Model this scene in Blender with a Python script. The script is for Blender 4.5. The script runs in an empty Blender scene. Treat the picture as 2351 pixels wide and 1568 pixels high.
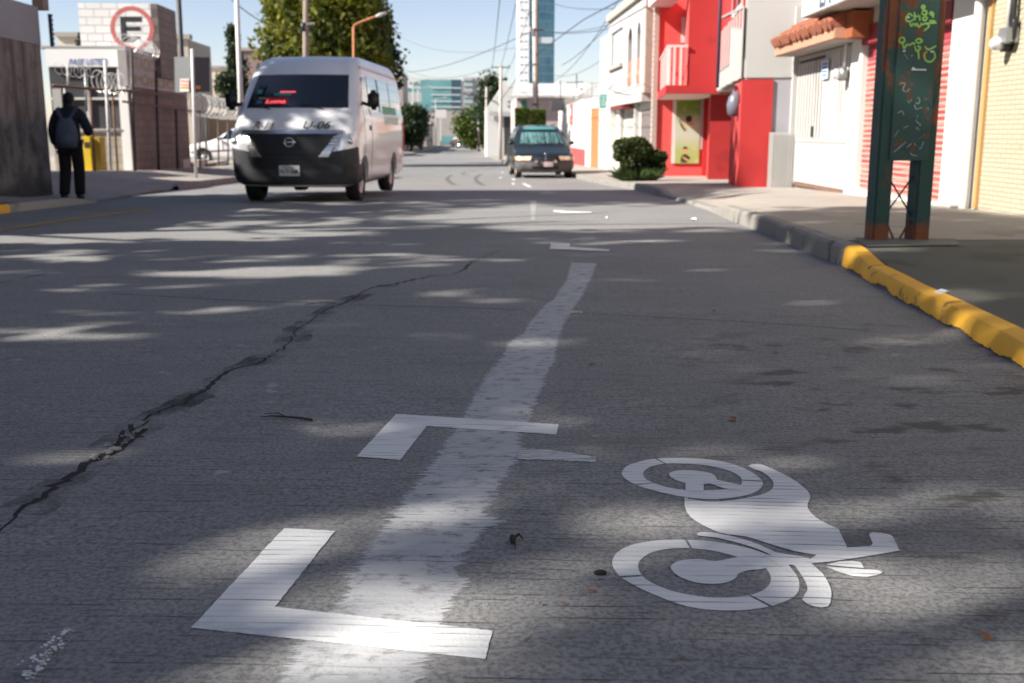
import bpy, bmesh, math, random
import numpy as np
from mathutils import Vector, Matrix, noise
from mathutils.geometry import tessellate_polygon
rnd = random.Random(7)
rng = np.random.default_rng(11)
R = math.radians
sc = bpy.context.scene
COL = sc.collection

# ------------------------------------------------------------------ camera
FPX, CX, CY, HY, VX, HC = 2400.0, 1175.5, 784.0, 304.0, 1070.0, 0.80   # measured on a 2351 px wide copy
PITCH = math.atan((CY-HY)/FPX)
YAW = math.atan((CX-VX)/(FPX/math.cos(PITCH)))
cam_d = bpy.data.cameras.new("camera"); cam = bpy.data.objects.new("camera", cam_d); COL.objects.link(cam)
cam.location = (0, 0, HC); cam.rotation_euler = (math.pi/2-PITCH, 0, -YAW)
cam_d.sensor_width = 36; cam_d.lens = 36*FPX/2351; cam_d.clip_start = .05; cam_d.clip_end = 6000
cam_d.dof.use_dof = True; cam_d.dof.focus_distance = 2.4; cam_d.dof.aperture_fstop = 5.6
sc.camera = cam
# ------------------------------------------------------------------ sky and sun
SUN = Vector((-1.0, -.30, .76)).normalized()            # towards the sun
EL = math.asin(SUN.z); AZ = math.atan2(SUN.x, SUN.y)
w = bpy.data.worlds.new("World"); sc.world = w; w.use_nodes = True
nt = w.node_tree; nt.nodes.clear()
sky = nt.nodes.new("ShaderNodeTexSky"); sky.sky_type = 'NISHITA'; sky.sun_disc = False
sky.sun_elevation = EL; sky.sun_rotation = AZ; sky.altitude = 2100; sky.air_density = 1.0; sky.dust_density = 2.4; sky.ozone_density = 2.5
bg = nt.nodes.new("ShaderNodeBackground"); bg.inputs[1].default_value = .076
wo = nt.nodes.new("ShaderNodeOutputWorld"); hs = nt.nodes.new('ShaderNodeHueSaturation'); hs.inputs['Saturation'].default_value = .97; nt.links.new(sky.outputs[0], hs.inputs['Color']); tn = nt.nodes.new('ShaderNodeMix'); tn.data_type = 'RGBA'; tn.blend_type = 'MULTIPLY'; tn.inputs[0].default_value = 1; tn.inputs[7].default_value = (1.16, .965, .875, 1); nt.links.new(hs.outputs[0], tn.inputs[6]); nt.links.new(tn.outputs[2], bg.inputs[0]); nt.links.new(bg.outputs[0], wo.inputs[0])
sl = bpy.data.lights.new("sun", 'SUN'); sl.energy = 5.0; sl.angle = R(.75); sl.color = (1, .94, .85)
so = bpy.data.objects.new("sun", sl); COL.objects.link(so); so.rotation_euler = SUN.to_track_quat('Z', 'Y').to_euler()
sc.view_settings.view_transform = 'Standard'; sc.view_settings.look = 'None'; sc.view_settings.exposure = 1.26; sc.view_settings.gamma = 1
sc.render.engine = 'CYCLES'; sc.cycles.max_bounces = 6; sc.cycles.transparent_max_bounces = 6

# ------------------------------------------------------------------ ground profile and picture measurements
_hy = np.array([-30, 0, 6, 12, 17, 25, 35, 50, 70, 120, 184, 300, 600, 4000.])
_hh = np.array([.66, .80, .87, .98, 1.09, 1.27, 1.49, 1.69, 1.90, 2.35, 2.84, 3.6, 4.4, 4.4])
def gz(y):
    a = 0
    for o, k in ((-2, 1), (-1, 2), (0, 2), (1, 2), (2, 1)): a += k*np.interp(y+o, _hy, _hh)
    return HC - a/8.0
_F = Vector((math.sin(YAW)*math.cos(PITCH), math.cos(YAW)*math.cos(PITCH), -math.sin(PITCH)))
_R = Vector((math.cos(YAW), -math.sin(YAW), 0)); _U = _R.cross(_F)
C0 = Vector((0, 0, HC))
def ray(px, py): return _F+_R*((px-CX)/FPX)+_U*((CY-py)/FPX)
def G(px, py, dz=0.0):
    d = ray(px, py); lo, hi = .3, 2000.0
    for _ in range(60):
        m = (lo+hi)/2; P = C0+d*m
        if P.z > gz(P.y)+dz: lo = m
        else: hi = m
    return C0+d*lo
def FY(px, py, Y): d = ray(px, py); return C0+d*(Y/d.y)
def FX(px, py, X): d = ray(px, py); return C0+d*(X/d.x)
def LX(px, Y): return FY(px, HY, Y).x
def YX(px, X): return FX(px, HY, X).y
def proj(P):
    v = Vector(P)-C0; q = v.dot(_F)
    return (CX+FPX*v.dot(_R)/q, CY-FPX*v.dot(_U)/q) if q > .05 else None
class Fr:                                   # a facade frame: x into the right, y along the street, turned clockwise by ang
    def __init__(s, x, y, ang=0): s.o = Vector((x, y, 0)); s.a = R(ang); s.ex = Vector((math.cos(s.a), -math.sin(s.a), 0)); s.ey = Vector((math.sin(s.a), math.cos(s.a), 0))
    def W(s, x, y, z): return s.o+s.ex*x+s.ey*y+Vector((0, 0, z))
    def X(s, px, py, x=0):                  # (y, z) where the sight line meets the plane x
        d = ray(px, py); n = s.ex; t = (s.o+n*x-C0).dot(n)/d.dot(n); P = C0+d*t; return (P-s.o).dot(s.ey), P.z
    def Y(s, px, py, y=0):
        d = ray(px, py); n = s.ey; t = (s.o+n*y-C0).dot(n)/d.dot(n); P = C0+d*t; return (P-s.o).dot(s.ex), P.z

# ------------------------------------------------------------------ materials
class NT:
    def __init__(s, name):
        s.m = bpy.data.materials.new(name); s.m.use_nodes = True; s.t = s.m.node_tree; s.t.nodes.clear()
        s.b = s.n("ShaderNodeBsdfPrincipled"); o = s.n("ShaderNodeOutputMaterial"); s.l(s.b.outputs[0], o.inputs[0])
        s.co = s.n("ShaderNodeTexCoord").outputs['Object']
    def n(s, k): return s.t.nodes.new(k)
    def l(s, a, b): s.t.links.new(a, b)
    def put(s, v, sock):
        if hasattr(v, 'is_linked') or hasattr(v, 'links'): s.l(v, sock)
        else: sock.default_value = v
    def noise(s, scale, det=4, rough=.55, co=None, dist=0):
        t = s.n("ShaderNodeTexNoise"); t.inputs['Scale'].default_value = scale; t.inputs['Detail'].default_value = det; t.inputs['Roughness'].default_value = rough; t.inputs['Distortion'].default_value = dist
        s.l(co or s.co, t.inputs['Vector']); return t.outputs['Fac']
    def voro(s, scale, co=None, out='Distance'):
        t = s.n("ShaderNodeTexVoronoi"); t.inputs['Scale'].default_value = scale; s.l(co or s.co, t.inputs['Vector']); return t.outputs[out]
    def math(s, op, a, b=0.0, c=None, clamp=False):
        t = s.n("ShaderNodeMath"); t.operation = op; t.use_clamp = clamp; s.put(a, t.inputs[0]); s.put(b, t.inputs[1])
        if c is not None: s.put(c, t.inputs[2])
        return t.outputs[0]
    def step(s, v, a, b):                   # smooth 0..1 between a and b
        t = s.n("ShaderNodeMapRange"); t.interpolation_type = 'SMOOTHSTEP'; s.put(v, t.inputs[0]); t.inputs[1].default_value = a; t.inputs[2].default_value = b; return t.outputs[0]
    def mix(s, f, a, b, mode='MIX'):
        t = s.n("ShaderNodeMix"); t.data_type = 'RGBA'; t.blend_type = mode; s.put(f, t.inputs[0])
        for v, i in ((a, 6), (b, 7)): s.put((*v, 1) if isinstance(v, tuple) and len(v) == 3 else v, t.inputs[i])
        return t.outputs[2]
    def map(s, sc=(1, 1, 1), rot=(0, 0, 0), loc=(0, 0, 0)):
        t = s.n("ShaderNodeMapping"); s.l(s.co, t.inputs[0]); t.inputs[1].default_value = loc; t.inputs[2].default_value = rot; t.inputs[3].default_value = sc; return t.outputs[0]
    def xyz(s, co=None): t = s.n("ShaderNodeSeparateXYZ"); s.l(co or s.co, t.inputs[0]); return t.outputs
    def bump(s, h, st=.3, d=.01): t = s.n("ShaderNodeBump"); t.inputs['Strength'].default_value = st; t.inputs['Distance'].default_value = d; s.l(h, t.inputs['Height']); s.l(t.outputs[0], s.b.inputs['Normal'])
    def fin(s, col, rough=.8, metal=0, spec=.5, coat=0):
        s.put((*col, 1) if isinstance(col, tuple) and len(col) == 3 else col, s.b.inputs['Base Color']); s.put(rough, s.b.inputs['Roughness']); s.put(metal, s.b.inputs['Metallic'])
        s.b.inputs['Specular IOR Level'].default_value = spec; s.b.inputs['Coat Weight'].default_value = coat; s.b.inputs['Coat Roughness'].default_value = .05
        return s.m
def mul(c, k): return tuple(min(1, x*k) for x in c)
def mat(name, col, rough=.8, var=.18, scale=2.5, bump=.15, bscale=60, metal=0, spec=.4, coat=0, spots=None, streak=None, bd=.004):
    q = NT(name); c = q.mix(q.noise(scale, 5), mul(col, 1-var), mul(col, 1+var))
    if spots:                               # (colour, scale, threshold, softness)
        c = q.mix(q.step(q.noise(spots[1], 5, .6), spots[2], spots[2]+spots[3]), c, spots[0])
    if streak:                              # (colour, threshold, strength): rain streaks
        f = q.step(q.noise(1, 4, .6, q.map((3.2, 3.2, .28))), streak[1], streak[1]+.2)
        c = q.mix(q.math('MULTIPLY', f, streak[2]), c, streak[0])
    if bump: q.bump(q.noise(bscale, 3), bump, bd)
    return q.fin(c, rough, metal, spec, coat)
GA = R(5.0)                                 # the broom grooves run across the lane, turned by this much
def groove(q):
    X, Y, Z = q.xyz()
    v = q.math('ADD', q.math('MULTIPLY', X, math.sin(GA)), q.math('MULTIPLY', Y, math.cos(GA)))
    v = q.math('ADD', v, q.math('MULTIPLY', q.noise(1.4, 2), .05))
    s = q.math('SINE', q.math('MULTIPLY', v, 2*math.pi/.0235))
    line = q.step(s, .72, .98)
    mask = q.step(q.noise(1, 5, .65, q.map((3.4, 30, 1), (0, 0, GA))), .47, .66)
    return s, q.math('MULTIPLY', line, mask)
def road_mat():
    q = NT("concrete_road")
    c = q.mix(q.noise(.55, 5), (.162, .161, .161), (.322, .318, .312))
    c = q.mix(q.step(q.noise(1.3, 4, .6, q.map((.5, 2.2, 1))), .5, .75), c, (.205, .202, .197))
    c = q.mix(q.math('MULTIPLY', q.step(q.noise(95, 3, .7), .40, .66), .8), c, (.092, .091, .090))
    c = q.mix(q.math('MULTIPLY', q.step(q.noise(38, 4, .75), .52, .72), .5), c, (.11, .105, .098))
    c = q.mix(q.math('MULTIPLY', q.step(q.noise(6, 5, .7, q.map((.6, 1.7, 1))), .5, .72), .45), c, (.125, .12, .112))
    c = q.mix(q.math('MULTIPLY', q.step(q.noise(260, 2), .62, .75), .6), c, (.36, .35, .33))
    pits = q.step(q.voro(22), .16, .05); pits = q.math('MULTIPLY', pits, q.step(q.noise(3, 2), .5, .66))
    c = q.mix(q.math('MULTIPLY', pits, .75), c, (.05, .047, .045))
    s, gl = groove(q); X, Y, Z = q.xyz()
    near = q.step(Y, 6.5, 3.0); gl = q.math('MULTIPLY', gl, near)
    c = q.mix(q.math('MULTIPLY', gl, .88), c, (.03, .029, .028))
    # oil drips where bikes park
    st = q.step(q.noise(1, 4, .55, q.map((4.2, 6.5, 1))), .545, .65)
    reg = q.math('MULTIPLY', q.step(X, .55, 1.15), q.math('MULTIPLY', q.step(Y, 5.6, 3.4), q.step(X, 3.4, 2.4)))
    c = q.mix(q.math('MULTIPLY', q.math('MULTIPLY', st, reg), .8), c, (.045, .042, .038))
    light = q.step(q.noise(7, 2), .70, .74); c = q.mix(q.math('MULTIPLY', light, q.math('MULTIPLY', near, .5)), c, (.42, .41, .39))
    h = q.math('ADD', q.math('MULTIPLY', q.noise(120, 4, .7), .9), q.math('MULTIPLY', s, q.math('MULTIPLY', q.noise(2, 2), .10)))
    h = q.math('SUBTRACT', h, q.math('ADD', gl, pits)); q.bump(h, .55, .0045)
    return q.fin(c, .78, 0, .35)
def paint_mat(name, col, wear, streaky=0.0):
    q = NT(name); c = q.mix(q.noise(2.5, 4), mul(col, .93), mul(col, 1.06)); c = q.mix(q.math('MULTIPLY', q.noise(60, 4, .7), .25), c, mul(col, .72))
    s, gl = groove(q); c = q.mix(q.math('MULTIPLY', q.step(s, .3, 1.0), .22), c, mul(col, .6))
    bare = q.math('MULTIPLY', gl, min(1, .35+wear))
    f = q.step(q.noise(55, 5, .75, q.map((.7, 1.9, 1), (0, 0, GA))), .74-.20*wear, .84-.2*wear); bare = q.math('MAXIMUM', bare, q.math('MULTIPLY', f, .8))
    f2 = q.math('MULTIPLY', q.step(q.noise(1, 5, .65, q.map((4, 7, 1), (0, 0, GA))), .60-.10*wear, .80-.08*wear), .25+.6*wear); bare = q.math('MAXIMUM', bare, f2)
    if streaky:
        f3 = q.step(q.noise(1, 4, .7, q.map((3.2, 95, 1), (0, 0, GA))), .47, .66); bare = q.math('MAXIMUM', bare, q.math('MULTIPLY', f3, streaky))
    q.l(q.math('SUBTRACT', 1, bare, clamp=True), q.b.inputs['Alpha'])
    h = q.math('ADD', q.math('MULTIPLY', q.noise(140, 3), .6), q.math('MULTIPLY', s, q.math('MULTIPLY', q.step(q.noise(3, 3), .35, .7), .2))); q.bump(h, .6, .004)
    return q.fin(c, .7, 0, .4)
def leaf_mat(name, dark, light, scale=1.2, trans=.25):
    q = NT(name); c = q.mix(q.step(q.noise(scale, 4), .36, .66), dark, light); c = q.mix(q.math('MULTIPLY', q.noise(9, 2), .6), c, mul(dark, .8))
    q.fin(c, .55, 0, .3); q.b.inputs['Subsurface Weight'].default_value = 0
    o = [n for n in q.t.nodes if n.bl_idname == "ShaderNodeOutputMaterial"][0]
    tr = q.n("ShaderNodeBsdfTranslucent"); q.l(q.mix(.5, c, light), tr.inputs[0]); mx = q.n("ShaderNodeMixShader"); mx.inputs[0].default_value = trans
    q.l(q.b.outputs[0], mx.inputs[1]); q.l(tr.outputs[0], mx.inputs[2]); q.l(mx.outputs[0], o.inputs[0]); return q.m
def block_mat(name, col, joint, w, h, jw=.012, axis='XZ', stain=None, var=.2, off=.5, bump=.5):
    q = NT(name); X, Y, Z = q.xyz(); u = X if axis[0] == 'X' else Y
    cb = q.n("ShaderNodeCombineXYZ"); q.l(u, cb.inputs[0]); q.l(Z, cb.inputs[1])
    b = q.n("ShaderNodeTexBrick"); q.l(cb.outputs[0], b.inputs['Vector']); b.offset = off
    b.inputs['Scale'].default_value = 1; b.inputs['Brick Width'].default_value = w; b.inputs['Row Height'].default_value = h; b.inputs['Mortar Size'].default_value = jw; b.inputs['Mortar Smooth'].default_value = .2; b.inputs['Bias'].default_value = 0
    b.inputs['Color1'].default_value = (*mul(col, 1-var), 1); b.inputs['Color2'].default_value = (*mul(col, 1+var), 1); b.inputs['Mortar'].default_value = (*joint, 1)
    c = b.outputs['Color']
    if stain: c = q.mix(q.math('MULTIPLY', q.step(q.noise(2.2, 5, .65), stain[1], stain[1]+.18), stain[2]), c, stain[0])
    c = q.mix(q.math('MULTIPLY', q.noise(30, 3), .3), c, mul(col, .7))
    hgt = q.math('SUBTRACT', q.math('MULTIPLY', q.noise(40, 3), .5), b.outputs['Fac']); q.bump(hgt, bump, .012)
    return q.fin(c, .9, 0, .2)
M = {}
M['road'] = road_mat()
M['paint'] = paint_mat("white_road_paint", (.66, .66, .655), .36)
M['oldpaint'] = paint_mat("worn_grey_road_paint", (.60, .61, .62), .45, .38)
M['fadepaint'] = paint_mat("faded_road_paint", (.55, .55, .54), .9, .7)
M['yellowline'] = paint_mat("faded_yellow_line", (.46, .26, .05), .6)
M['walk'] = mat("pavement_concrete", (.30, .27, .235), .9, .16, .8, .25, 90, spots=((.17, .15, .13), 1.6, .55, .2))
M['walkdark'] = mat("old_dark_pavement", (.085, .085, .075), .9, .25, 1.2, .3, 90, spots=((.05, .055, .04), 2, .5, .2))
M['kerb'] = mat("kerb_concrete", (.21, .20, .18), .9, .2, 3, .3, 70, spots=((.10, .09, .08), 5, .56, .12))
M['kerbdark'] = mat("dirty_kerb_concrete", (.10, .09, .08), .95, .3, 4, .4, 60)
M['kerbyellow'] = mat("yellow_kerb_paint", (.72, .37, .03), .75, .15, 3, .35, 80, spots=((.22, .15, .05), 5.2, .62, .08))
M['soil'] = mat("dry_ground", (.22, .2, .17), .95, .2, .3, 0)
q = NT('faint_tyre_rubber'); q.b.inputs['Alpha'].default_value = .3; M['tyremark'] = q.fin((.06, .06, .06), .8)
M['crack'] = mat("crack_dirt", (.018, .017, .016), 1, .4, 9, .5, 60)
M['stone'] = mat("broken_concrete", (.24, .225, .20), .9, .2, 20, .3, 90)
M['white'] = mat("white_wall_paint", (.58, .57, .545), .85, .04, 1.5, .15, 40, spots=((.55, .53, .49), 2.4, .66, .12), streak=((.5, .48, .45), .66, .35))
M['white2'] = mat("white_stucco", (.40, .395, .385), .9, .06, 1.1, .3, 55, spots=((.34, .34, .33), 1.3, .60, .10))
M['whitemetal'] = mat("white_painted_sheet", (.40, .39, .375), .6, .08, 2, .1, 30, spots=((.5, .45, .4), 3, .66, .1), streak=((.34, .30, .27), .6, .5))
M['cream'] = mat("cream_wall", (.62, .56, .44), .9, .08, .8, .15, 30)
M['red'] = mat("red_wall_paint", (.40, .024, .024), .8, .14, 1.3, .2, 40, spots=((.30, .018, .02), 1.4, .56, .2))
M['redlit'] = mat("sunlit_red_paint", (.60, .085, .08), .8, .08, 1.3, .2, 40)  # the same red wall, with sunlight put into a lighter colour
M['darkred'] = mat("oxide_red_steel", (.20, .02, .025), .6, .2, 3, .1, 40)
M['terra'] = mat("terracotta", (.30, .105, .06), .85, .3, 6, .3, 50, spots=((.10, .07, .05), 9, .58, .1))
M['salmon'] = mat("salmon_fascia", (.44, .23, .15), .85, .1, 3, .2, 40, streak=((.35, .2, .13), .58, .5))
M['orange'] = mat("burnt_orange_wall", (.26, .075, .03), .85, .1, 2, .2, 40)
M['orangedoor'] = mat("orange_wooden_door", (.42, .15, .055), .6, .15, 3, .1, 30)
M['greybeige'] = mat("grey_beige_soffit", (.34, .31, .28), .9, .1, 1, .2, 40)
M['roughstucco'] = mat("rough_brown_stucco", (.36, .30, .25), .95, .2, 4, .6, 30, bd=.02)
M['steel'] = mat("galvanised_steel", (.27, .275, .28), .45, .08, 4, .05, 30, metal=.6)
M['steelgrey'] = mat("grey_painted_pole", (.55, .55, .54), .6, .08, 1, .05, 30)
M['darksteel'] = mat("dark_painted_steel", (.045, .043, .045), .6, .3, 5, .1, 40)
M['ruststeel'] = mat("rusted_steel", (.16, .09, .065), .85, .35, 7, .3, 60)
M['wood'] = mat("weathered_pole_wood", (.23, .18, .15), .9, .25, 2, .4, 30, streak=((.1, .08, .07), .52, .6))
M['concpole'] = mat("concrete_pole", (.46, .41, .37), .9, .12, 2, .2, 50)
M['wire'] = mat("black_cable", (.03, .03, .035), .6, 0, 1, 0)
M['razor'] = mat("razor_wire_steel", (.62, .61, .58), .4, .15, 6, 0, metal=.5)
M['black'] = mat("black_plastic", (.016, .016, .018), .45, .2, 3, .06, 40)
M['rubber'] = mat("tyre_rubber", (.022, .021, .021), .85, .25, 8, .2, 70)
M['rim'] = mat("silver_wheel", (.42, .42, .43), .4, .1, 4, .05, 30, metal=.5)
M['rimgold'] = mat("gold_tinted_wheel", (.50, .40, .28), .45, .15, 5, .05, 30, metal=.3)
M['chrome'] = mat("satin_chrome", (.62, .62, .63), .22, .05, 3, 0, metal=.85)
M['vanwhite'] = mat("white_van_paint", (.74, .74, .745), .32, .03, 1.2, 0, coat=.5, spots=((.60, .57, .53), 2, .68, .15))
M['bumper'] = mat("grey_bumper_plastic", (.030, .031, .034), .55, .2, 3, .1, 60)
M['glass'] = mat("dark_tinted_glass", (.010, .013, .022), .06, .2, 2, 0, spec=.7)
M['sideglass'] = mat("blue_tinted_glass", (.02, .035, .05), .04, .1, 2, 0, spec=1.0, coat=1.0)
M['lamp'] = mat("clear_lamp_lens", (.66, .67, .70), .08, .35, 14, .4, 25, metal=.35, coat=.6, bd=.02)
M['lampold'] = mat("yellowed_lamp_lens", (.60, .47, .33), .25, .25, 9, .1, 30, coat=.5)
M['amber'] = mat("amber_lens", (.65, .25, .05), .25, .1, 4, 0, coat=.5)
M['ink'] = mat("black_lettering", (.02, .02, .022), .6, .1, 4, 0)
M['plate'] = mat("number_plate", (.62, .62, .60), .5, .05, 6, 0)
M['green'] = mat("green_graphic", (.04, .36, .22), .5, .15, 5, 0)
M['tealsign'] = mat("teal_green_sign", (.03, .33, .28), .6, .05, 5, 0)
M['bluepaint'] = mat("blue_lettering", (.07, .13, .36), .8, .2, 6, 0)
M['redpaint'] = mat("faded_red_paint", (.48, .13, .12), .9, .25, 5, 0, spots=((.62, .42, .38), 4, .55, .2))
M['blackpaint'] = mat("faded_black_paint", (.03, .033, .035), .9, .3, 5, 0, spots=((.2, .2, .19), 6, .62, .15))
M['beigepaint'] = mat("beige_lettering", (.30, .24, .14), .9, .2, 6, 0)
M['signwall'] = mat("dusty_pale_sign_panel", (.36, .34, .33), .9, .15, 2, .2, 40)
M['yellow'] = mat("yellow_painted_steel", (.72, .50, .02), .6, .1, 3, .05, 30)
M['navy'] = mat("navy_jacket_cloth", (.013, .017, .030), .9, .3, 12, .4, 60)
M['trouser'] = mat("black_trouser_cloth", (.009, .009, .011), .95, .3, 12, .4, 60)
M['pack'] = mat("slate_backpack_cloth", (.07, .085, .125), .85, .2, 12, .3, 90)
M['skin'] = mat("skin", (.30, .16, .11), .6, .1, 10, .1, 60)
M['hair'] = mat("black_hair", (.008, .007, .007), .7, .3, 40, .3, 80)
M['bark'] = mat("bark", (.12, .085, .06), .95, .3, 8, .6, 30, bd=.02)
M['leafA'] = leaf_mat("street_tree_leaves", (.02, .035, .008), (.06, .095, .018))
M['leafBig'] = leaf_mat("yellow_green_leaves", (.026, .048, .008), (.27, .27, .026), .8)
M['leafDark'] = leaf_mat("dark_conifer_leaves", (.012, .024, .014), (.035, .055, .025), 1.5)
M['leafCyp'] = leaf_mat("cypress_leaves", (.014, .030, .012), (.05, .075, .022), 1.6)
M['leafBush'] = leaf_mat("clipped_shrub_leaves", (.022, .040, .012), (.085, .105, .022), 4)
M['leafHedge'] = leaf_mat("hedge_leaves", (.04, .075, .012), (.13, .17, .03), 2.5)
M['grass'] = leaf_mat("grass_blades", (.04, .075, .02), (.09, .12, .04), 6)
M['deadleaf'] = mat("dry_leaf", (.22, .085, .03), .8, .35, 60, .2, 90)
M['paper'] = mat("white_paper_scrap", (.7, .7, .7), .8, .1, 20, .3, 50)
M['twig'] = mat("dark_twig", (.03, .024, .02), .9, .3, 30, .3, 90)

# ------------------------------------------------------------------ mesh building
WM = {}
class MB:
    def __init__(s): s.v = []; s.f = []; s.mi = []
    def add(s, vs, fs, m=0):
        b = len(s.v); s.v += [Vector(p) for p in vs]; s.f += [tuple(b+i for i in f) for f in fs]; s.mi += [m]*len(fs); return s
    def box(s, x0, x1, y0, y1, z0, z1, m=0, fr=None):
        P = [(x, y, z) for z in (z0, z1) for y in (y0, y1) for x in (x0, x1)]
        if fr: P = [fr.W(*p) for p in P]
        return s.add(P, [(0, 2, 3, 1), (4, 5, 7, 6), (0, 1, 5, 4), (2, 6, 7, 3), (0, 4, 6, 2), (1, 3, 7, 5)], m)
    def hexa(s, P, m=0): return s.add(P, [(0, 2, 3, 1), (4, 5, 7, 6), (0, 1, 5, 4), (2, 6, 7, 3), (0, 4, 6, 2), (1, 3, 7, 5)], m)
    def poly(s, P, m=0): return s.add(P, [tuple(range(len(P)))], m)
    def plate(s, P, n, m=0):                # polygon P given thickness vector n
        k = len(P); n = Vector(n); P = [Vector(p) for p in P]
        tri = tessellate_polygon([P]); Q = P+[p+n for p in P]
        fs = [tuple(t) for t in tri]+[tuple(i+k for i in t[::-1]) for t in tri]+[(i, (i+1) % k, (i+1) % k+k, i+k) for i in range(k)]
        return s.add(Q, fs, m)
    def tube(s, P, r, n=8, m=0, cap=True, up=None):
        P = [Vector(p) for p in P]; k = len(P); rr = r if isinstance(r, (list, tuple)) else [r]*k; vs = []; pu = None
        for i, p in enumerate(P):
            t = (P[min(i+1, k-1)]-P[max(i-1, 0)]).normalized()
            a = (pu-t*pu.dot(t)) if pu else (Vector((0, 0, 1)) if abs(t.z) < .9 else Vector((1, 0, 0))).cross(t)
            a.normalize(); pu = a; b = t.cross(a)
            vs += [p+(a*math.cos(2*math.pi*j/n)+b*math.sin(2*math.pi*j/n))*rr[i] for j in range(n)]
        fs = [(i*n+j, i*n+(j+1) % n, (i+1)*n+(j+1) % n, (i+1)*n+j) for i in range(k-1) for j in range(n)]
        if cap: fs += [tuple(range(n))[::-1], tuple((k-1)*n+j for j in range(n))]
        return s.add(vs, fs, m)
    def sphere(s, c, r, nu=16, nv=10, m=0, rot=None):
        r = Vector(r) if not isinstance(r, (int, float)) else Vector((r, r, r)); c = Vector(c); vs = []
        for i in range(nv+1):
            t = math.pi*i/nv
            for j in range(nu):
                a = 2*math.pi*j/nu; p = Vector((math.sin(t)*math.cos(a)*r.x, math.sin(t)*math.sin(a)*r.y, math.cos(t)*r.z)); vs.append(c+(rot @ p if rot else p))
        return s.add(vs, [(i*nu+j, (i+1)*nu+j, (i+1)*nu+(j+1) % nu, i*nu+(j+1) % nu) for i in range(nv) for j in range(nu)], m)
    def grid(s, fn, nu, nv, m=0):           # fn(i/nu, j/nv)
        vs = [fn(i/nu, j/nv) for j in range(nv+1) for i in range(nu+1)]
        return s.add(vs, [(j*(nu+1)+i, j*(nu+1)+i+1, (j+1)*(nu+1)+i+1, (j+1)*(nu+1)+i) for j in range(nv) for i in range(nu)], m)
    def build(s, name, mats, parent=None, smooth=False, bevel=0, seg=2, fix=False):
        me = bpy.data.meshes.new(name); W = WM[parent.name] if parent else Matrix()
        Wi = W.inverted(); me.from_pydata([Wi @ p for p in s.v], [], s.f)
        for mm in (mats if isinstance(mats, (list, tuple)) else [mats]): me.materials.append(M[mm] if isinstance(mm, str) else mm)
        for p, k in zip(me.polygons, s.mi): p.material_index = k
        if fix or bevel:
            bm = bmesh.new(); bm.from_mesh(me)
            if fix: bmesh.ops.remove_doubles(bm, verts=bm.verts, dist=1e-4)
            bmesh.ops.recalc_face_normals(bm, faces=bm.faces)
            if bevel: bmesh.ops.bevel(bm, geom=[e for e in bm.edges if len(e.link_faces) == 2 and e.calc_face_angle(0) > .5], offset=bevel, segments=seg, affect='EDGES', clamp_overlap=True)
            bm.to_mesh(me); bm.free()
        if smooth:
            for p in me.polygons: p.use_smooth = True
        me.update(); o = bpy.data.objects.new(name, me); COL.objects.link(o)
        if parent: o.parent = parent
        WM[o.name] = W.copy(); return o
def np_mesh(name, V, F, m, parent=None):    # big leaf meshes: V (n,3), F (k,4)
    me = bpy.data.meshes.new(name); W = WM[parent.name] if parent else Matrix(); Wi = np.array(W.inverted())
    V = V @ Wi[:3, :3].T+Wi[:3, 3]
    me.from_pydata(V.tolist(), [], F.tolist()); me.materials.append(M[m]); me.update()
    o = bpy.data.objects.new(name, me); COL.objects.link(o)
    if parent: o.parent = parent
    WM[o.name] = W.copy(); return o
def tag(o, label=None, cat=None, group=None, kind=None):
    if label: o['label'] = label
    if cat: o['category'] = cat
    if group: o['group'] = group
    if kind: o['kind'] = kind
    return o
def thing(name, label, cat, loc, rz=0, group=None):
    o = bpy.data.objects.new(name, None); COL.objects.link(o); o.location = loc; o.rotation_euler = (0, 0, rz); o.empty_display_size = .2
    WM[o.name] = Matrix.Translation(Vector(loc)) @ Matrix.Rotation(rz, 4, 'Z'); return tag(o, label, cat, group)
def struct(o): o['kind'] = 'structure'; return o
def text_mb(mb, s, org, right, up, size, depth=.004, bold=0, shear=0, width=None, m=0, space=1):
    cu = bpy.data.curves.new("lettering", 'FONT'); cu.body = s; cu.size = 1; cu.offset = bold; cu.shear = shear; cu.space_character = space; cu.resolution_u = 3; cu.fill_mode = 'FRONT'
    o = bpy.data.objects.new("lettering", cu); COL.objects.link(o); dg = bpy.context.evaluated_depsgraph_get()
    me = bpy.data.meshes.new_from_object(o.evaluated_get(dg)); bpy.data.objects.remove(o); bpy.data.curves.remove(cu)
    if not me.vertices: return mb
    xs = [v.co.x for v in me.vertices]; x0, x1 = min(xs), max(xs); h = max(v.co.y for v in me.vertices)
    r = Vector(right).normalized(); u = Vector(up).normalized(); n = r.cross(u).normalized()*depth
    kx = width/(x1-x0) if width else size/h; ky = size/h; o0 = Vector(org)
    mb.add([o0+r*((v.co.x-x0)*kx)+u*(v.co.y*ky)+n for v in me.vertices], [tuple(p.vertices) for p in me.polygons], m)
    bpy.data.meshes.remove(me); return mb
def ribbon(mb, P, wd, n, m=0):              # flat stroke along points P, lying on a surface with normal n
    P = [Vector(p) for p in P]; n = Vector(n).normalized(); k = len(P); vs = []
    for i, p in enumerate(P):
        t = (P[min(i+1, k-1)]-P[max(i-1, 0)]).normalized(); a = t.cross(n)*(wd/2*(.7+.3*math.sin(math.pi*i/max(1, k-1)))); vs += [p-a, p+a]
    return mb.add(vs, [(2*i, 2*i+1, 2*i+3, 2*i+2) for i in range(k-1)], m)
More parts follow.
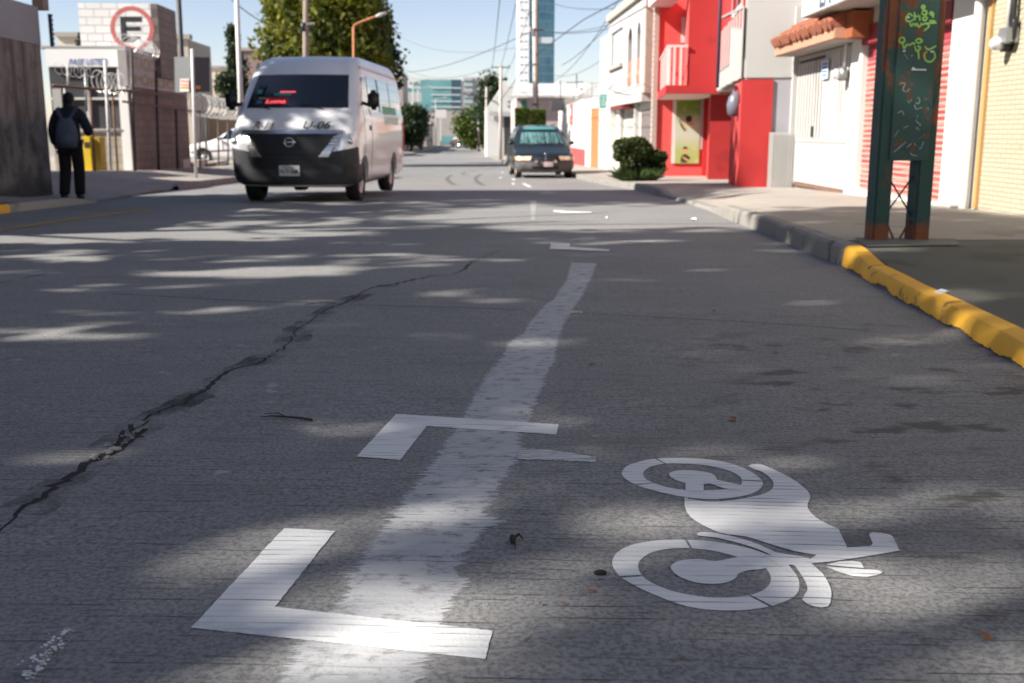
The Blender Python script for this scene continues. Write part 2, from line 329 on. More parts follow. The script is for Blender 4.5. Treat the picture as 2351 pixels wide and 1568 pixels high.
def smooth_path(P, n=6):
    P = [Vector(p) for p in P]; out = []
    for i in range(len(P)-1):
        a, b, c, d = P[max(i-1, 0)], P[i], P[i+1], P[min(i+2, len(P)-1)]
        for k in range(n):
            t = k/n; out.append(.5*((2*b)+(c-a)*t+(2*a-5*b+4*c-d)*t*t+(3*b-a-3*c+d)*t**3))
    return out+[P[-1]]
# ------------------------------------------------------------------ foliage
def quads(C, size, nrm=None, aspect=.6):
    n = len(C); a = rng.normal(size=(n, 3))
    if nrm is not None: a = a*.6+nrm
    a /= np.linalg.norm(a, axis=1)[:, None]+1e-9; b = np.cross(a, rng.normal(size=(n, 3))); b /= np.linalg.norm(b, axis=1)[:, None]+1e-9
    s = (size*rng.uniform(.6, 1.35, n))[:, None]; p = a*s; q = b*s*aspect
    V = np.stack([C-p, C+q, C+p, C-q], 1).reshape(-1, 3); F = np.arange(4*n).reshape(-1, 4); return V, F
def crown_pts(c, prof, zs, nclump, nleaf, spread, rough=.25, flat=1.0, shell=.45):
    out = []; c = np.array(c); ph = rng.uniform(0, 6.28, 6)
    for _ in range(nclump):
        t = rng.uniform(0, 1); z = zs[0]+(zs[1]-zs[0])*t; r = np.interp(t, np.linspace(0, 1, len(prof)), prof); a = rng.uniform(0, 6.283)
        r *= 1+rough*(math.sin(3*a+ph[0]+4*t)+math.sin(5*a+ph[1]+9*t))*.5+rng.normal()*rough*.35
        k = rng.uniform(shell, 1)**.6; p = c+np.array([math.cos(a)*r*k, math.sin(a)*r*k*flat, z])
        out.append(p+rng.normal(size=(nleaf, 3))*spread*rng.uniform(.6, 1.3))
    return np.concatenate(out)
def trunk_mb(base, top, r0, r1, limbs=0, reach=1.5, spread=1.0):
    mb = MB(); base, top = Vector(base), Vector(top); P = [base.lerp(top, t)+Vector((rnd.uniform(-1, 1), rnd.uniform(-1, 1), 0))*.05*(top-base).length*.3*(0 < t < 1) for t in (0, .2, .4, .6, .8, 1)]
    mb.tube(P, [r0*1.25]+[r0+(r1-r0)*t for t in (.2, .4, .6, .8, 1)], 10)
    for i in range(limbs):
        t = rnd.uniform(.4, .95); a = 2*math.pi*i/limbs+rnd.uniform(-.4, .4); p = base.lerp(top, t); L = reach*rnd.uniform(.6, 1.1)
        d = Vector((math.cos(a)*spread, math.sin(a)*spread, rnd.uniform(.4, 1.0))).normalized()*L
        mb.tube([p, p+d*.5+Vector((0, 0, .05*L)), p+d+Vector((0, 0, .2*L))], [r1*.9, r1*.6, r1*.25], 7)
    return mb
def tree(name, label, cat, base, pts, size, leaf, trunk, group=None, nrm=None, aspect=.6):
    t = thing(name, label, cat, base, 0, group); trunk.build('trunk', 'bark', t, smooth=True)
    V, F = quads(pts, size, nrm, aspect); np_mesh('crown', V, F, leaf, t); return t
# ================================================================== THE SETTING
YS = sorted(set([-25, -15, -10, -6, -3, -1]+[i*.5 for i in range(0, 60)]+[30+i*2 for i in range(40)]+[110+i*12 for i in range(50)]))
def sheet(name, m, x0, x1, ys, dz, parent=None):
    mb = MB(); vs = []; X0 = x0 if callable(x0) else (lambda y: x0); X1 = x1 if callable(x1) else (lambda y: x1)
    for y in ys: vs += [(X0(y), y, gz(y)+dz), (X1(y), y, gz(y)+dz)]
    mb.add(vs, [(2*i, 2*i+1, 2*i+3, 2*i+2) for i in range(len(ys)-1)]); return mb.build(name, m, parent)
struct(sheet('ground', 'soil', -1500, 1500, [-200, -100]+YS+[1000, 1500, 2500, 4500], -.05))
road = struct(sheet('road', 'road', -14, 12, YS, 0))
# kerb lines (world X by Y)
_k = [G(*p) for p in ((2351, 849.6), (2258, 795.6), (2189, 758), (2144, 731), (2069, 692), (2012, 657.6), (1946, 618.6), (1850, 577), (1753, 536), (1675, 506), (1623, 482.5), (1565, 464), (1520, 452.5), (1475, 439), (1395, 426), (1339, 414))]
KRY = [-25, -3]+[p.y for p in _k]+[41, 48, 60, 100, 300, 800]; KRX = [1.0, 1.15]+[p.x for p in _k]+[3.75, 2.5, 2.3, 1.95, 1.9, 1.9]
def xr(y): return float(np.interp(y, KRY, KRX))
KHY = [-30, 6.2, 6.95, 12.3, 13.6, 18.2, 19.2, 900]; KHX = [.085, .085, .145, .145, .05, .05, .14, .14]
def hr(y): return float(np.interp(y, KHY, KHX))
SWY = [-25, 6, 8, 900]; SWZ = [.12, .13, .15, .15]
def sw(y): return float(np.interp(y, SWY, SWZ))
def KD(i, y):                               # kerb cross section: across, height
    h = hr(y); return ((0, -.06), (.012, h-.025), (.03, h-.004), (.05, h), (.122, h+.002), (.132, h-.1))[i]
def kerb(name, m, ya, yb, right=True):
    ys = [y for y in np.arange(ya, yb, .12 if yb < 20 else .5)]+[yb]; mb = MB(); vs = []
    for y in ys:
        wob = .003*math.sin(y*3.1)+.0015*math.sin(y*11.3+1); wz = .0015*math.sin(y*4.7)
        for i in range(6):
            a, z = KD(i, y); vs.append((xr(y)+a*(1.05)+(wob if i in (1, 2) else .3*wob), y, gz(y)+z+(wz if 0 < i < 5 else 0)))
    mb.add(vs, [(j*6+i, (j+1)*6+i, (j+1)*6+i+1, j*6+i+1) for j in range(len(ys)-1) for i in range(5)])
    mb.add(vs[:6], [(0, 1, 2, 3, 4, 5)]); mb.add(vs[-6:], [(5, 4, 3, 2, 1, 0)]); o = mb.build(name, m, smooth=True)
    try: o.data.set_sharp_from_angle(angle=R(35))
    except Exception: pass
    return struct(o)
def kerb_paint(kr, ya, yb):                 # a skin of paint with a chipped lower edge
    mb = MB(); ys = list(np.arange(ya, yb, .018))+[yb]; vs = []; n = 0.0
    for y in ys:
        n = .75*n+rnd.gauss(0, .0045); h = hr(y); zl_ = max(.004, .010+.6*n+.004*math.sin(y*9)+.014*max(0, math.sin(y*2.3+1))**10); wob = .003*math.sin(y*3.1)+.0015*math.sin(y*11.3+1); wz = .0015*math.sin(y*4.7)
        ek = .002
        P = [(.0125*zl_/max(.02, h-.025)*.9-.0012, zl_), (.012, h-.025), (.03, h-.004), (.05, h), (.118-ek*2, h+.002)]
        for i, (a, z) in enumerate(P): a *= 1.05; vs.append((xr(y)+a-(.0018 if i < 2 else 0)+(wob if i in (1, 2) else .3*wob), y, gz(y)+z+wz+(.0018 if i > 1 else 0)))
    mb.add(vs, [(j*5+i, (j+1)*5+i, (j+1)*5+i+1, j*5+i+1) for j in range(len(ys)-1) for i in range(4)]); o = mb.build('yellow_paint', 'kerbyellow', kr, smooth=True)
    try: o.data.set_sharp_from_angle(angle=R(35))
    except Exception: pass
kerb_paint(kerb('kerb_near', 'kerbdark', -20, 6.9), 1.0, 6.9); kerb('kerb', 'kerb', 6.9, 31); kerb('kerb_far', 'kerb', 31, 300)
def walk(name, m, ya, yb, n=14):
    ys = [y for y in YS if ya < y < yb]; ys = [ya]+ys+[yb]; mb = MB()
    def f(u, v):
        i = v*(len(ys)-1); y = float(np.interp(i, range(len(ys)), ys)); a = xr(y)+.128; x = a+(12-a)*u*u
        t = min(1, (x-a)/.9); t = t*t*(3-2*t); return (x, y, gz(y)+hr(y)+(sw(y)-hr(y))*t-.002)
    mb.grid(f, n, len(ys)-1); return struct(mb.build(name, m, smooth=True))
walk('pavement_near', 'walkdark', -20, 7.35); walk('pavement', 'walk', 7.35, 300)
# left pavement and the sloping apron in front of the car park
KLY = [-25, 13.4, 16.9, 23.2, 29, 40, 100, 300]; KLX = [-6.1, -6.02, -5.95, -6.35, -6.5, -6.3, -5.7, -5.6]
def xl(y): return float(np.interp(y, KLY, KLX))
LHY = [-30, 16.0, 17.2, 22.8, 23.8, 300]; LHZ = [.12, .11, .01, .01, .15, .15]
def lkh(y): return float(np.interp(y, LHY, LHZ))
def lz(x, y):                               # height of the left pavement
    t = min(1, max(0, (xl(y)-x)/2.6)); k = float(np.interp(y, [-30, 15, 19, 24, 40, 80], [.05, .05, .22, .2, .2, .1]))
    return gz(y)+lkh(y)+(k*(t*t*(3-2*t)) if y > 14 else .02)
ysl = [y for y in YS if y < 300]; mbl = MB()
def fl(u, v):
    i = v*(len(ysl)-1); y = float(np.interp(i, range(len(ysl)), ysl)); x = xl(y)-(26*u*u); return (x, y, lz(x, y))
mbl.grid(fl, 22, len(ysl)-1); struct(mbl.build('pavement_left', 'walk', smooth=True))
def lkerb(name, m, ya, yb):
    mb = MB(); ys = list(np.arange(ya, yb, .2))+[yb]; vs = []
    for y in ys:
        h = lkh(y)
        for a, z in ((.10, -.05), (.09, h-.03), (.06, h), (-.06, h+.004), (-.07, h-.06)): vs.append((xl(y)+a, y, gz(y)+z+.003))
    mb.add(vs, [(j*5+i, j*5+i+1, (j+1)*5+i+1, (j+1)*5+i) for j in range(len(ys)-1) for i in range(4)]); return struct(mb.build(name, m, smooth=True))
lkerb('kerb_left_yellow', 'kerbyellow', 4, 13.9); lkerb('kerb_left', 'walk', 13.9, 17.1); lkerb('kerb_left_far', 'kerb', 23.3, 200)
# ------------------------------------------------------------------ painted markings: children of the road
def gp(p, dz=.004): return G(p[0], p[1], 0)+Vector((0, 0, dz))
def flat(mb, P, dz=.004, sub=0):
    Q = [gp(p, dz) for p in P]
    if Vector((0, 0, 1)).dot((Q[1]-Q[0]).cross(Q[2]-Q[1])) < 0 and len(Q) < 5: Q = Q[::-1]
    tri = tessellate_polygon([Q]); return mb.add(Q, [tuple(t) if (Q[t[1]]-Q[t[0]]).cross(Q[t[2]]-Q[t[0]]).z > 0 else tuple(t[::-1]) for t in tri])
def mark(name, polys, m, label, dz=.004):
    mb = MB()
    for i, P in enumerate(polys): flat(mb, P, dz+.0003*i)
    return tag(mb.build(name, m, road), label)
def strip(P, w0, dz): # thin line on the ground along picture points
    Q = smooth_path([gp(p, dz) for p in P], 5); mb = MB(); k = len(Q); vs = []
    for i, q in enumerate(Q):
        t = (Q[min(i+1, k-1)]-Q[max(i-1, 0)]).normalized(); a = Vector((-t.y, t.x, 0))*(w0/2)*rnd.uniform(.75, 1.2); b = Vector((0, 0, gz(q.y)+dz-q.z)); vs += [q-a+b, q+a+b]
    return mb.add(vs, [(2*i+1, 2*i, 2*i+2, 2*i+3)[::-1] for i in range(k-1)])
def z1(p): return ((1700+p[0]/2.239)*.78367, (1250+p[1]/2.239)*.78367)
def z2(p): return ((500+p[0]/1.74)*.78367, (1100+p[1]/1.74)*.78367)
def dens(P, step=9, jit=.0):                # add points along the outline, slightly rough
    out = []
    for a, b in zip(P, P[1:]+P[:1]):
        k = max(1, int(math.dist(a, b)/step))
        for i in range(k): t = i/k; out.append((a[0]+(b[0]-a[0])*t+rnd.uniform(-jit, jit), a[1]+(b[1]-a[1])*t+rnd.uniform(-jit, jit)*.4))
    return out
def smooth2(P, n=4):                        # closed, gently rounded
    k = len(P); out = []
    for i in range(k):
        a, b, c, d = P[i-1], P[i], P[(i+1) % k], P[(i+2) % k]
        for j in range(n):
            t = j/n; out.append(tuple(.5*((2*b[q])+(c[q]-a[q])*t+(2*a[q]-5*b[q]+4*c[q]-d[q])*t*t+(3*b[q]-a[q]-3*c[q]+d[q])*t**3) for q in (0, 1)))
    return out
br1 = [z2(p) for p in ((105, 1290), (578, 782), (838, 795), (532, 1183), (1640, 1305), (1605, 1450))]
br2 = [z2(p) for p in ((948, 415), (1150, 198), (1980, 252), (1965, 303), (1305, 260), (1170, 433))]
mark('parking_bracket', [dens(br1, 7, 1.3)], 'paint', "near corner bracket of a motorcycle bay, largest and closest", .0017)
mark('parking_bracket', [dens(br2, 6, .8)], 'paint', "second corner bracket crossing the worn grey strip", .0017)
mark('parking_bracket', [[(1265, 559.5), (1308, 560.5), (1308.5, 567.5), (1350, 570.5), (1399, 574.5), (1398, 578.5), (1262, 573)]], 'paint', "third small bracket further up the lane", .006)
mark('parking_bracket', [[(1271.5, 483.5), (1294, 484.5), (1294, 485.3), (1358, 487.3), (1357, 489.5), (1292, 489.8), (1270, 487)]], 'paint', "farthest small bracket in the sunlit band", .006)
Ls = [(1313, 603), (1305, 625), (1299, 645), (1283, 668), (1272, 688), (1246, 705), (1228, 727), (1216, 742), (1200, 766), (1172, 785), (1163, 800), (1156, 820), (1128, 850), (1105, 885), (1090, 915), (1062, 960), (1045, 990), (1015, 1030), (995, 1060), (962, 1105), (930, 1140), (893, 1200), (872, 1225), (850, 1262), (822, 1300), (800, 1345), (790, 1385), (765, 1410), (700, 1455), (680, 1480), (662, 1530), (650, 1600)]
Rs = [(1371, 604), (1362, 628), (1350, 650), (1338, 675), (1322, 700), (1308, 720), (1294, 742), (1284, 765), (1277, 800), (1274, 825), (1252, 855), (1246, 885), (1228, 915), (1217, 945), (1200, 985), (1190, 1010), (1193, 1030), (1182, 1060), (1160, 1085), (1140, 1115), (1118, 1150), (1108, 1170), (1152, 1186), (1148, 1196), (1112, 1205), (1105, 1225), (1064, 1262), (1050, 1300), (1076, 1322), (1040, 1365), (1020, 1395), (1006, 1430), (985, 1512), (965, 1550), (950, 1600)]
def jag(P, amp):
    ys = np.arange(603, 1600, 1.3); x = np.interp(ys, [p[1] for p in P], [p[0] for p in P])
    return [(float(a+rnd.gauss(0, 1)*amp*(.35+(y-600)/600)*(1+2.2*(rnd.random() < .08))+amp*1.0*math.sin(y*.11)*math.sin(y*.043)), float(y)) for a, y in zip(x, ys)]
Lj, Rj = jag(Ls, 1.1), jag(Rs, 1.1); mb = MB(); vs = []; ev = []
CC = ((-.16, 0.0), (.06, .62), (.5, 1.0), (.94, .62), (1.16, 0.0))
for a, b in zip(Lj, Rj):
    for c_, e_ in CC: x = a[0]+(b[0]-a[0])*c_; vs.append(gp((x, a[1]+(x-a[0])*.035), .0008)); ev.append(e_)
mb.add(vs, [(5*i+k+1, 5*i+k, 5*i+k+5, 5*i+k+6) for i in range(len(Lj)-1) for k in range(4)])
q = NT("scraped_strip_paint"); c = q.mix(q.noise(3, 4), (.40, .405, .415), (.50, .505, .51)); sg0, gl = groove(q); at_ = q.n("ShaderNodeAttribute"); at_.attribute_name = 'edge'; e = at_.outputs['Fac']
n1 = q.noise(1, 5, .7, q.map((5, 70, 1), (0, 0, GA))); n2 = q.noise(1, 5, .75, q.map((14, 22, 1), (0, 0, GA)))
a1 = q.step(q.math('ADD', e, q.math('MULTIPLY', q.math('SUBTRACT', q.math('ADD', q.math('MULTIPLY', n1, .7), q.math('MULTIPLY', n2, .5)), .6), 2.2)), .30, .50); a1 = q.math('MULTIPLY', a1, q.math('SUBTRACT', .88, q.math('MULTIPLY', q.step(n2, .48, .70), .6))); a1 = q.math('MULTIPLY', a1, q.math('SUBTRACT', 1, q.math('MULTIPLY', gl, .6))); q.l(a1, q.b.inputs['Alpha'])
q.bump(q.math('ADD', q.math('MULTIPLY', q.noise(140, 3), .6), q.math('MULTIPLY', sg0, .12)), .5, .004); M['strippaint'] = q.fin(c, .7, 0, .4)
so_ = mb.build('worn_paint_strip', 'strippaint', road); ea = so_.data.attributes.new('edge', 'FLOAT', 'POINT'); ea.data.foreach_set('value', ev); tag(so_, "long worn grey-white strip with ragged edges running up the lane")
mark('faded_mark', [dens([(1195, 1030), (1260, 1034), (1370, 1050), (1365, 1062), (1270, 1058), (1185, 1056)], 8, 3), dens([(1308, 714), (1338, 715), (1337, 719), (1306, 718)], 6, 1)], 'fadepaint', "faint ghost of an older bracket", .0019)
mark('painted_dash', [dens([(1218+i*.3, y), (1232-i*.4, y+.2), (1232-i*.4, y+2.3), (1217+i*.3, y+2.2)], 4, .4) for i, y in enumerate((463, 466.5, 472, 476, 480, 484, 489, 494, 499, 503.5))], 'fadepaint', "short worn dashes in the sunlit band", .005)
mark('painted_dash', [[(1175.5+a/4, 235+b/4) for a, b in P] for P in ([(0, 703), (35, 706), (30, 716), (-4, 713)], [(88, 745), (122, 746), (185, 778), (150, 780)], [(-5, 738), (18, 742), (30, 758), (4, 755)], [(-120, 690), (-95, 688), (-90, 696), (-115, 698)], [(-100, 640), (-82, 638), (-80, 645), (-98, 646)])], 'paint', "broken white marks in front of the parked minivan", .005)
tag(strip([(-40, 535), (60, 520), (145, 507), (240, 494), (345, 482)], .13, .005).build('yellow_line', 'yellowline', road), "faded yellow edge line")
tag(strip([(200, 481.6), (270, 482), (347, 481.8)], .08, .0065).build('yellow_line', 'yellowline', road), "fainter yellow cross line")
tag(strip([(275, 452), (340, 444), (411, 430), (455, 422)], .10, .03).build('yellow_line', 'yellowline', road), "yellow edge of the car park entrance")
fl_ = []
for _ in range(95):
    v = rnd.random(); x, y = 160-105*v+rnd.gauss(0, 7), 1466+104*v+rnd.gauss(0, 5); a = rnd.uniform(1.2, 7.5)*(.7+.6*v); k = rnd.randint(5, 8); fl_.append([(x+a*rnd.uniform(.5, 1.3)*math.cos(2*math.pi*i/k), y+a*.55*rnd.uniform(.5, 1.3)*math.sin(2*math.pi*i/k)) for i in range(k)])
tag(mark('paint_fleck', fl_, 'paint', "flaking old paint at the lower left corner", .0009), None)
q = NT('damp_crack_stain'); a_ = q.math('MULTIPLY', q.step(q.noise(3.5, 4, .6), .42, .66), .55); q.l(a_, q.b.inputs['Alpha']); M['cstain'] = q.fin((.03, .028, .027), .9)
tag(strip([(0, 1212), (100, 1142), (210, 1060), (250, 1030), (310, 985), (420, 925), (480, 890), (560, 845), (660, 792), (700, 745), (800, 690), (900, 655)], .13, .0005).build('damp_stain', 'cstain', road), "dark damp stain along the crack")
for P in ([(1260, 1330), (1185, 1372), (1172, 1420), (1245, 1490), (1335, 1525)], [(1790, 1320), (1700, 1370), (1690, 1425), (1760, 1490), (1850, 1530)]): tag(strip([(881.6+a/8, 235.1+b/8) for a, b in P], .14, .003).build('tyre_mark', 'tyremark', road), "faint curved tyre mark on the sunlit road")
# motorcycle symbol
def ring(mb, O, I, gaps, dz, n=120):
    O = smooth2([z1(p) for p in O], 6); I = smooth2([z1(p) for p in I], 6); cx = sum(p[0] for p in I)/len(I); cy = sum(p[1] for p in I)/len(I)
    def at(P):
        a = np.array([math.atan2((p[1]-cy)*2.2, p[0]-cx) for p in P]); r = np.array([math.hypot(p[0]-cx, (p[1]-cy)*2.2) for p in P]); o = np.argsort(a); a, r = a[o], r[o]
        a = np.concatenate([a-2*math.pi, a, a+2*math.pi]); r = np.concatenate([r, r, r]); return lambda t: (cx+np.interp(t, a, r)*math.cos(t), cy+np.interp(t, a, r)*math.sin(t)/2.2)
    fo, fi = at(O), at(I); gs = []
    for g in gaps: p = z1(g); gs.append(math.atan2((p[1]-cy)*2.2, p[0]-cx))
    N = 360; 
    for i in range(N):
        t0, t1 = -math.pi+2*math.pi*i/N, -math.pi+2*math.pi*(i+1)/N; tm = (t0+t1)/2
        if any(abs((tm-g+math.pi) % (2*math.pi)-math.pi) < .021 for g in gs): continue
        mb.add([gp(fo(t0), dz), gp(fo(t1), dz), gp(fi(t1), dz), gp(fi(t0), dz)], [(0, 3, 2, 1)])
mb = MB()
ring(mb, [(272, 310), (300, 265), (360, 240), (490, 212), (700, 207), (900, 225), (1040, 262), (1140, 310), (1190, 355), (1195, 385), (1165, 422), (1090, 452), (950, 474), (830, 478), (680, 463), (560, 440), (450, 412), (360, 383), (300, 347)],
     [(413, 315), (430, 285), (480, 260), (570, 245), (740, 248), (860, 262), (970, 290), (1040, 325), (1060, 357), (1052, 385), (1000, 408), (930, 416), (800, 420), (690, 418), (580, 402), (490, 375), (435, 348)], [(525, 228), (400, 380), (1125, 357)], .0012)
ring(mb, [(210, 885), (240, 830), (320, 785), (440, 757), (600, 745), (800, 750), (960, 770), (1100, 800), (1215, 838), (1300, 885), (1375, 932), (1425, 990), (1437, 1050), (1420, 1100), (1360, 1142), (1230, 1185), (1080, 1206), (900, 1207), (740, 1190), (600, 1150), (450, 1090), (340, 1035), (260, 985), (220, 932)],
     [(380, 910), (400, 872), (460, 832), (560, 807), (700, 800), (860, 815), (960, 838), (1040, 860), (1120, 885), (1200, 920), (1240, 965), (1250, 1010), (1230, 1050), (1170, 1090), (1060, 1117), (900, 1125), (740, 1110), (600, 1080), (500, 1042), (420, 995), (388, 950)], [(710, 775), (340, 985), (1170, 1140)], .0012)
for k, P in enumerate(([(583, 320), (600, 300), (650, 290), (760, 292), (860, 310), (893, 340), (885, 362), (820, 380), (690, 372), (620, 350)], )): flat(mb, smooth2([z1(p) for p in P], 3), .0016)
flat(mb, [z1(p) for p in ((690, 362), (810, 366), (808, 432), (690, 424))], .0019)
flat(mb, [z1(p) for p in ((806, 362), (890, 352), (1010, 378), (1062, 390), (1050, 425), (945, 411))], .0022)
flat(mb, smooth2([z1(p) for p in ((593, 930), (615, 900), (680, 878), (790, 873), (890, 885), (1045, 858), (1200, 836), (1300, 888), (1200, 936), (1110, 945), (1035, 970), (1025, 992), (980, 1020), (900, 1035), (780, 1030), (690, 1005), (630, 975))], 3), .0016)
flat(mb, smooth2([z1(p) for p in ((685, 482), (760, 486), (840, 496), (950, 493), (1040, 481), (1110, 467), (1180, 452), (1245, 425), (1268, 390), (1255, 350), (1200, 305), (1150, 285), (1105, 264), (1130, 250), (1190, 252), (1280, 290), (1380, 340), (1450, 390), (1495, 430), (1508, 470), (1490, 515), (1505, 560), (1560, 610), (1640, 652), (1692, 675), (1700, 690), (1748, 790), (1760, 796), (1880, 790), (1918, 772), (1895, 716), (1920, 698), (2030, 712), (2060, 745), (2090, 812), (2085, 820), (1780, 870), (1515, 903), (1490, 885), (1545, 849), (1530, 843), (1400, 820), (1230, 770), (1090, 726), (960, 710), (870, 682), (760, 625), (698, 565))], 2), .0019)
flat(mb, smooth2([z1(p) for p in ((765, 712), (790, 698), (900, 705), (1060, 742), (1180, 782), (1280, 828), (1400, 850), (1500, 868), (1515, 903), (1590, 970), (1640, 1060), (1646, 1120), (1625, 1186), (1530, 1185), (1455, 1140), (1490, 1080), (1475, 1020), (1430, 950), (1400, 914), (1355, 912), (1310, 890), (1270, 860), (1180, 815), (1060, 775), (900, 735), (790, 723))], 2), .0022)
flat(mb, [z1(p) for p in ((1205, 852), (1275, 852), (1362, 908), (1425, 990), (1330, 930))], .0025)
flat(mb, [z1(p) for p in ((1615, 910), (1700, 888), (1790, 885), (1840, 895), (1862, 932), (1760, 925))], .0016)
flat(mb, [z1(p) for p in ((1610, 922), (1720, 930), (1860, 940), (1950, 945), (1982, 958), (1960, 975), (1880, 990), (1790, 985), (1690, 955))], .0016)
flat(mb, [z1(p) for p in ((684, 470), (705, 472), (705, 488), (684, 484))], .0023)
tag(mb.build('motorcycle_symbol', 'paint', road), "white painted motorcycle symbol marking the bay")
# cracks
cr = [(-10, 1225), (20, 1196), (45, 1170), (75, 1152), (100, 1140), (130, 1112), (160, 1098), (185, 1075), (210, 1060), (232, 1050), (250, 1030), (275, 1012), (290, 990), (312, 985), (328, 968), (346, 955), (372, 944), (420, 925), (432, 912), (455, 903), (480, 890), (505, 868), (520, 855), (545, 846), (580, 838), (600, 830), (625, 812), (650, 800), (666, 785), (674, 770), (680, 758), (705, 742), (730, 722), (760, 706), (790, 697), (812, 684), (842, 664), (870, 656), (900, 653), (930, 646), (960, 640), (1005, 632), (1040, 630), (1062, 622), (1072, 612), (1085, 600), (1110, 590), (1150, 575)]
mb = MB(); Q = [gp(p, .0010) for p in cr]; D = []
for a, b in zip(Q, Q[1:]):
    k = max(2, int((b-a).length/.025))
    for i in range(k): D.append(a.lerp(b, i/k)+Vector((rnd.gauss(0, .007), rnd.gauss(0, .012), 0)))
vs = []
for i, q in enumerate(D):
    t = (D[min(i+3, len(D)-1)]-D[max(i-3, 0)]).normalized(); wq = .0022+.009*(abs(math.sin(i*.09))*abs(math.sin(i*.023+1)))**1.5+.004*rnd.random()**2; a = Vector((-t.y, t.x, 0))*wq; b = Vector((0, 0, gz(q.y)+.0010-q.z)); vs += [q-a+b, q+a+b]
mb.add(vs, [(2*i+1, 2*i, 2*i+2, 2*i+3)[::-1] for i in range(len(D)-1)])
for a, b in (((210, 1058), (262, 1040)), ((262, 1040), (335, 985)), ((240, 1050), (290, 1020)), ((275, 1003), (330, 1003)), ((700, 700), (770, 695)), ((320, 1000), (300, 975)), ((440, 905), (420, 915))):
    S = strip([a, ((a[0]+b[0])/2+rnd.uniform(-8, 8), (a[1]+b[1])/2+rnd.uniform(-4, 4)), b], .016, .0012); mb.add(S.v, S.f)
tag(mb.build('crack', 'crack', road), "long dark jagged crack slanting across the lane")
mb = MB()
for P, wq in (([(255, 675), (330, 678), (470, 686), (600, 692), (770, 697)], .010), ([(800, 700), (900, 702), (1050, 706), (1180, 711)], .008), ([(1310, 716), (1500, 728), (1760, 742), (2000, 760)], .006), ([(-5, 650), (25, 645)], .012), ([(50, 640), (110, 627)], .012)):
    S = strip(P, wq, .0009); mb.add(S.v, S.f)
tag(mb.build('joint_crack', 'crack', road), "thin straight joint line across the lane")
mb = MB()
for _ in range(34):
    c = gp((rnd.uniform(215, 335), 0), 0) if 0 else gp((lambda t: (215+115*t+rnd.uniform(-14, 14), 1062-75*t+rnd.uniform(-9, 9)))(rnd.random()), .004); r = .0025+.0085*rnd.random()**2.5
    mb.sphere(c, (r*1.3, r, r*.6), 7, 5, rot=Matrix.Rotation(rnd.uniform(0, 6), 3, 'Z'))
tag(mb.build('gravel', 'stone'), kind='stuff', label="loose bits of broken concrete in the crack", cat="gravel")
# ================================================================== RIGHT SIDE OF THE STREET, near to far
FA = Fr(5.5, 10.8, 3.0)
def base(fr, x, y): return fr.W(x, y, 0)+Vector((0, 0, gz(fr.W(x, y, 0).y)+sw(0)))
def facade(name, label, cat, fr, y, group=None): return thing(name, label, cat, base(fr, 0, y), -fr.a, group)
M['tile'] = block_mat("pale_yellow_glazed_tile", (.40, .36, .262), (.18, .16, .12), .21, .0485, .005, 'YZ', ((.31, .23, .12), .60, .5), .05, .5, .25)
y0 = FA.X(2236, 480)[0]
t = facade('tiled_building', "pale yellow building faced with thin glazed tiles at the right edge", 'building', FA, -2)
zb = gz(8)-.1
MB().box(0, 7, -9, y0, zb, 7.0, fr=FA).build('wall', 'tile', t)
MB().box(-.035, -.002, y0-.10, y0-.02, zb+.2, 7, fr=FA).build('corner_strip', mat("brown_strip", (.42, .24, .09), .7, .15, 4, .1, 40), t)
# electricity meter with its box and conduits
ym, zm = FA.X(2312, 78, -.06)
t = thing('electricity_meter', "round glass electricity meter under a grey box on the yellow tiles", 'meter', FA.W(0, ym, zm), -FA.a)
yb_, zb_ = FA.X(2300, 100, -.1)
MB().box(-.13, -.002, ym-.16, ym+.05, zm-.10, zm+.055, fr=FA).build('meter_box', 'steel', t, bevel=.012)
gl = MB(); P0 = FA.W(-.09, yb_+.02, zb_); gl.tube([P0, P0-FA.ex*.06, P0-FA.ex*.10, P0-FA.ex*.125], [.068, .068, .058, .02], 18); gl.build('glass_dome', 'lamp', t, smooth=True)
MB().tube([FA.W(-.002, yb_+.02, zb_), FA.W(-.09, yb_+.02, zb_)], .078, 18).build('meter_socket', 'black', t, smooth=True)
MB().tube([FA.W(-.05, ym+.02, zm+.05), FA.W(-.05, ym+.02, zm+.5), FA.W(-.05, ym+.02, 6.6)], .022, 10).build('conduit', 'steelgrey', t, smooth=True)
MB().tube(smooth_path([FA.W(-.06, ym-.13, zm-.10), FA.W(-.06, ym-.15, zm+.14), FA.W(-.06, ym-.10, zm+.3), FA.W(-.05, ym-.10, 6.6)], 5), .03, 10).build('conduit', 'black', t, smooth=True)
MB().tube(smooth_path([FA.W(-.04, ym-.03, zm+.06), FA.W(-.07, ym-.05, zm+.17), FA.W(-.05, ym-.10, zm+.22), FA.W(-.04, ym-.17, zm+.26)], 5), .006, 6).build('cable', 'wire', t)
# white shop with the red roller shutter
ys0 = FA.X(2154, 462)[0]; yf0 = FA.X(1980, 110)[0]; yf1 = FA.X(1956, 110)[0]; SH = .10
t = facade('white_shop', "white shop with a red and white roller shutter under a projecting slab", 'shop', FA, (ys0+yf1)/2)
zs = FA.X(1930, 85, 0)[1]; zfl = gz(13)+.1; ztop = 2.62
MB().box(0, .35, y0+.002, ys0, zfl-.3, ztop, fr=FA).build('pilaster', 'white', t, bevel=.01); MB().box(0, .35, yf0, yf1, zfl-.3, ztop, fr=FA).build('pilaster', 'white', t, bevel=.01)
MB().box(SH+.05, 7, y0+.004, yf1-.004, zfl-.3, 6.0, fr=FA).build('rear_wall', 'greybeige', t)
zsh = FA.X(1998, 62, SH)[1]
mb = MB(); mb.box(.03, .34, ys0+.002, yf0-.002, zsh, ztop-.002, fr=FA); mb.build('lintel', mat("beige_lintel", (.50, .46, .40), .9, .1, 2, .2, 40), t)
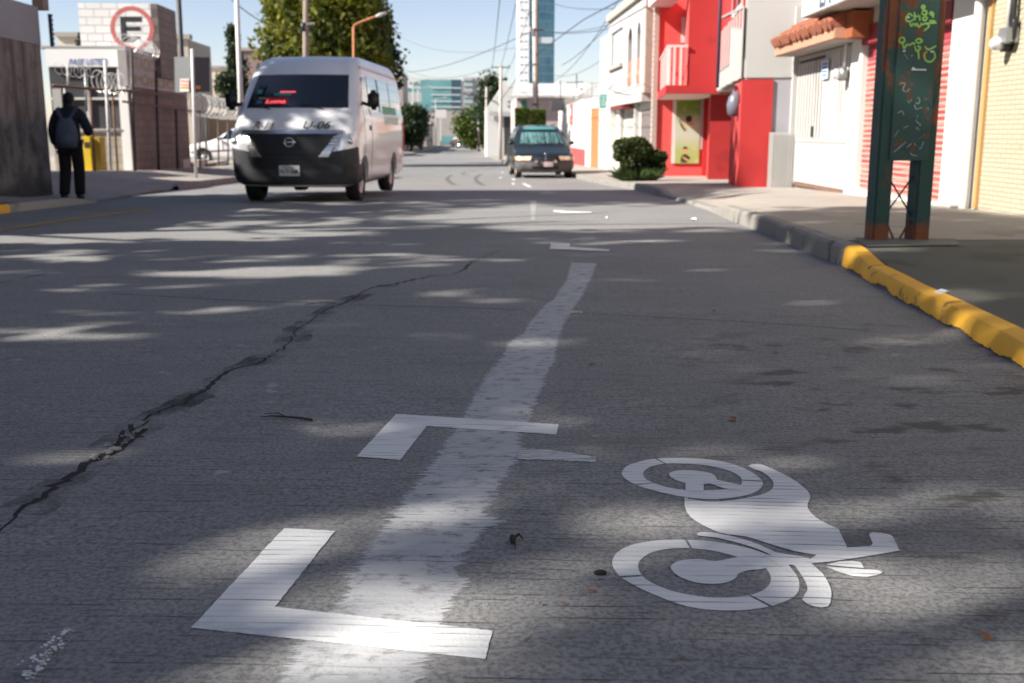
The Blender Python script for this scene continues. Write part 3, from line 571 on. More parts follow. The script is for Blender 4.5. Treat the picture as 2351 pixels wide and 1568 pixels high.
q = NT("peeling_shutter_paint"); X, Y, Z = q.xyz(); fz = q.math('FRACT', q.math('DIVIDE', Z, .072))
nn = q.noise(1, 4, .7, q.map((1, .8, 24))); rd = q.math('MULTIPLY', q.step(nn, .40, .54), q.math('MULTIPLY', q.step(fz, .45, .55), .95)); rd2 = q.math('MULTIPLY', q.step(q.noise(2.5, 3), .55, .75), .45)
top = q.step(Z, 1.75, 2.05); c = q.mix(rd2, (.36, .24, .20), (.32, .085, .075)); c = q.mix(rd, c, (.36, .022, .028)); c = q.mix(top, c, (.28, .025, .04)); c = q.mix(q.math('MULTIPLY', q.step(fz, .12, .04), .9), c, (.06, .045, .045)); M['shutter'] = q.fin(c, .6)
zl = zfl+.08
def fs(u, v):
    zz = zl+(zsh-zl)*v; k = (zz/.072) % 1; return FA.W(SH-.012*math.sin(math.pi*k)**.6, ys0+.003+(yf0-ys0-.006)*u, zz)
MB().grid(fs, 4, 260).build('roller_shutter', 'shutter', t, smooth=True)
MB().box(SH-.12, SH-.014, ys0+.003, yf0-.003, zsh-.26, zsh-.001, fr=FA).build('shutter_housing', 'darkred', t, bevel=.01)
MB().box(-.03, SH+.05, ys0-.2, yf0+.02, zfl-.3, zl, fr=FA).build('threshold', 'white', t, bevel=.01)
xs = -.62; yF, zF = FA.X(1840, 41.5, xs)
mb = MB(); mb.box(xs, .02, y0-.3, yF, zF, zF+.95, fr=FA); slab = mb.build('canopy_slab', 'white', t, bevel=.012)
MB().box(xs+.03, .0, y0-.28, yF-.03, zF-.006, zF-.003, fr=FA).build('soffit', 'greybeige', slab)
ye, ze = FA.X(1884, 16, xs); lt = MB(); text_mb(lt, "EN", FA.W(xs-.004, ye+.05, ze), -FA.ey, (0, 0, 1), .34, .004, .02); lt.build('lettering', mat("dark_blue_lettering", (.05, .08, .14), .7, .1, 5, 0), slab)
MB().box(0.02, 7, y0+.01, yF+.6, zF+.01, 6.2, fr=FA).build('upper_wall', 'white2', t)
dp = MB(); dp.tube(smooth_path([FA.W(-.075, y0+.10, 6), FA.W(-.075, y0+.10, zfl+.30), FA.W(-.075, y0+.12, zfl+.16), FA.W(-.16, y0+.22, zfl+.13)], 5), .055, 14); dp.build('drainpipe', 'white', t, smooth=True)
# metal gate
yg0, yg1 = yf1+.01, FA.X(1813, 433)[0]
t = facade('sheet_metal_gate', "tall white sheet metal gate with vertical slats beneath the tiled canopy", 'gate', FA, (yg0+yg1)/2)
M['gatewhite'] = mat('worn_white_gate_paint', (.50, .49, .47), .6, .12, 3, .1, 30, streak=((.22, .19, .17), .55, .55))
zg = gz(17)+.17; zt = 2.05; zmid = FA.X(1870, 323, 0)[1]
mb = MB(); mb.box(.05, .09, yg0+.03, yg1-.03, zg+.05, zmid, fr=FA); mb.build('lower_panel', 'whitemetal', t)
MB().box(.062, .095, yg0+.05, yg1-.05, zmid+.002, zt, fr=FA).build('gap_shade', mat('dark_gap_sheet', (.07, .066, .062), .8, .2, 2, .1, 30), t)  # dark sheet added for the shade lines between the slats
mb = MB()
yy = yg0+(yg1-yg0)*.47
while yy < yg1-.1: mb.box(.040, .05, yy, yy+.10, zmid+.03, zt-.05, fr=FA); yy += .175
mb.build('ribbed_panel', 'gatewhite', t)
mb = MB(); yy = yg0+.05
while yy < yg0+(yg1-yg0)*.44: mb.box(.046, .054, yy, yy+.125, zmid+.002, zt, fr=FA); yy += .165
mb.build('slat_panel', 'gatewhite', t)
mb = MB(); mb.box(.04, .1, yg0, yg0+.05, zg, zt, fr=FA); mb.box(.04, .1, yg1-.05, yg1, zg, zt, fr=FA); mb.box(.04, .1, yg0+.05, yg1-.05, zt, zt+.06, fr=FA); mb.box(.036, .1, yg0+.05, yg1-.05, zmid-.03, zmid+.03, fr=FA); mb.build('gate_frame', 'whitemetal', t, bevel=.006)
MB().box(.06, .085, yg0+.05, yg1-.05, zg-.02, zg+.05, fr=FA).build('bottom_rail', 'ruststeel', t)
yk, zk = FA.X(1864, 302, .02); MB().box(.005, .035, yk-.05, yk+.05, zk-.09, zk+.09, fr=FA).build('lock_box', 'darksteel', t, bevel=.008)
t2 = thing('gate_wall', "off white wall around and above the sheet metal gate", 'wall', base(FA, .2, yg1), -FA.a)
mb = MB(); mb.box(.12, 7, yf1+.003, yg1+.9, zg-.4, 5.9, fr=FA); mb.build('wall', 'white2', t2); MB().box(-.04, .118, yg1+.003, yg1+.30, zg-.4, 3.0, fr=FA).build('jamb', 'white2', t2)
ys_, zs_ = FA.X(1893, 160, .0); tb = thing('notice_board', "small white and blue notice fixed to the sheet metal gate", 'sign', FA.W(.02, ys_, zs_), -FA.a)
MB().box(.004, .018, ys_-.17, ys_+.17, zs_-.15, zs_+.15, fr=FA).build('board', mat("pale_blue_notice", (.45, .52, .66), .6, .2, 8, 0), tb); lt = MB()
for i in range(4): lt.box(.0, .0035, ys_-.13+.02*(i % 2), ys_+.13, zs_+.08-i*.06, zs_+.105-i*.06, fr=FA)
lt.build('lettering', 'bluepaint', tb)
yv, zv = FA.X(1934, 170, -.05); t = thing('electricity_meter', "pale round electricity meter with thin pipe beside the sheet metal gate", 'meter', FA.W(0, yv, zv), -FA.a)
MB().tube([FA.W(0, yv, zv), FA.W(-.1, yv, zv)], .10, 16).build('meter_socket', 'steel', t, smooth=True); MB().tube([FA.W(-.1, yv, zv), FA.W(-.17, yv, zv), FA.W(-.2, yv, zv)], [.085, .08, .03], 16).build('glass_dome', 'lamp', t, smooth=True)
MB().tube([FA.W(-.03, yv-.02, zv+.1), FA.W(-.03, yv-.02, 2.6)], .02, 8).build('conduit', 'steelgrey', t, smooth=True)
# tiled canopy over the gate
xa = -.42; ya0, za0 = FA.X(1915, 86, xa); ya1, za1 = FA.X(1778, 132, xa); zA = (za0+za1)/2
t = facade('tiled_canopy', "terracotta tiled canopy with salmon fascia above the sheet metal gate", 'canopy', FA, (ya0+ya1)/2)
MB().box(xa, .1, ya0, ya1, zA, zA+.17, fr=FA).build('fascia', 'salmon', t, bevel=.01)
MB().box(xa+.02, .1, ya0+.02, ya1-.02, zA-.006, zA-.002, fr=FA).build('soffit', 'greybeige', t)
MB().hexa([FA.W(*p) for p in ((xa+.16, ya0-.32, zA+.0), (.1, ya0-.32, zA+.0), (xa+.16, ya0-.003, zA+.0), (.1, ya0-.003, zA+.0), (xa+.16, ya0-.32, zA+.36), (.1, ya0-.32, zA+.36), (xa+.16, ya0-.003, zA+.36), (.1, ya0-.003, zA+.36))]).build('end_block', 'orange', t)
rt = MB(); n = 22
for i in range(n):
    y = ya0+(ya1-ya0)*(i+.5)/n+rnd.uniform(-.012, .012); wd = (ya1-ya0)/n*.52
    for k in range(3):
        u0, u1 = k/3, (k+1)/3+.06; jt = rnd.uniform(-.03, .02) if k == 0 else 0; p0 = FA.W(xa-.07+jt+.55*u0, y, zA+.19+.34*u0+.02); p1 = FA.W(xa-.06+.55*u1, y, zA+.19+.34*u1+.005); rt.tube([p0, p1], [wd*1.05, wd*.85], 9)
rt.hexa([FA.W(*p) for p in ((xa-.02, ya0, zA+.172), (.1, ya0, zA+.172), (xa-.02, ya1, zA+.172), (.1, ya1, zA+.172), (xa-.02, ya0, zA+.2), (.1, ya0, zA+.48), (xa-.02, ya1, zA+.2), (.1, ya1, zA+.48))])
rt.build('roof_tiles', 'terra', t, smooth=False)
# ------------------------------------------------------------------ white house with the overhanging upper floor
FB = Fr(5.03, 19.4, 9.0)
t = facade('white_overhang_house', "white house with a bare stucco upper floor hanging over the pavement", 'house', FB, 0)
zso = FB.Y(1694, 182, 0)[1]; gB = gz(20)+.13
yo0 = .0; yo1 = FB.X(1655, 201, 0)[0]
def hexa_s(x0, x1, y0, y1, z0, z1): return [FB.W(*p) for p in ((x0, y0, z0), (x1, y0, z0), (x0, y1, z0), (x1, y1, z0), (x0, y0, z1), (x1, y0, z1), (x0, y1, z1), (x1, y1, z1))]
up = MB().box(.03, 4, 0, 7.5, zso, 6.4, fr=FB).build('upper_floor', 'white2', t, bevel=.03)
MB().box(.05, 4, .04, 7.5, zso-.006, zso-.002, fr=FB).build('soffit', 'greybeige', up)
rl = MB(); yy = .02
while yy < yo1: rl.box(-.035, -.009, yy, min(yo1, yy+.40), zso+.02+.01*math.sin(yy*9), zso+(.38 if yy > 2.2 else .9+.1*yy) , fr=FB); yy += .48
rl.build('sheet_cladding', 'whitemetal', up)
MB().box(-.008, .028, .22, yo1+1.0, zso+.45, zso+3.0, fr=FB).build('red_front', 'red', up); rl = MB(); zr = zso+1.36
for i in range(9): yy = .1+i*(yo1-.2)/8; rl.box(-.03, -.012, yy-.10, yy+.10, zso+.4, zr-.08+.02*(i % 2), fr=FB)
rl.tube([FB.W(-.02, .02, zr-.1), FB.W(-.02, yo1, zr+.22)], .025, 8); rl.build('balcony_railing', 'whitemetal', up)
wf = MB().box(-.03, .028, .3, 2.4, 3.05, 4.6, fr=FB).build('window', 'whitemetal', up); MB().box(-.036, -.031, .5, 1.2, 3.15, 4.5, fr=FB).build('pane', 'glass', wf); MB().box(-.036, -.031, 1.35, 2.2, 3.15, 4.5, fr=FB).build('pane', 'sideglass', wf)
xw1 = FB.Y(1764, 431, 0)[0]
MB().box(.0, xw1, -.02, .10, gB-.4, zso-.008, fr=FB).build('side_wall', 'red', t)
rb = MB(); yc = FB.X(1672, 411, 0)[0]; yy = .12
while yy < yc: rb.box(.02+.0*(yy), .05, yy, yy+.11, gB-.5, zso-.01, fr=FB); rb.box(-.0, .019, yy+.03, yy+.08, gB-.5, zso-.42, fr=FB); yy += .16
rb.box(.052, .08, .1, yc, gB-.5, zso-.01, fr=FB); rb.build('ribbed_gate', 'redlit', t)
MB().box(xw1+.002, xw1+.75, .02, .07, gB-.4, zso-.01, fr=FB).build('side_door', mat("lavender_grey_door", (.30, .29, .32), .7, .12, 2, .1, 30), t)
sh = MB(); w_ = FB.Y(1815, 430, -.1)[0]-xw1
for i in range(20):
    k = .03*(i % 2); sh.box(xw1-.04+(w_+.04)*i/20, xw1-.04+(w_+.04)*(i+1)/20, -.1-k, -.094-k, gB-.25, gB+1.03, fr=FB)
tag(sh.build('corrugated_sheet', 'whitemetal', t), "short white corrugated sheet standing by the side door")
pp = MB(); pp.tube([FB.W(-.07, yo1+.12, 6.2), FB.W(-.07, yo1+.12, zso+.05)], .04, 8); pp.build('downpipe', mat("dark_blue_pipe", (.05, .05, .09), .5, .2, 5, 0), t, smooth=True)
# lamp on a bracket under the overhang
P = FB.W(-.02, .9, zso-.25)
t = thing('bracket_lamp', "grey hooded lamp on a curved arm under the white overhang", 'lamp', P, -FB.a)
MB().tube(smooth_path([FB.W(.02, yo1-1.2, zso-.02), FB.W(-.04, 1.6, zso+.0-.03), FB.W(-.06, .9, zso-.07), FB.W(-.05, .45, zso-.25)], 6), .025, 8).build('arm', 'black', t, smooth=True)
lm = MB(); lm.tube([FB.W(-.05, .5, zso-.2), FB.W(-.06, .5, zso-.3), FB.W(-.07, .5, zso-.45), FB.W(-.075, .5, zso-.62), FB.W(-.08, .5, zso-.66)], [.05, .12, .15, .12, .02], 14); lm.build('lamp_shade', mat("lamp_grey_plastic", (.13, .14, .17), .35, .2, 4, 0, coat=.3), t, smooth=True)
# ------------------------------------------------------------------ red house
FC = Fr(6.0, 26.0, 3.0)
gC = gz(28)+.14
t = facade('red_house', "bright red two storey house with white balcony rails and a green poster door", 'house', FC, 2)
yp = 4.6                                   # recessed front
x_l = FC.Y(1507, 300, yp)[0]
MB().box(x_l, 4, yp, yp+.3, gC-.6, 6.9, fr=FC).build('front_wall', 'redlit', t); MB().box(x_l+1.6, 4.2, yp+.31, 11, gC-.6, 6.8, fr=FC).build('rear_block', 'red', t)
xcl, xcr = FC.Y(1625, 411, 0)[0], FC.Y(1680, 411, 0)[0]
zlw = FC.Y(1600, 216, 0)[1]-.003; xk = FC.Y(1620, 400, yp)[0]; MB().hexa([FC.W(*p) for p in ((xcl, 0, gC-.6), (xcr+.6, 0, gC-.6), (xk, yp-.01, gC-.6), (xcr+1.6, yp-.01, gC-.6), (xcl, 0, zlw), (xcr+.6, 0, zlw), (xk, yp-.01, zlw), (xcr+1.6, yp-.01, zlw))]).build('lower_wing', 'red', t)
xsl, zsl = FC.Y(1528, 215, -.3); xsr = FC.Y(1627, 215, -.3)[0]
sb = MB(); sb.hexa([FC.W(*p) for p in ((xsl, -.3, zsl), (xsr+.5, -.3, zsl), (x_l, yp-.01, zsl), (xsr+.5, yp-.01, zsl), (xsl, -.3, zsl+.2), (xsr+.5, -.3, zsl+.2), (x_l, yp-.01, zsl+.2), (xsr+.5, yp-.01, zsl+.2))]); sb = sb.build('balcony_slab', 'red', t)
MB().add([FC.W(*p) for p in ((xsl+.03, -.27, zsl-.004), (xsr+.5, -.27, zsl-.004), (xsr+.5, yp-.02, zsl-.004), (x_l+.03, yp-.02, zsl-.004))], [(0, 1, 2, 3)]).build('soffit', mat("pale_green_soffit", (.62, .62, .56), .9, .06, 2, .1, 40), sb)
xu0 = FC.Y(1578, 195, -.2)[0]; xu1 = FC.Y(1634, 195, -.2)[0]
xk2 = FC.Y(1572, 120, yp)[0]; zq = zsl+.203; uw = MB(); uw.hexa([FC.W(*p) for p in ((xu0, -.2, zq), (xu1+1.2, -.2, zq), (xk2, yp-.01, zq), (xu1+1.6, yp-.01, zq), (xu0, -.2, 7.2), (xu1+1.2, -.2, 7.2), (xk2, yp-.01, 7.2), (xu1+1.6, yp-.01, 7.2))]); uw.build('upper_wing', 'red', t)
MB().add([FC.W(*p) for p in ((xu0-.012, -.19, zq), (xk2-.012, yp-.02, zq), (xk2-.012, yp-.02, 7.2), (xu0-.012, -.19, 7.2), (xu0-.003, -.19, zq), (xk2-.003, yp-.02, zq), (xk2-.003, yp-.02, 7.2), (xu0-.003, -.19, 7.2))], [(0, 1, 2, 3), (7, 6, 5, 4), (0, 4, 5, 1), (3, 2, 6, 7), (0, 3, 7, 4), (1, 5, 6, 2)]).build('return_wall', 'redlit', t)  # side of the upper wing skinned in the lighter, sunlit red
zrt = FC.Y(1560, 108, -.25)[1]
bars = MB()
for px in (1537, 1548, 1563): xb = FC.Y(px, 150, -.25)[0]; bars.box(xb-.025, xb+.025, -.27, -.22, zsl+.2, zrt, fr=FC)
bars.box(xsl+.02, xu0-.02, -.27, -.22, zrt, zrt+.05, fr=FC)
for i in range(14):
    k = i/13; bars.add(*[[FC.W(*p) for p in ((xsl+.04+(x_l-xsl)*k-.02, -.2+(yp-.2)*k, zsl+.2), (xsl+.04+(x_l-xsl)*k+.03, -.2+(yp-.2)*k, zsl+.2), (xsl+.04+(x_l-xsl)*k+.03, -.2+(yp-.2)*k, zrt), (xsl+.04+(x_l-xsl)*k-.02, -.2+(yp-.2)*k, zrt))], [(0, 1, 2, 3)]])
bars.tube([FC.W(xsl+.04, -.22, zrt+.02), FC.W(x_l+.05, yp-.1, zrt+.02)], .03, 8); bars.build('balcony_railing', 'white', t)
s2 = MB(); z2_ = FC.Y(1545, 17, yp)[1]; s2.box(xsl+.1, xu0+.2, -.3, yp-.01, z2_, z2_+.25, fr=FC); s2.build('upper_slab', 'white', t)
xd, zd = FC.Y(1572, 70, yp-.02); df = MB().box(xd-.09, xd+.09, yp-.05, yp-.003, zd-.33, zd+.36, fr=FC).build('door_frame', 'white', t)
# poster door
x0_, zt_ = FC.Y(1554, 226, yp-.05); x1_, zb2 = FC.Y(1604, 375, yp-.05)
q = NT("green_poster_print"); X, Y, Z = q.xyz(); g = q.step(Z, zb2-t.location.z, zt_-t.location.z); nz = q.noise(3.2, 3)
c = q.mix(q.step(g, .0, .45), (.30, .42, .12), (.46, .52, .42)); c = q.mix(q.step(g, .62, .95), c, (.13, .27, .04)); c = q.mix(q.math('MULTIPLY', q.step(nz, .5, .7), .5), c, (.44, .52, .32)); M['poster'] = q.fin(c, .5)
po = MB().box(x0_, x1_, yp-.05, yp-.035, zb2, zt_, fr=FC).build('poster', 'poster', t)
MB().box(x0_-.10, x0_-.004, yp-.045, yp-.004, zb2, zt_, fr=FC).build('poster_edge', 'white', t); MB().box(x1_+.004, x1_+.09, yp-.04, yp-.004, zb2+.4, zt_, fr=FC).build('poster_edge', 'white2', t)
def pfig(P, m, k): # flat printed shape on the poster
    b = MB(); Q = [Vector(FC.W(*(lambda r: (r[0], yp-.0515-.0008*k, r[1]))(FC.Y(1175.5+a/4, c/4, yp-.05)))) for a, c in P]; tri = tessellate_polygon([Q]); b.add(Q, [tuple(x) for x in tri]); return b.build('printed_figure', m, po)
hairm = mat("printed_dark_hair", (.035, .03, .02), .6, .1, 5, 0); facem = mat("printed_skin", (.50, .33, .14), .6, .1, 5, 0); blk = mat("printed_dark_shirt", (.03, .045, .03), .6, .2, 5, 0)
pfig(smooth2([(1595, 1085), (1615, 1062), (1645, 1066), (1652, 1095), (1640, 1118), (1605, 1118)], 3), hairm, 1); pfig(smooth2([(1600, 1110), (1645, 1110), (1672, 1130), (1650, 1150), (1605, 1140)], 3), facem, 0)
pfig([(1532, 1100), (1560, 1100), (1580, 1150), (1600, 1205), (1582, 1205), (1548, 1155)], blk, 0); pfig([(1540, 1110), (1555, 1105), (1610, 1190), (1598, 1200)], facem, 1)
pfig(smooth2([(1568, 1375), (1590, 1350), (1612, 1375), (1606, 1405), (1590, 1418), (1574, 1405)], 3), facem, 0); pfig(smooth2([(1566, 1378), (1578, 1348), (1600, 1346), (1616, 1372), (1604, 1368), (1580, 1366)], 3), hairm, 1)
pfig([(1560, 1425), (1590, 1412), (1615, 1425), (1640, 1450), (1600, 1495), (1548, 1490), (1550, 1450)], blk, 1); pfig([(1556, 1440), (1570, 1436), (1640, 1480), (1690, 1492), (1600, 1475)], facem, 2)
MB().box(x1_+.1, max(xk-.02, x1_+.2), yp-.06, yp-.003, zb2-.4, zt_-.05, fr=FC).build('door_leaf', 'red', t)
# ------------------------------------------------------------------ house with arches
XD = 5.6; YD0 = YX(1474, XD); YD1 = YX(1394, XD)
gD = gz(38)+.15; FD = Fr(XD, YD0, 0)
t = facade('arcade_house', "pale two storey house with two tall arches and red balusters upstairs", 'house', FD, 4)
zd0 = FD.X(1474, 214)[1]; zd1 = FD.X(1474, -5)[1]; LD = YD1-YD0
def fz(py, px=1474): return FD.X(px, py)[1]
def wall_holes(fr, y0, y1, z0, z1, holes, th, m, name, parent):   # street wall with openings; holes are (y,z) outlines
    bm = bmesh.new(); mb = MB(); outer = [Vector((y0, z0, 0)), Vector((y1, z0, 0)), Vector((y1, z1, 0)), Vector((y0, z1, 0))]; loops = [outer]+[[Vector((a, b, 0)) for a, b in h] for h in holes]; bm.free()
    pts = [p for l in loops for p in l]; tri = tessellate_polygon(loops); n = len(pts)
    vs = [fr.W(0, p.x, p.y) for p in pts]+[fr.W(th, p.x, p.y) for p in pts]; fs = [tuple(x) for x in tri]+[tuple(i+n for i in x[::-1]) for x in tri]; o = 0
    for l in loops:
        k = len(l); fs += [(o+i, o+(i+1) % k, o+(i+1) % k+n, o+i+n) for i in range(k)]; o += k
    mb.add(vs, fs); return mb.build(name, m, parent, fix=True)
def arch(y0, y1, z0, z1, n=10): c = (y0+y1)/2; r = (y1-y0)/2; return [(y0, z0), (y1, z0)]+[(c+r*math.cos(math.pi*i/n), z1-.5+.5*math.sin(math.pi*i/n)*1.0) for i in range(n+1)]
def yd(px): return YX(px, XD)-YD0
def zpx(px, py): return FD.X(px, py)[1]
a1 = (yd(1465.5), yd(1458)); a2 = (yd(1447), yd(1437.5)); zsill = zpx(1462, 137); 
win = [(yd(1425), zpx(1412, 150)), (yd(1400), zpx(1412, 150)), (yd(1400), zpx(1412, 72)), (yd(1425), zpx(1412, 72))]
dadoz = zpx(1462, 195)
wall_holes(FD, .0, LD, zd0, zd1, [arch(a1[0], a1[1], dadoz, zpx(1462, 53)), arch(a2[0], a2[1], dadoz, zpx(1443, 66)), win], .25, 'white2', 'upper_wall', t)
MB().box(0, 5, -.25, -.003, zd0, zd1+.3, fr=FD).build('side_wall', 'roughstucco', t)
mb = MB(); mb.box(.9, 5, .0, LD, zd0, zd1, fr=FD); mb.build('rear_wall', 'greybeige', t)
MB().box(-.12, 5, -.27, LD, zd1+.003, zd1+.28, fr=FD).build('parapet', 'greybeige', t); MB().box(-.05, 5, -.02, LD, zd0-.25, zd0-.003, fr=FD).build('floor_slab', 'white2', t)
wf = MB().box(.08, .12, yd(1425)+.02, yd(1400)-.02, zpx(1412, 150)+.02, zpx(1412, 72)-.02, fr=FD).build('window', mat("blue_grey_curtained_glass", (.48, .54, .58), .2, .1, 2, 0, coat=.6), t)
mb = MB(); mb.box(.06, .079, yd(1413)-.1, yd(1413)+.1, zpx(1412, 150), zpx(1412, 72), fr=FD); mb.build('mullion', 'white2', wf)
MB().box(-.12, .05, yd(1427), yd(1398), zpx(1412, 152)-.12, zpx(1412, 152), fr=FD).build('sill', 'greybeige', t)
for a in (a1, a2):
    bl = MB(); bl.box(.02, .2, a[0]+.02, a[1]-.02, zsill-.05, zsill+.03, fr=FD); bl.box(.02, .2, a[0]+.02, a[1]-.02, dadoz, dadoz+.06, fr=FD)
    k = 3
    for i in range(k):
        yy = a[0]+(a[1]-a[0])*(i+.5)/k; h = zsill-.05-dadoz-.06; bl.tube([FD.W(.1, yy, dadoz+.06+h*f) for f in (0, .15, .35, .6, .8, 1)], [.09, .13, .15, .09, .11, .12], 10)
    bl.build('baluster_panel', 'terra' if 0 else mat("salmon_red_baluster", (.55, .17, .12), .85, .1, 4, .1, 40), t)
XL = .35
mb = MB(); mb.box(XL, 5, -.25, LD, gD-.6, zd0-.26, fr=FD); mb.build('lower_wall', mat("ivory_wall", (.60, .57, .50), .9, .08, 2, .2, 40), t)
def on(px): return YX(px, (XD+XL))-YD0
mb = MB(); mb.box(XL-.03, XL-.003, on(1501), on(1473), gD-.2, zpx(1474, 250), fr=FD); mb.build('roller_door', mat("brown_grey_roller_door", (.15, .125, .12), .6, .25, 3, .1, 30), t)
mb = MB(); zz = gD-.1
while zz < zpx(1448, 255): mb.box(XL-.03, XL-.003, on(1459), on(1438), zz, zz+.09, fr=FD); zz += .1
mb.build('shutter', 'whitemetal', t); MB().box(XL-.5, XL-.003, on(1460), on(1430), zpx(1448, 246), zpx(1448, 240), fr=FD).build('awning', 'darkred', t)
for px in (1466, 1432, 1412): MB().box(XL-.16, XL-.004, on(px)-.12, on(px)+.12, gD-.6, zd0-.27, fr=FD).build('column', 'white2', t)
# brick edge between the red house and the arcade house
Fx = FC.Y(1505, 200, yp-.4)
MB().box(x_l-.14, x_l-.004, yp-.06, yp+.25, gC-.6, 6.6, fr=FC).build('party_wall', block_mat("exposed_brick", (.24, .12, .08), (.45, .4, .36), .06, .07, .02, 'XZ', None, .3), t if 0 else bpy.data.objects['red_house'])
# ------------------------------------------------------------------ white walls beyond
FE = Fr(5.7, YD1+.05, 0)
t = facade('white_corner_building', "narrow tall white building carrying the green sign beside the arcade house", 'building', FE, 1)
yE1 = YX(1376, 5.7)-FE.o.y; zE = FE.X(1390, 82)[1]
MB().box(0, 4, .0, yE1, gz(46)-.5, zE, fr=FE).build('wall', 'white', t)
MB().box(-.03, -.003, .25, 1.1, gz(46), gz(46)+2.0, fr=FE).build('door', mat("white_door_dark_gap", (.55, .55, .55), .7, .1, 2, 0), t)
mb = MB(); mb.box(-.02, -.002, 1.6, 1.75, gz(46)+.3, gz(46)+1.9, fr=FE); mb.build('downpipe', 'steelgrey', t)
P = FY(1385.5, 232, FE.o.y+.3); t = thing('hanging_sign', "teal green sign hanging from the narrow white building", 'sign', P)
sx = 8*(FE.o.y+.3)/2400; szh = 15.5*(FE.o.y+.3)/2400
MB().box(P.x-sx, P.x+sx, P.y-.03, P.y+.03, P.z-szh, P.z+szh).build('board', 'tealsign', t, bevel=.01)
lt = MB()
for i in range(5): lt.box(P.x-sx*.75+.03*(i % 2), P.x+sx*(.75-.1*(i % 3)), P.y-.034, P.y-.031, P.z+szh*(.6-.32*i), P.z+szh*(.74-.32*i))
lt.build('lettering', 'white', t)
FF = Fr(5.5, FE.o.y+yE1+.05, 0)
t = facade('white_front_wall', "long low white wall with an orange wooden door", 'wall', FF, 3)
yF1 = YX(1282, 5.5)-FF.o.y; zF0 = FF.X(1330, 232)[1]
y_d0, y_d1 = YX(1374, 5.5)-FF.o.y, YX(1357, 5.5)-FF.o.y; zdo = FF.X(1374, 246)[1]; gF = gz(FF.o.y+2)+.14
wall_holes(FF, 0, yF1, gF-.8, zF0, [[(y_d0, gF), (y_d1, gF), (y_d1, zdo), (y_d0, zdo)]], .3, 'white', 'wall', t)
MB().box(-.015, .05, y_d0+.02, y_d1-.02, gF-.02, zdo-.02, fr=FF).build('door', 'orangedoor', t)
MB().box(-.03, -.003, 3.5, yF1-1, gF-.7, gF+.75, fr=FF).build('painted_dado', mat("red_painted_dado", (.62, .06, .06), .8, .1, 2, .1, 30), t)
P = FF.W(-.05, YX(1313, 5.5)-FF.o.y, FF.X(1313, 262)[1]); t2 = thing('wall_sign', "narrow red sign on the white wall behind the minivan", 'sign', P)
MB().box(P.x-.05, P.x+.02, P.y-.5, P.y+.5, P.z-.55, P.z+.55).build('board', 'redpaint', t2); MB().box(P.x-.055, P.x-.051, P.y-.3, P.y+.3, P.z-.1, P.z+.3).build('lettering', 'white', t2)
# ------------------------------------------------------------------ totem on the right pavement
P = G(2068, 552, sw(7)); YT = P.y; gT = P.z
t = thing('metal_totem', "tall rusty green metal totem on two legs covered with scrawled tags", 'totem', (P.x, YT, gT))
q = NT("rusty_green_paint"); X, Y, Z = q.xyz(); hi = q.step(Z, 1.15, 2.3); n = q.noise(3.4, 6, .68); n2 = q.noise(14, 4, .7)
f = q.step(q.math('ADD', q.math('ADD', n, q.math('MULTIPLY', hi, .13)), q.math('MULTIPLY', n2, .12)), .62, .67)
low = q.step(q.math('ADD', q.math('MULTIPLY', n2, .25), q.math('MULTIPLY', Z, -1)), -.06, .08); f = q.math('MAXIMUM', f, low)
rust = q.mix(q.noise(20, 4), (.10, .032, .018), (.26, .085, .03)); c = q.mix(f, q.mix(q.noise(2, 3), (.014, .050, .047), (.030, .088, .078)), rust); q.bump(q.math('ADD', f, q.noise(60, 3)), .25, .003); M['totem'] = q.fin(c, q.math('ADD', .45, q.math('MULTIPLY', f, .4)), 0, .4)
q = NT("rusty_totem_leg"); X, Y, Z = q.xyz(); n = q.noise(5, 6, .7, q.map((1.4, 1.4, .6))); f = q.step(q.math('ADD', n, q.math('MULTIPLY', q.step(Z, .5, 2.4), .20)), .55, .62); f = q.math('MAXIMUM', f, q.step(q.math('SUBTRACT', .2, q.math('ADD', Z, q.math('MULTIPLY', q.noise(9, 3), .14))), -.02, .06))
M['totemleg'] = q.fin(q.mix(f, q.mix(q.noise(3, 3), (.013, .044, .042), (.027, .078, .068)), q.mix(q.noise(25, 4), (.09, .03, .018), (.24, .08, .03))), .6, 0, .4)
FT = Fr(P.x, YT, 0)
xL0, xL1 = FT.Y(2003, 552)[0], FT.Y(2040, 552)[0]; xR0, xR1 = FT.Y(2097, 552)[0], FT.Y(2133, 552)[0]; zp = FT.Y(2068, 369)[1]; HT = 3.6
for a, b in ((xL0, xL1), (xR0, xR1)): MB().box(a, b, 0, .17, gT-.05, gT+HT, fr=FT).build('leg', 'totemleg', t, bevel=.012)
pn = MB().box(xL0+.18*(xR1-xL0), xR1-.13*(xR1-xL0), -.012, .12, zp, gT+HT-.05, fr=FT).build('panel', 'totem', t, bevel=.006)
zA_, zB_ = FT.Y(2068, 405)[1], FT.Y(2068, 497)[1]
for s_ in (0, 1):
    a, b = (xL1-.005, xR0+.005) if s_ == 0 else (xR0+.005, xL1-.005)
    MB().tube([FT.W(a, .08+.012*s_, zA_), FT.W(b, .08+.012*s_, zB_)], .0065, 8).build('brace', 'totemleg', t)
    MB().tube([FT.W(b, .08, zB_-.02), FT.W((a+b)/2+(b-a)*.12, .08, gT+.005)], .0075, 8).build('brace', 'totemleg', t)
    MB().tube(smooth_path([FT.W(a, .08, zA_+.0), FT.W(a, .08, zp-.03), FT.W(a+(b-a)*.08, .08, zp)], 4), .006, 8).build('brace', 'totemleg', t)
def tp(p, k=0): x, z = FT.Y(1763.25+p[0]/4, p[1]/4, -.016); return FT.W(x, -.0145-.0006*k, z)
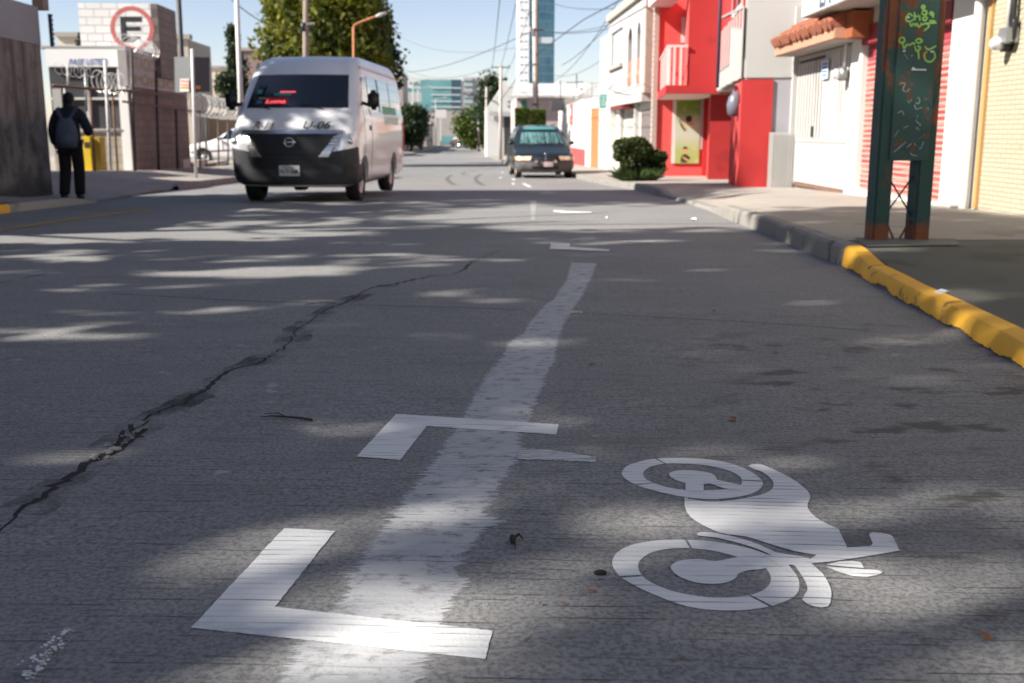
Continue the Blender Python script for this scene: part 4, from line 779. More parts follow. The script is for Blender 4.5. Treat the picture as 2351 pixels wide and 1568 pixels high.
gm = mat("lime_marker", (.30, .55, .12), .6, .2, 30, 0); wm_ = mat("chalk_marker", (.30, .33, .34), .8, .3, 30, 0, spots=((.03, .07, .065), 25, .5, .1)); mb = MB()
N_ = (0, -1, 0)
GR1 = ([(1330, 150), (1300, 125), (1270, 160), (1275, 190), (1310, 195), (1340, 175)], [(1345, 110), (1350, 185)], [(1350, 150), (1385, 145), (1390, 105), (1395, 190)], [(1415, 110), (1430, 95), (1455, 105), (1450, 135), (1420, 130), (1415, 110)], [(1440, 150), (1460, 165), (1440, 190), (1420, 170), (1440, 150)], [(1480, 130), (1500, 110), (1515, 125), (1490, 140)], [(1520, 115), (1515, 165)], [(1425, 45), (1440, 60), (1428, 78), (1410, 65), (1425, 45)], [(1300, 205), (1315, 240), (1335, 210)], [(1345, 215), (1350, 240), (1365, 215), (1385, 250), (1410, 210)], [(1400, 235), (1450, 215), (1550, 210)], [(1480, 190), (1540, 195)], [(1450, 215), (1480, 240), (1430, 285)],
    [(1225, 340), (1205, 370), (1225, 395), (1255, 375), (1245, 345), (1215, 350)], [(1240, 390), (1250, 445), (1280, 405), (1300, 420)], [(1300, 420), (1330, 395), (1350, 410)], [(1350, 375), (1385, 355), (1415, 375), (1385, 395), (1355, 380)], [(1345, 420), (1365, 470), (1400, 440), (1370, 420)], [(1440, 425), (1475, 455), (1545, 420)], [(1520, 470), (1535, 520), (1500, 565), (1450, 555), (1435, 500), (1460, 475)], [(1380, 450), (1385, 545)])
for grp in (GR1[:13], GR1[13:]):
    mb = MB()
    for i, st in enumerate(grp): ribbon(mb, smooth_path([tp(p, i % 5) for p in st], 5), .0125, N_)
    mb.build('graffiti', gm, pn)
GR2 = ([(1200, 805), (1220, 765), (1260, 770), (1240, 820), (1275, 845), (1300, 810)], [(1285, 920), (1300, 945), (1320, 910)], [(1345, 905), (1390, 900), (1385, 950), (1350, 945), (1360, 1000), (1420, 985), (1470, 965)], [(1440, 900), (1465, 940), (1470, 1010)], [(1375, 1060), (1360, 1110), (1400, 1150), (1360, 1180), (1410, 1210)], [(1380, 1170), (1430, 1240), (1390, 1270)], [(1160, 1260), (1200, 1200), (1290, 1155)], [(1150, 1400), (1210, 1350), (1270, 1300)], [(1240, 1410), (1290, 1340), (1360, 1290)], [(1290, 1370), (1320, 1420), (1370, 1430)], [(1330, 1290), (1390, 1370), (1430, 1300)], [(1250, 490), (1290, 540), (1330, 500)], [(1190, 1040), (1230, 1020), (1250, 1060)])
for i, st in enumerate(GR2): mb = MB(); ribbon(mb, smooth_path([tp(p, i % 5) for p in st], 5), .008, N_); mb.build('graffiti', wm_, pn)
mb = MB(); mb.plate([tp(p, 2) for p in ((1315, 645), (1330, 615), (1355, 632), (1450, 635), (1455, 648))], (0, -.001, 0)); mb.build('sticker_scrap', 'paper', pn)
for px, py in ((1290, 160), (1250, 468), (1505, 474)): MB().plate([tp((px+a, py+b), 2) for a, b in ((-14, 8), (-12, -6), (12, -9), (14, 4))], (0, -.001, 0)).build('sticker_scrap', 'paper', pn)
struct(MB().plate([G(px, py, sw(7)+.004) for px, py in ((1960, 545), (2195, 548), (2200, 562), (1990, 565))], (0, 0, -.003)).build('concrete_footing', mat("grey_footing", (.12, .118, .108), .9, .2, 4, .3, 60)))
# ------------------------------------------------------------------ shrub on the kerb
P = G(1468, 416, .14); YB = P.y+.3; sc_ = YB/2400
def bz(px, py, dy=0): return FY(px, py, YB+dy)
t = thing('clipped_shrub', "dark clipped shrub with rounded tiers growing at the kerb", 'shrub', (P.x, YB, P.z))
mb = MB()
for px, py in ((1425, 345), (1448, 335), (1490, 340), (1505, 370), (1470, 360), (1430, 375), (1515, 385)):
    b0 = Vector((P.x+rnd.uniform(-.12, .12), YB+rnd.uniform(-.1, .1), P.z)); b1 = bz(px, py, rnd.uniform(-.2, .2)); mb.tube([b0, b0.lerp(b1, .5)+Vector((0, 0, -.08)), b1], [.035, .025, .012], 6)
mb.build('stem', 'bark', t)
pts = []
for px, py, rx, ry, n in ((1433, 336, 26, 18, 900), (1462, 332, 27, 17, 1000), (1478, 345, 22, 16, 700), (1455, 352, 34, 20, 900), (1504, 359, 29, 14, 1100), (1425, 357, 16, 15, 500), (1500, 376, 26, 11, 420), (1470, 375, 30, 20, 700), (1440, 378, 18, 10, 200), (1455, 398, 22, 14, 260), (1480, 396, 20, 12, 200), (1519, 380, 10, 8, 130)):
    c = np.array(bz(px, py, rnd.uniform(-.15, .15))); d = rng.normal(size=(n, 3)); d /= np.linalg.norm(d, axis=1)[:, None]; r = rng.uniform(.55, 1, n)[:, None]**.5
    pts.append(c+d*r*np.array([rx*sc_, rx*sc_*.9, ry*sc_]))
V, F = quads(np.concatenate(pts), .05); np_mesh('foliage', V, F, 'leafBush', t)
gp_ = [];  # grass tuft around the foot
vs = []; 
for i in range(420):
    a = rnd.uniform(0, 6.28); r = rnd.uniform(0, 1)**.5; b = Vector((P.x+math.cos(a)*r*.38, YB-.1+math.sin(a)*r*.3, P.z-.01)); d = Vector((math.cos(a)*rnd.uniform(.05, .3), math.sin(a)*.2, rnd.uniform(.15, .42))); s_ = Vector((rnd.uniform(-1, 1), rnd.uniform(-1, 1), 0)).normalized()*.008; vs += [b-s_, b+s_, b+d*.6+s_*.6, b+d+Vector((d.x*.4, 0, -.06))]
np_mesh('grass_tuft', np.array([list(v) for v in vs]), np.arange(len(vs)).reshape(-1, 4), 'grass', t)
# ================================================================== LEFT SIDE
t = thing('stained_wall', "tall stained grey wall at the left edge in deep shade", 'wall', (-7.07, 16, gz(16)))
XW = -7.07; YW1 = FX(121, 440, XW).y; zjoin = FX(115, 109, XW).z; ztopw = FX(112, 24, XW).z
q = NT("water_stained_concrete"); X, Y, Z = q.xyz(); st = q.step(q.noise(1, 5, .65, q.map((4, 4, .35))), .40, .62); up_ = q.step(Z, 1.15, 1.35)
c = q.mix(q.math('MULTIPLY', st, .8), (.23, .195, .175), (.085, .055, .045)); c = q.mix(q.step(q.noise(1, 4, .6, q.map((7, 7, .5))), .60, .72), c, (.32, .25, .23)); c = q.mix(q.math('MULTIPLY', q.step(q.noise(3.5, 6, .7), .48, .62), .6), c, (.10, .07, .062)); c2 = q.mix(q.step(q.noise(2.2, 6, .7), .38, .64), (.07, .066, .062), (.19, .175, .16)); c = q.mix(up_, c2, c); c = q.mix(q.step(q.math('ADD', Z, q.math('MULTIPLY', q.noise(1.5, 3), .3)), .55, .25), c, (.05, .045, .042)); q.bump(q.noise(25, 5), .5, .015); M['stain'] = q.fin(c, .95)
MB().box(XW-.25, XW, 9.3, YW1, gz(12)-.5, zjoin, ).build('lower_wall', 'stain', t); MB().box(XW-.26, XW+.012, 9.3, YW1+.01, zjoin+.003, ztopw).build('upper_wall', mat("grey_render", (.30, .29, .30), .95, .15, 1.2, .4, 40, spots=((.16, .10, .08), .9, .62, .1)), t)
MB().box(XW-3.5, XW-.252, YW1-.3, YW1, gz(12)-.5, ztopw-.3).build('end_wall', 'stain', t)
P = FX(104, 20, XW-.12); MB().box(XW-.2, XW-.02, P.y-.35, P.y-.1, ztopw+.003, ztopw+1.6).build('post', 'wood', t)
P = FY(118, 70, YW1+.1); t = thing('side_sign', "narrow dark blue sign seen edge-on at the end of the stained wall", 'sign', P)
mb = MB(); z0_, z1_ = FY(118, 107, YW1+.1).z, FY(118, 32, YW1+.1).z
for i in range(14): mb.box(P.x-.03, P.x+.010+.012*(i % 2), P.y-.03, P.y+.05, z0_+(z1_-z0_)*i/14, z0_+(z1_-z0_)*(i+1)/14-.002)
mb.build('board', mat("dark_blue_board", (.02, .045, .09), .6, .3, 6, .1, 40), t)
t = thing('shade_building', "unseen stepped building added left of the car park to shade its entrance", 'building', (-14, 20, gz(20)))  # out of view, added and stepped to shape the shadow on the apron
MB().box(-24, -13, 17, 27, gz(27)-.5, gz(20)+4.3).build('lower_block', 'greybeige', t); MB().box(-24, -13.2, 16.5, 23.2, gz(20)+4.303, gz(20)+5.4).build('upper_block', 'greybeige', t)
# car park: booth, block tower, painted wall

YB0 = 30.0; xb1 = FY(297, 270, YB0).x; xb0 = FY(112, 200, YB0).x; gb = lz(xb1, YB0)
t = thing('parking_booth', "white car park booth with a welcome fascia and dark window", 'booth', (xb1, YB0, gb))
zf0, zf1 = FY(200, 153, YB0).z, FY(200, 128, YB0).z; zw = FY(200, 298, YB0).z; zwt = FY(200, 156, YB0).z
M['boothwhite'] = mat('fresh_white_booth_paint', (.82, .81, .79), .85, .05, 2, .1, 40); fa = MB().box(xb0, xb1+.03, YB0-.05, YB0+2.2, zf0, zf1+.2).build('fascia', 'boothwhite', t); 
MB().box(xb0-.3, xb1+.04, YB0-.06, YB0+2.3, zf1+.203, zf1+.26).build('roof', 'white2', t)
l0, l1 = FY(157, 149, YB0-.06), FY(248, 149, YB0-.06); lt = MB(); text_mb(lt, "PASE USTED.", (l0.x, YB0-.056, l0.z), (1, 0, .012), (.12, 0, 1), FY(0, 133, YB0).z-FY(0, 147, YB0).z, .004, .015, .22, width=(l1.x-l0.x)); lt.build('lettering', 'bluepaint', fa)
pw = .24
MB().box(xb1-pw, xb1, YB0-.02, YB0+.3, gb-.3, zf0-.003).build('pier', 'boothwhite', t)
MB().box(xb0, xb1-pw-.003, YB0+.02, YB0+.2, gb-.3, zw-.06).build('block_wall', block_mat("beige_blocks", (.40, .36, .30), (.26, .24, .2), .42, .21, .014, 'XZ', ((.25, .22, .18), .55, .5), .12), t)
MB().box(xb0, xb1-pw-.003, YB0-.03, YB0+.2, zw-.057, zw+.03).build('sill', 'white2', t)
wf = MB(); zmw = FY(0, 226, YB0).z
for a, b, c_, d in ((xb0, xb1-pw-.004, zmw-.03, zmw+.03), (LX(205, YB0)-.04, LX(205, YB0)+.04, zw+.033, zmw-.033), (LX(205, YB0)-.04, LX(205, YB0)+.04, zmw+.033, zwt)): wf.box(a, b, YB0+.03, YB0+.09, c_, d)
wf = wf.build('window', 'steelgrey', t); MB().box(xb0, xb1-pw-.01, YB0+.10, YB0+.12, zw+.034, zf0-.01).build('pane', mat("dusty_dark_glass", (.075, .075, .08), .25, .35, 1.5, 0), wf)
MB().box(LX(128, YB0), LX(148, YB0), YB0-.02, YB0+.02, FY(0, 260, YB0).z, FY(0, 203, YB0).z).build('poster', 'white2', t)
YE = 32.3; xe0, xe1 = FY(183, 66, YE).x, FY(364, 66, YE).x; ze0, ze1 = FY(0, 128, YE).z, FY(0, 6, YE).z
t = thing('block_tower', "white painted block tower with a large red ringed E", 'tower', (xe1, YE, gb))
M['wblock'] = block_mat("white_painted_blocks", (.74, .73, .70), (.44, .43, .41), .46, .228, .013, 'XZ', ((.55, .53, .5), .58, .5), .05, .5, 1.0); M['dblock'] = block_mat("shade_dark_blocks", (.20, .17, .15), (.12, .1, .09), .46, .228, .013, 'YZ', None, .12)  # side and rear blocks coloured dark, their shade put into the colour
MB().box(xe0, xe1-.2, YE, YE+.2, ze0-.6, ze1+.0).build('front_wall', 'wblock', t); Y2 = FX(405, 66, xe1).y
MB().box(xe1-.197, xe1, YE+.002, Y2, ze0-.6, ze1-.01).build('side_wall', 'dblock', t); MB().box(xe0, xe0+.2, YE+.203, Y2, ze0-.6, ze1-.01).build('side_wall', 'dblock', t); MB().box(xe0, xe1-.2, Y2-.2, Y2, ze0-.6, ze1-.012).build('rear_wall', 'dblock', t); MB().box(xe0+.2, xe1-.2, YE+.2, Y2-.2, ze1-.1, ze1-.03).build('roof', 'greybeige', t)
cE = FY(303.5, 65, YE-.005); rE = 47*YE/2400; rb = MB(); n = 64
ro, ri = rE, rE*.80
rb.add([(cE.x+r*math.cos(2*math.pi*i/n), YE-.004, cE.z+r*.99*math.sin(2*math.pi*i/n)) for i in range(n) for r in (ro, ri)], [(2*i, 2*((i+1) % n), 2*((i+1) % n)+1, 2*i+1) for i in range(n)]); rb.build('painted_ring', 'redpaint', t)
eb = MB(); ex = lambda px, py: FY(px, py, YE-.006)
for a, b, c_, d in ((279, 288, 38, 96.5), (288, 325, 38, 50), (288, 323, 61, 71), (288, 322, 84, 96.5)): p0, p1 = ex(a, d), ex(b, c_); eb.box(p0.x, p1.x-.001, YE-.006, YE-.003, p0.z, p1.z)
eb.build('painted_letter', 'blackpaint', t)
# painted street wall
XS_ = xb1+.12; FS = Fr(XS_, YB0-.4, 0); yS1 = YX(434, XS_)-FS.o.y
t = thing('painted_street_wall', "shaded brown block wall with a pale hand lettered car park sign", 'wall', (XS_, YB0, gz(33)))
zs1, zs0 = FS.X(287, 114)[1], FS.X(302, 199)[1]
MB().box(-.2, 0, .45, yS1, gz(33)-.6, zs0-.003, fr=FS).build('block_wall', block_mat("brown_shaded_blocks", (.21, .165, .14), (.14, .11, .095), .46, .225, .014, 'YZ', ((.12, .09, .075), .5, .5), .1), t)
sp = MB().box(-.2, .03, .0, yS1-.1, zs0, zs1, fr=FS).build('sign_panel', 'signwall', t); HH = zs1-zs0
lt = MB(); text_mb(lt, "ESTACIONAMIENTO", FS.W(.03, .12, zs0+HH*.52), FS.ey, (0, 0, 1), HH*.36, .004, .03, 0, width=yS1*.93); text_mb(lt, "P\u00daBLICO", FS.W(.03, .55, zs0+HH*.10), FS.ey, (0, 0, 1), HH*.30, .004, .04, 0, width=yS1*.80); lt.build('lettering', 'beigepaint', sp)
def helix(name, label, A, B, r, pitch, wr=.011, group='coils of razor wire', m='razor', n=14, oval=1.0):
    A, B = Vector(A), Vector(B); L = (B-A).length; d = (B-A).normalized(); u = d.cross(Vector((0, 0, 1))).normalized(); k = int(L/pitch*n); mb = MB()
    P = []
    for i in range(k+1):
        a = 2*math.pi*i/n; rr = r*(1+.06*math.sin(a*.37)); P.append(A+d*(L*i/k)+u*math.cos(a)*rr+Vector((0, 0, math.sin(a)*rr*oval-.05*math.sin(math.pi*i/k))))
    mb.tube(P, wr, 4)
    for i in range(0, k, 2): p = P[i]; q_ = Vector((rnd.uniform(-1, 1), rnd.uniform(-1, 1), rnd.uniform(-1, 1))).normalized()*.035; mb.add([p-q_, p+d*.012, p+q_, p-d*.012], [(0, 1, 2, 3)])
    return tag(mb.build(name, m), label, 'razor wire', group)
# entrance gate of steel tubes
gA, gB_ = Vector((LX(120, 27.2), 27.2, 0)), Vector((LX(288, 29.3), 29.3, 0))
def gat(px, py):                            # point on the slanting gate plane
    d = ray(px, py); n = Vector((gB_.y-gA.y, -(gB_.x-gA.x), 0)); t_ = ((gA-Vector((0, 0, 0)))-Vector((0, 0, 0))).dot(n)/d.dot(n); return C0+d*t_
t = thing('entrance_gate', "grey tube gate standing across the car park entrance", 'gate', gat(262, 403))
MB().tube([gat(121, 196), gat(200, 203), gat(284, 209)], .035, 8).build('top_rail', 'ruststeel', t, smooth=True)
MB().tube([gat(142, 409), gat(262, 402)], .05, 8).build('bottom_rail', 'darksteel', t, smooth=True); MB().tube([gat(200, 300), gat(284, 300)], .022, 8).build('middle_rail', 'steelgrey', t, smooth=True)
for px0, py0, px1, py1, r, m in ((155, 150, 157, 200, .03, 'steelgrey'), (149, 203, 152, 405, .03, 'steelgrey'), (196, 163, 199, 255, .03, 'steel'), (207, 206, 218, 402, .03, 'ruststeel'), (241, 138, 255, 400, .045, 'steelgrey'), (258, 212, 271, 402, .028, 'ruststeel')): MB().tube([gat(px0, py0), gat(px1, py1)], r, 8).build('upright', m, t, smooth=True)
helix('razor_wire', "small razor wire coil above the entrance gate by the booth pier", gat(222, 184), gat(284, 190), .26, .15)
helix('razor_wire', "low thin coil of razor wire under the welcome fascia", gat(126, 155), gat(212, 166), .12, .2, .007)
helix('razor_wire', "razor wire coil on top of the painted street wall", FS.W(-.1, .3, zs1+.16), FS.W(-.1, 4.6, zs1+.22), .27, .2)
P = G(205, 391, .1); yq = 28.9; P = Vector((LX(205, yq), yq, lz(LX(205, yq), yq)))
t = thing('ticket_box', "yellow metal ticket box behind the entrance gate", 'ticket box', P)
a0, a1 = FY(190, 330, yq), FY(207, 312, yq); MB().box(a0.x, a1.x, yq, yq+.5, P.z-.02, a1.z).build('cabinet', 'yellow', t, bevel=.02); MB().box(a1.x+.003, a1.x+.22, yq+.08, yq+.5, P.z-.02, a1.z-.03).build('shaded_side', mat("shaded_yellow_steel", (.38, .26, .03), .7, .15, 3, .05, 30), t, bevel=.01); MB().box(a0.x+.04, a1.x-.04, yq-.012, yq-.003, a1.z-.3, a1.z-.16).build('slot_plate', 'darksteel', t)  # shaded side of the box, its shade put into a darker yellow
# street fence in front of the wall and beyond
XFn = -8.9
t = thing('street_fence', "dark steel post and rail fence along the shaded wall", 'fence', (XFn, 33, gz(33)))
def ff(px, py): return FX(px, py, XFn)
for px, p0, p1 in ((301.5, 113, 392), (358, 162, 393), (404, 250, 393)): MB().tube([ff(px, p0), ff(px+8*(p1-p0)/280, p1)], .04, 8).build('post', 'darksteel', t, smooth=True)
MB().tube([ff(282, 207), ff(360, 215), ff(416, 222)], .035, 8).build('top_rail', 'ruststeel', t, smooth=True); MB().tube([ff(282, 233), ff(360, 243), ff(434, 255)], .03, 8).build('middle_rail', 'ruststeel', t, smooth=True)
Y0f = 36.2; t = thing('lot_fence', "dark wire topped fence around the open car park beside the van", 'fence', (XFn, 40, gz(40)))
for px in (458, 473, 501, 523): MB().tube([ff(px, 250+(px-440)*.2), ff(px+1, 385)], .03, 8).build('post', 'darksteel', t, smooth=True)
MB().tube([ff(438, 254), ff(530, 266)], .03, 8).build('top_rail', 'ruststeel', t, smooth=True); MB().tube([ff(440, 350), ff(530, 345)], .03, 8).build('bottom_rail', 'ruststeel', t, smooth=True)
for px in (466, 505): MB().tube([ff(px, 300), ff(px+9, 345)], .02, 6).build('brace', 'darksteel', t, smooth=True)
helix('razor_wire', "long pale razor wire coil above the lot fence beside the van", ff(442, 236), ff(545, 252), .36, .22, .013)
t = thing('rubble_blocks', "low row of grey concrete blocks at the foot of the lot fence", 'blocks', ff(480, 392))
for i, (px, w_) in enumerate(((437, 12), (452, 12), (470, 14), (488, 22), (515, 20))): p0, p1 = ff(px, 394), ff(px+w_, 345); MB().box(XFn-.6, XFn-.2, p0.y, p1.y, p0.z-.2, p0.z+.38-.1*(i % 2)).build('block', 'wood' if i % 2 else 'concpole', t)
t = thing('lot_wall', "orange brown wall at the back of the car park", 'wall', (-14, 62, gz(60)))
MB().box(-22, -11.5, 62, 62.4, gz(60), FY(480, 258, 62).z).build('wall', mat("orange_brown_render", (.50, .34, .21), .9, .1, .6, .2, 30), t)
# back-to-back street signs on a post
P = G(450, 408, .18); YP = P.y; t = thing('road_sign', "pale post carrying two blank grey sign backs set at an angle", 'road sign', P)
MB().tube([P-Vector((0, 0, .1)), FY(441, 112, YP)], .042, 12).build('post', 'steelgrey', t, smooth=True)
def sgn(pxs, dy):
    p = [FY(*pxs[0], YP+dy[0]), FY(*pxs[1], YP+dy[1]), FY(*pxs[2], YP+dy[1]), FY(*pxs[3], YP+dy[0])]; n = (p[1]-p[0]).cross(p[3]-p[0]).normalized()*.02; return MB().plate(p, n)
s1 = sgn(((400, 130.5), (437, 130.5), (438.5, 212), (402, 212)), (.28, .06)).build('sign_plate', mat("weathered_sign_back", (.13, .14, .145), .6, .12, 2, .05, 30, metal=.1), t)
s2 = sgn(((444, 131), (481, 131.5), (482, 211), (445.5, 212)), (.06, .30)).build('sign_plate', mat("dark_sign_back", (.07, .08, .092), .6, .12, 2, .05, 30, metal=.1), t)
def stick(x0_, x1_, y0_, y1_, dyv, m, par): pp_ = [FY(x0_, y1_, YP+dyv[0]), FY(x1_, y1_, YP+dyv[1]), FY(x1_, y0_, YP+dyv[1]), FY(x0_, y0_, YP+dyv[0])]; MB().plate(pp_, (0, -.004, 0)).build('sticker', m, par)
rs = mat("faded_red_sticker", (.62, .20, .16), .6, .15, 30, 0); stick(413.5, 434, 181, 210, (.16, .04), 'white', s1)
for i, (a, b) in enumerate(((183, 189), (192, 197), (199, 204))): stick(414.5, 433, a, b, (.15, .03), rs if i < 2 else 'amber', s1)
stick(449, 461, 197, 204, (.05, .13), 'amber', s2)
# poles and lamps on the left
def pole(name, label, cat, p0, p1, Y, r0, r1, m, group=None):
    a, b = FY(*p0, Y), FY(*p1, Y); a.z = min(a.z, gz(Y)); t = thing(name, label, cat, a, 0, group); MB().tube([a, a.lerp(b, .5), b], [r0, (r0+r1)/2, r1], 12).build('shaft', m, t, smooth=True); return t, a, b
t, a, b = pole('lamp_post', "slim pale steel post rising behind the van's left mirror", 'post', (556, 330), (541, -60), 36, .095, .075, 'steelgrey'); MB().tube([a, a+Vector((0, 0, .3))], .16, 12).build('base_collar', 'steelgrey', t)
t, a, b = pole('utility_pole', "dark leaning pole behind the block tower", 'pole', (425, 300), (407, -60), 37.5, .10, .085, 'darksteel'); MB().tube([FY(437, 118, 37.5), FY(438, 132, 37.5)], .05, 8).build('fitting', 'darksteel', t)
t, a, b = pole('utility_pole', "weathered wooden pole in front of the broad yellow-green tree", 'pole', (699, 330), (702.5, -80), 47, .15, .12, 'wood')
c_ = FY(696, 62, 46.7); MB().tube([c_-Vector((0, 0, .18)), c_+Vector((0, 0, .18))], .1, 10).build('insulator', 'black', t, smooth=True); MB().tube([c_+Vector((-.1, 0, .1)), c_+Vector((.5, 0, .14))], .05, 8).build('bracket', 'steel', t)
t, a, b = pole('street_lamp', "orange rusted street lamp with a bent arm against the tree", 'street lamp', (812, 330), (811.5, 64), 52, .075, .055, mat("orange_rusted_steel", (.42, .17, .075), .8, .2, 3, .1, 30)); MB().tube(smooth_path([FY(811.5, 66, 52), FY(815, 57, 52), FY(835, 48, 52), FY(862, 38, 52)], 4), .05, 8).build('arm', bpy.data.materials["orange_rusted_steel"], t, smooth=True)
p0, p1 = FY(862, 38, 52), FY(889, 28.5, 52); d_ = (p1-p0).normalized(); MB().tube([p0, p0+d_*.2, p1], [.05, .09, .05], 8).build('lamp_head', 'whitemetal', t, smooth=True)
t, a, b = pole('utility_pole', "short grey pole between the broad tree and the dark conifer", 'pole', (861, 330), (861, 80), 60, .11, .1, 'concpole'); MB().tube([b, b+Vector((.0, 0, .2))], .06, 8).build('cap', 'darksteel', t)
# ================================================================== VEHICLES
def pch(xs, ys):                            # monotone cubic through the points
    xs, ys = np.array(xs, float), np.array(ys, float); h = np.diff(xs); d = np.diff(ys)/h; m = np.zeros(len(xs)); m[0], m[-1] = d[0], d[-1]
    for i in range(1, len(xs)-1): m[i] = 0 if d[i-1]*d[i] <= 0 else 2*d[i-1]*d[i]/(d[i-1]+d[i])
    def f(x):
        i = min(max(int(np.searchsorted(xs, x))-1, 0), len(h)-1); t = min(1, max(0, (x-xs[i])/h[i])); return float((2*t**3-3*t**2+1)*ys[i]+(t**3-2*t**2+t)*h[i]*m[i]+(-2*t**3+3*t**2)*ys[i+1]+(t**3-t**2)*h[i]*m[i+1])
    return f
class Body:                                 # horizontal slices (z, front y, rear y, half width); x to the picture's right, y to the rear
    def __init__(s, sl, fr, g, bow=.10, rf=.22, rr=.16):
        z = [a[0] for a in sl]; s.z0, s.z1 = z[0], z[-1]; s.yf, s.yr, s.w = (pch(z, [a[i] for a in sl]) for i in (1, 2, 3)); s.fr, s.g, s.bow, s.rf, s.rr = fr, g, bow, rf, rr
    def W(s, x, y, z): return s.fr.W(x, y, s.g+z)
    def half(s, z):
        yf, yr, w = s.yf(z), s.yr(z), s.w(z); rf, rr, b = min(s.rf, w*.6), min(s.rr, w*.6), s.bow; P = [((w-rf)*i/8, yf+b*(i/8)**2) for i in range(9)]
        P += [(w-rf+rf*math.sin(a), yf+b+rf*(1-math.cos(a))) for a in [math.pi/2*i/8 for i in range(1, 9)]]; y0, y1 = yf+b+rf, yr-rr
        P += [(w, y0+(y1-y0)*i/12) for i in range(1, 13)]; P += [(w-rr+rr*math.cos(a), y1+rr*math.sin(a)) for a in [math.pi/2*i/6 for i in range(1, 7)]]; P += [((w-rr)*(1-i/4), yr) for i in range(1, 5)]; return P
    def at(s, u, z, off=0.0):               # arc length from the centre of the front
        P = s.half(z); a = abs(u); sg = 1 if u >= 0 else -1
        for (x0, y0), (x1, y1) in zip(P, P[1:]):
            L = math.hypot(x1-x0, y1-y0)
            if a <= L or (x1, y1) == P[-1]:
                t = a/L if L else 0; n = (-(y1-y0)/L*-1, -(x1-x0)/L) if L else (0, -1); x, y = x0+(x1-x0)*t+n[0]*off, y0+(y1-y0)*t+n[1]*off; return s.W(sg*x, y, z)
            a -= L
    def side(s, y, z, off=0.0, sg=1): return s.W(sg*(s.w(z)+off), y, z)
    def mesh(s, n=34):
        mb = MB(); zs = [s.z0+(s.z1-s.z0)*i/n for i in range(n+1)]; K = 0; vs = []
        for z in zs:
            H = s.half(z); ringp = H+[(-x, y) for x, y in H[-2:0:-1]]; K = len(ringp); vs += [s.W(x, y, z) for x, y in ringp]
        fs = [(j*K+i, j*K+(i+1) % K, (j+1)*K+(i+1) % K, (j+1)*K+i) for j in range(n) for i in range(K)]
        hk = K//2                            # caps as strips across
        for o, rev in ((0, 0), (n*K, 1)):
            for i in range(hk):
                a, b, c, d = o+i, o+i+1, o+(K-i-1) % K, o+(K-i) % K; q_ = [a, b, c, d] if rev else [d, c, b, a]; q_ = list(dict.fromkeys(q_))
                if len(q_) > 2: fs.append(tuple(q_))
        return mb.add(vs, fs)
    def patch(s, c, off, n=10, m=6, th=0, sidey=None):   # c: four corners (u,z) bottom-left, bottom-right, top-right, top-left
        mb = MB(); f = (lambda u, z, o: s.side(u, z, o, sidey)) if sidey else s.at
        def p(a, b, o): u = (c[0][0]*(1-a)+c[1][0]*a)*(1-b)+(c[3][0]*(1-a)+c[2][0]*a)*b; z = (c[0][1]*(1-a)+c[1][1]*a)*(1-b)+(c[3][1]*(1-a)+c[2][1]*a)*b; return f(u, z, o)
        mb.grid(lambda a, b: p(a, b, off), n, m)
        e = [(i/n, 0) for i in range(n)]+[(1, j/m) for j in range(m)]+[(1-i/n, 1) for i in range(n)]+[(0, 1-j/m) for j in range(m)]; k = len(e)
        mb.add([p(a, b, off) for a, b in e]+[p(a, b, off-.03) for a, b in e], [(i, (i+1) % k, (i+1) % k+k, i+k) for i in range(k)]); return mb
def finish_body(b, m, t, wheels, rw, name='body'):
    o = b.mesh().build(name, m, t, fix=True, smooth=True); cut = MB()
    for (x, y) in wheels:
        sg = 1 if x > 0 else -1; cut.tube([b.W(sg*(abs(x)-.30), y, rw*.98), b.W(sg*(abs(x)+.6), y, rw*.98)], rw*1.20, 26)
    c = cut.build('cutter', m, t, fix=True); md = o.modifiers.new('arch', 'BOOLEAN'); md.operation = 'DIFFERENCE'; md.object = c; md.solver = 'EXACT'
    bpy.context.view_layer.update(); dg = bpy.context.evaluated_depsgraph_get(); me = bpy.data.meshes.new_from_object(o.evaluated_get(dg)); o.modifiers.clear(); o.data = me; bpy.data.objects.remove(c)
    for p in me.polygons: p.use_smooth = True
    try: me.set_sharp_from_angle(angle=R(38))
    except Exception: pass
    return o
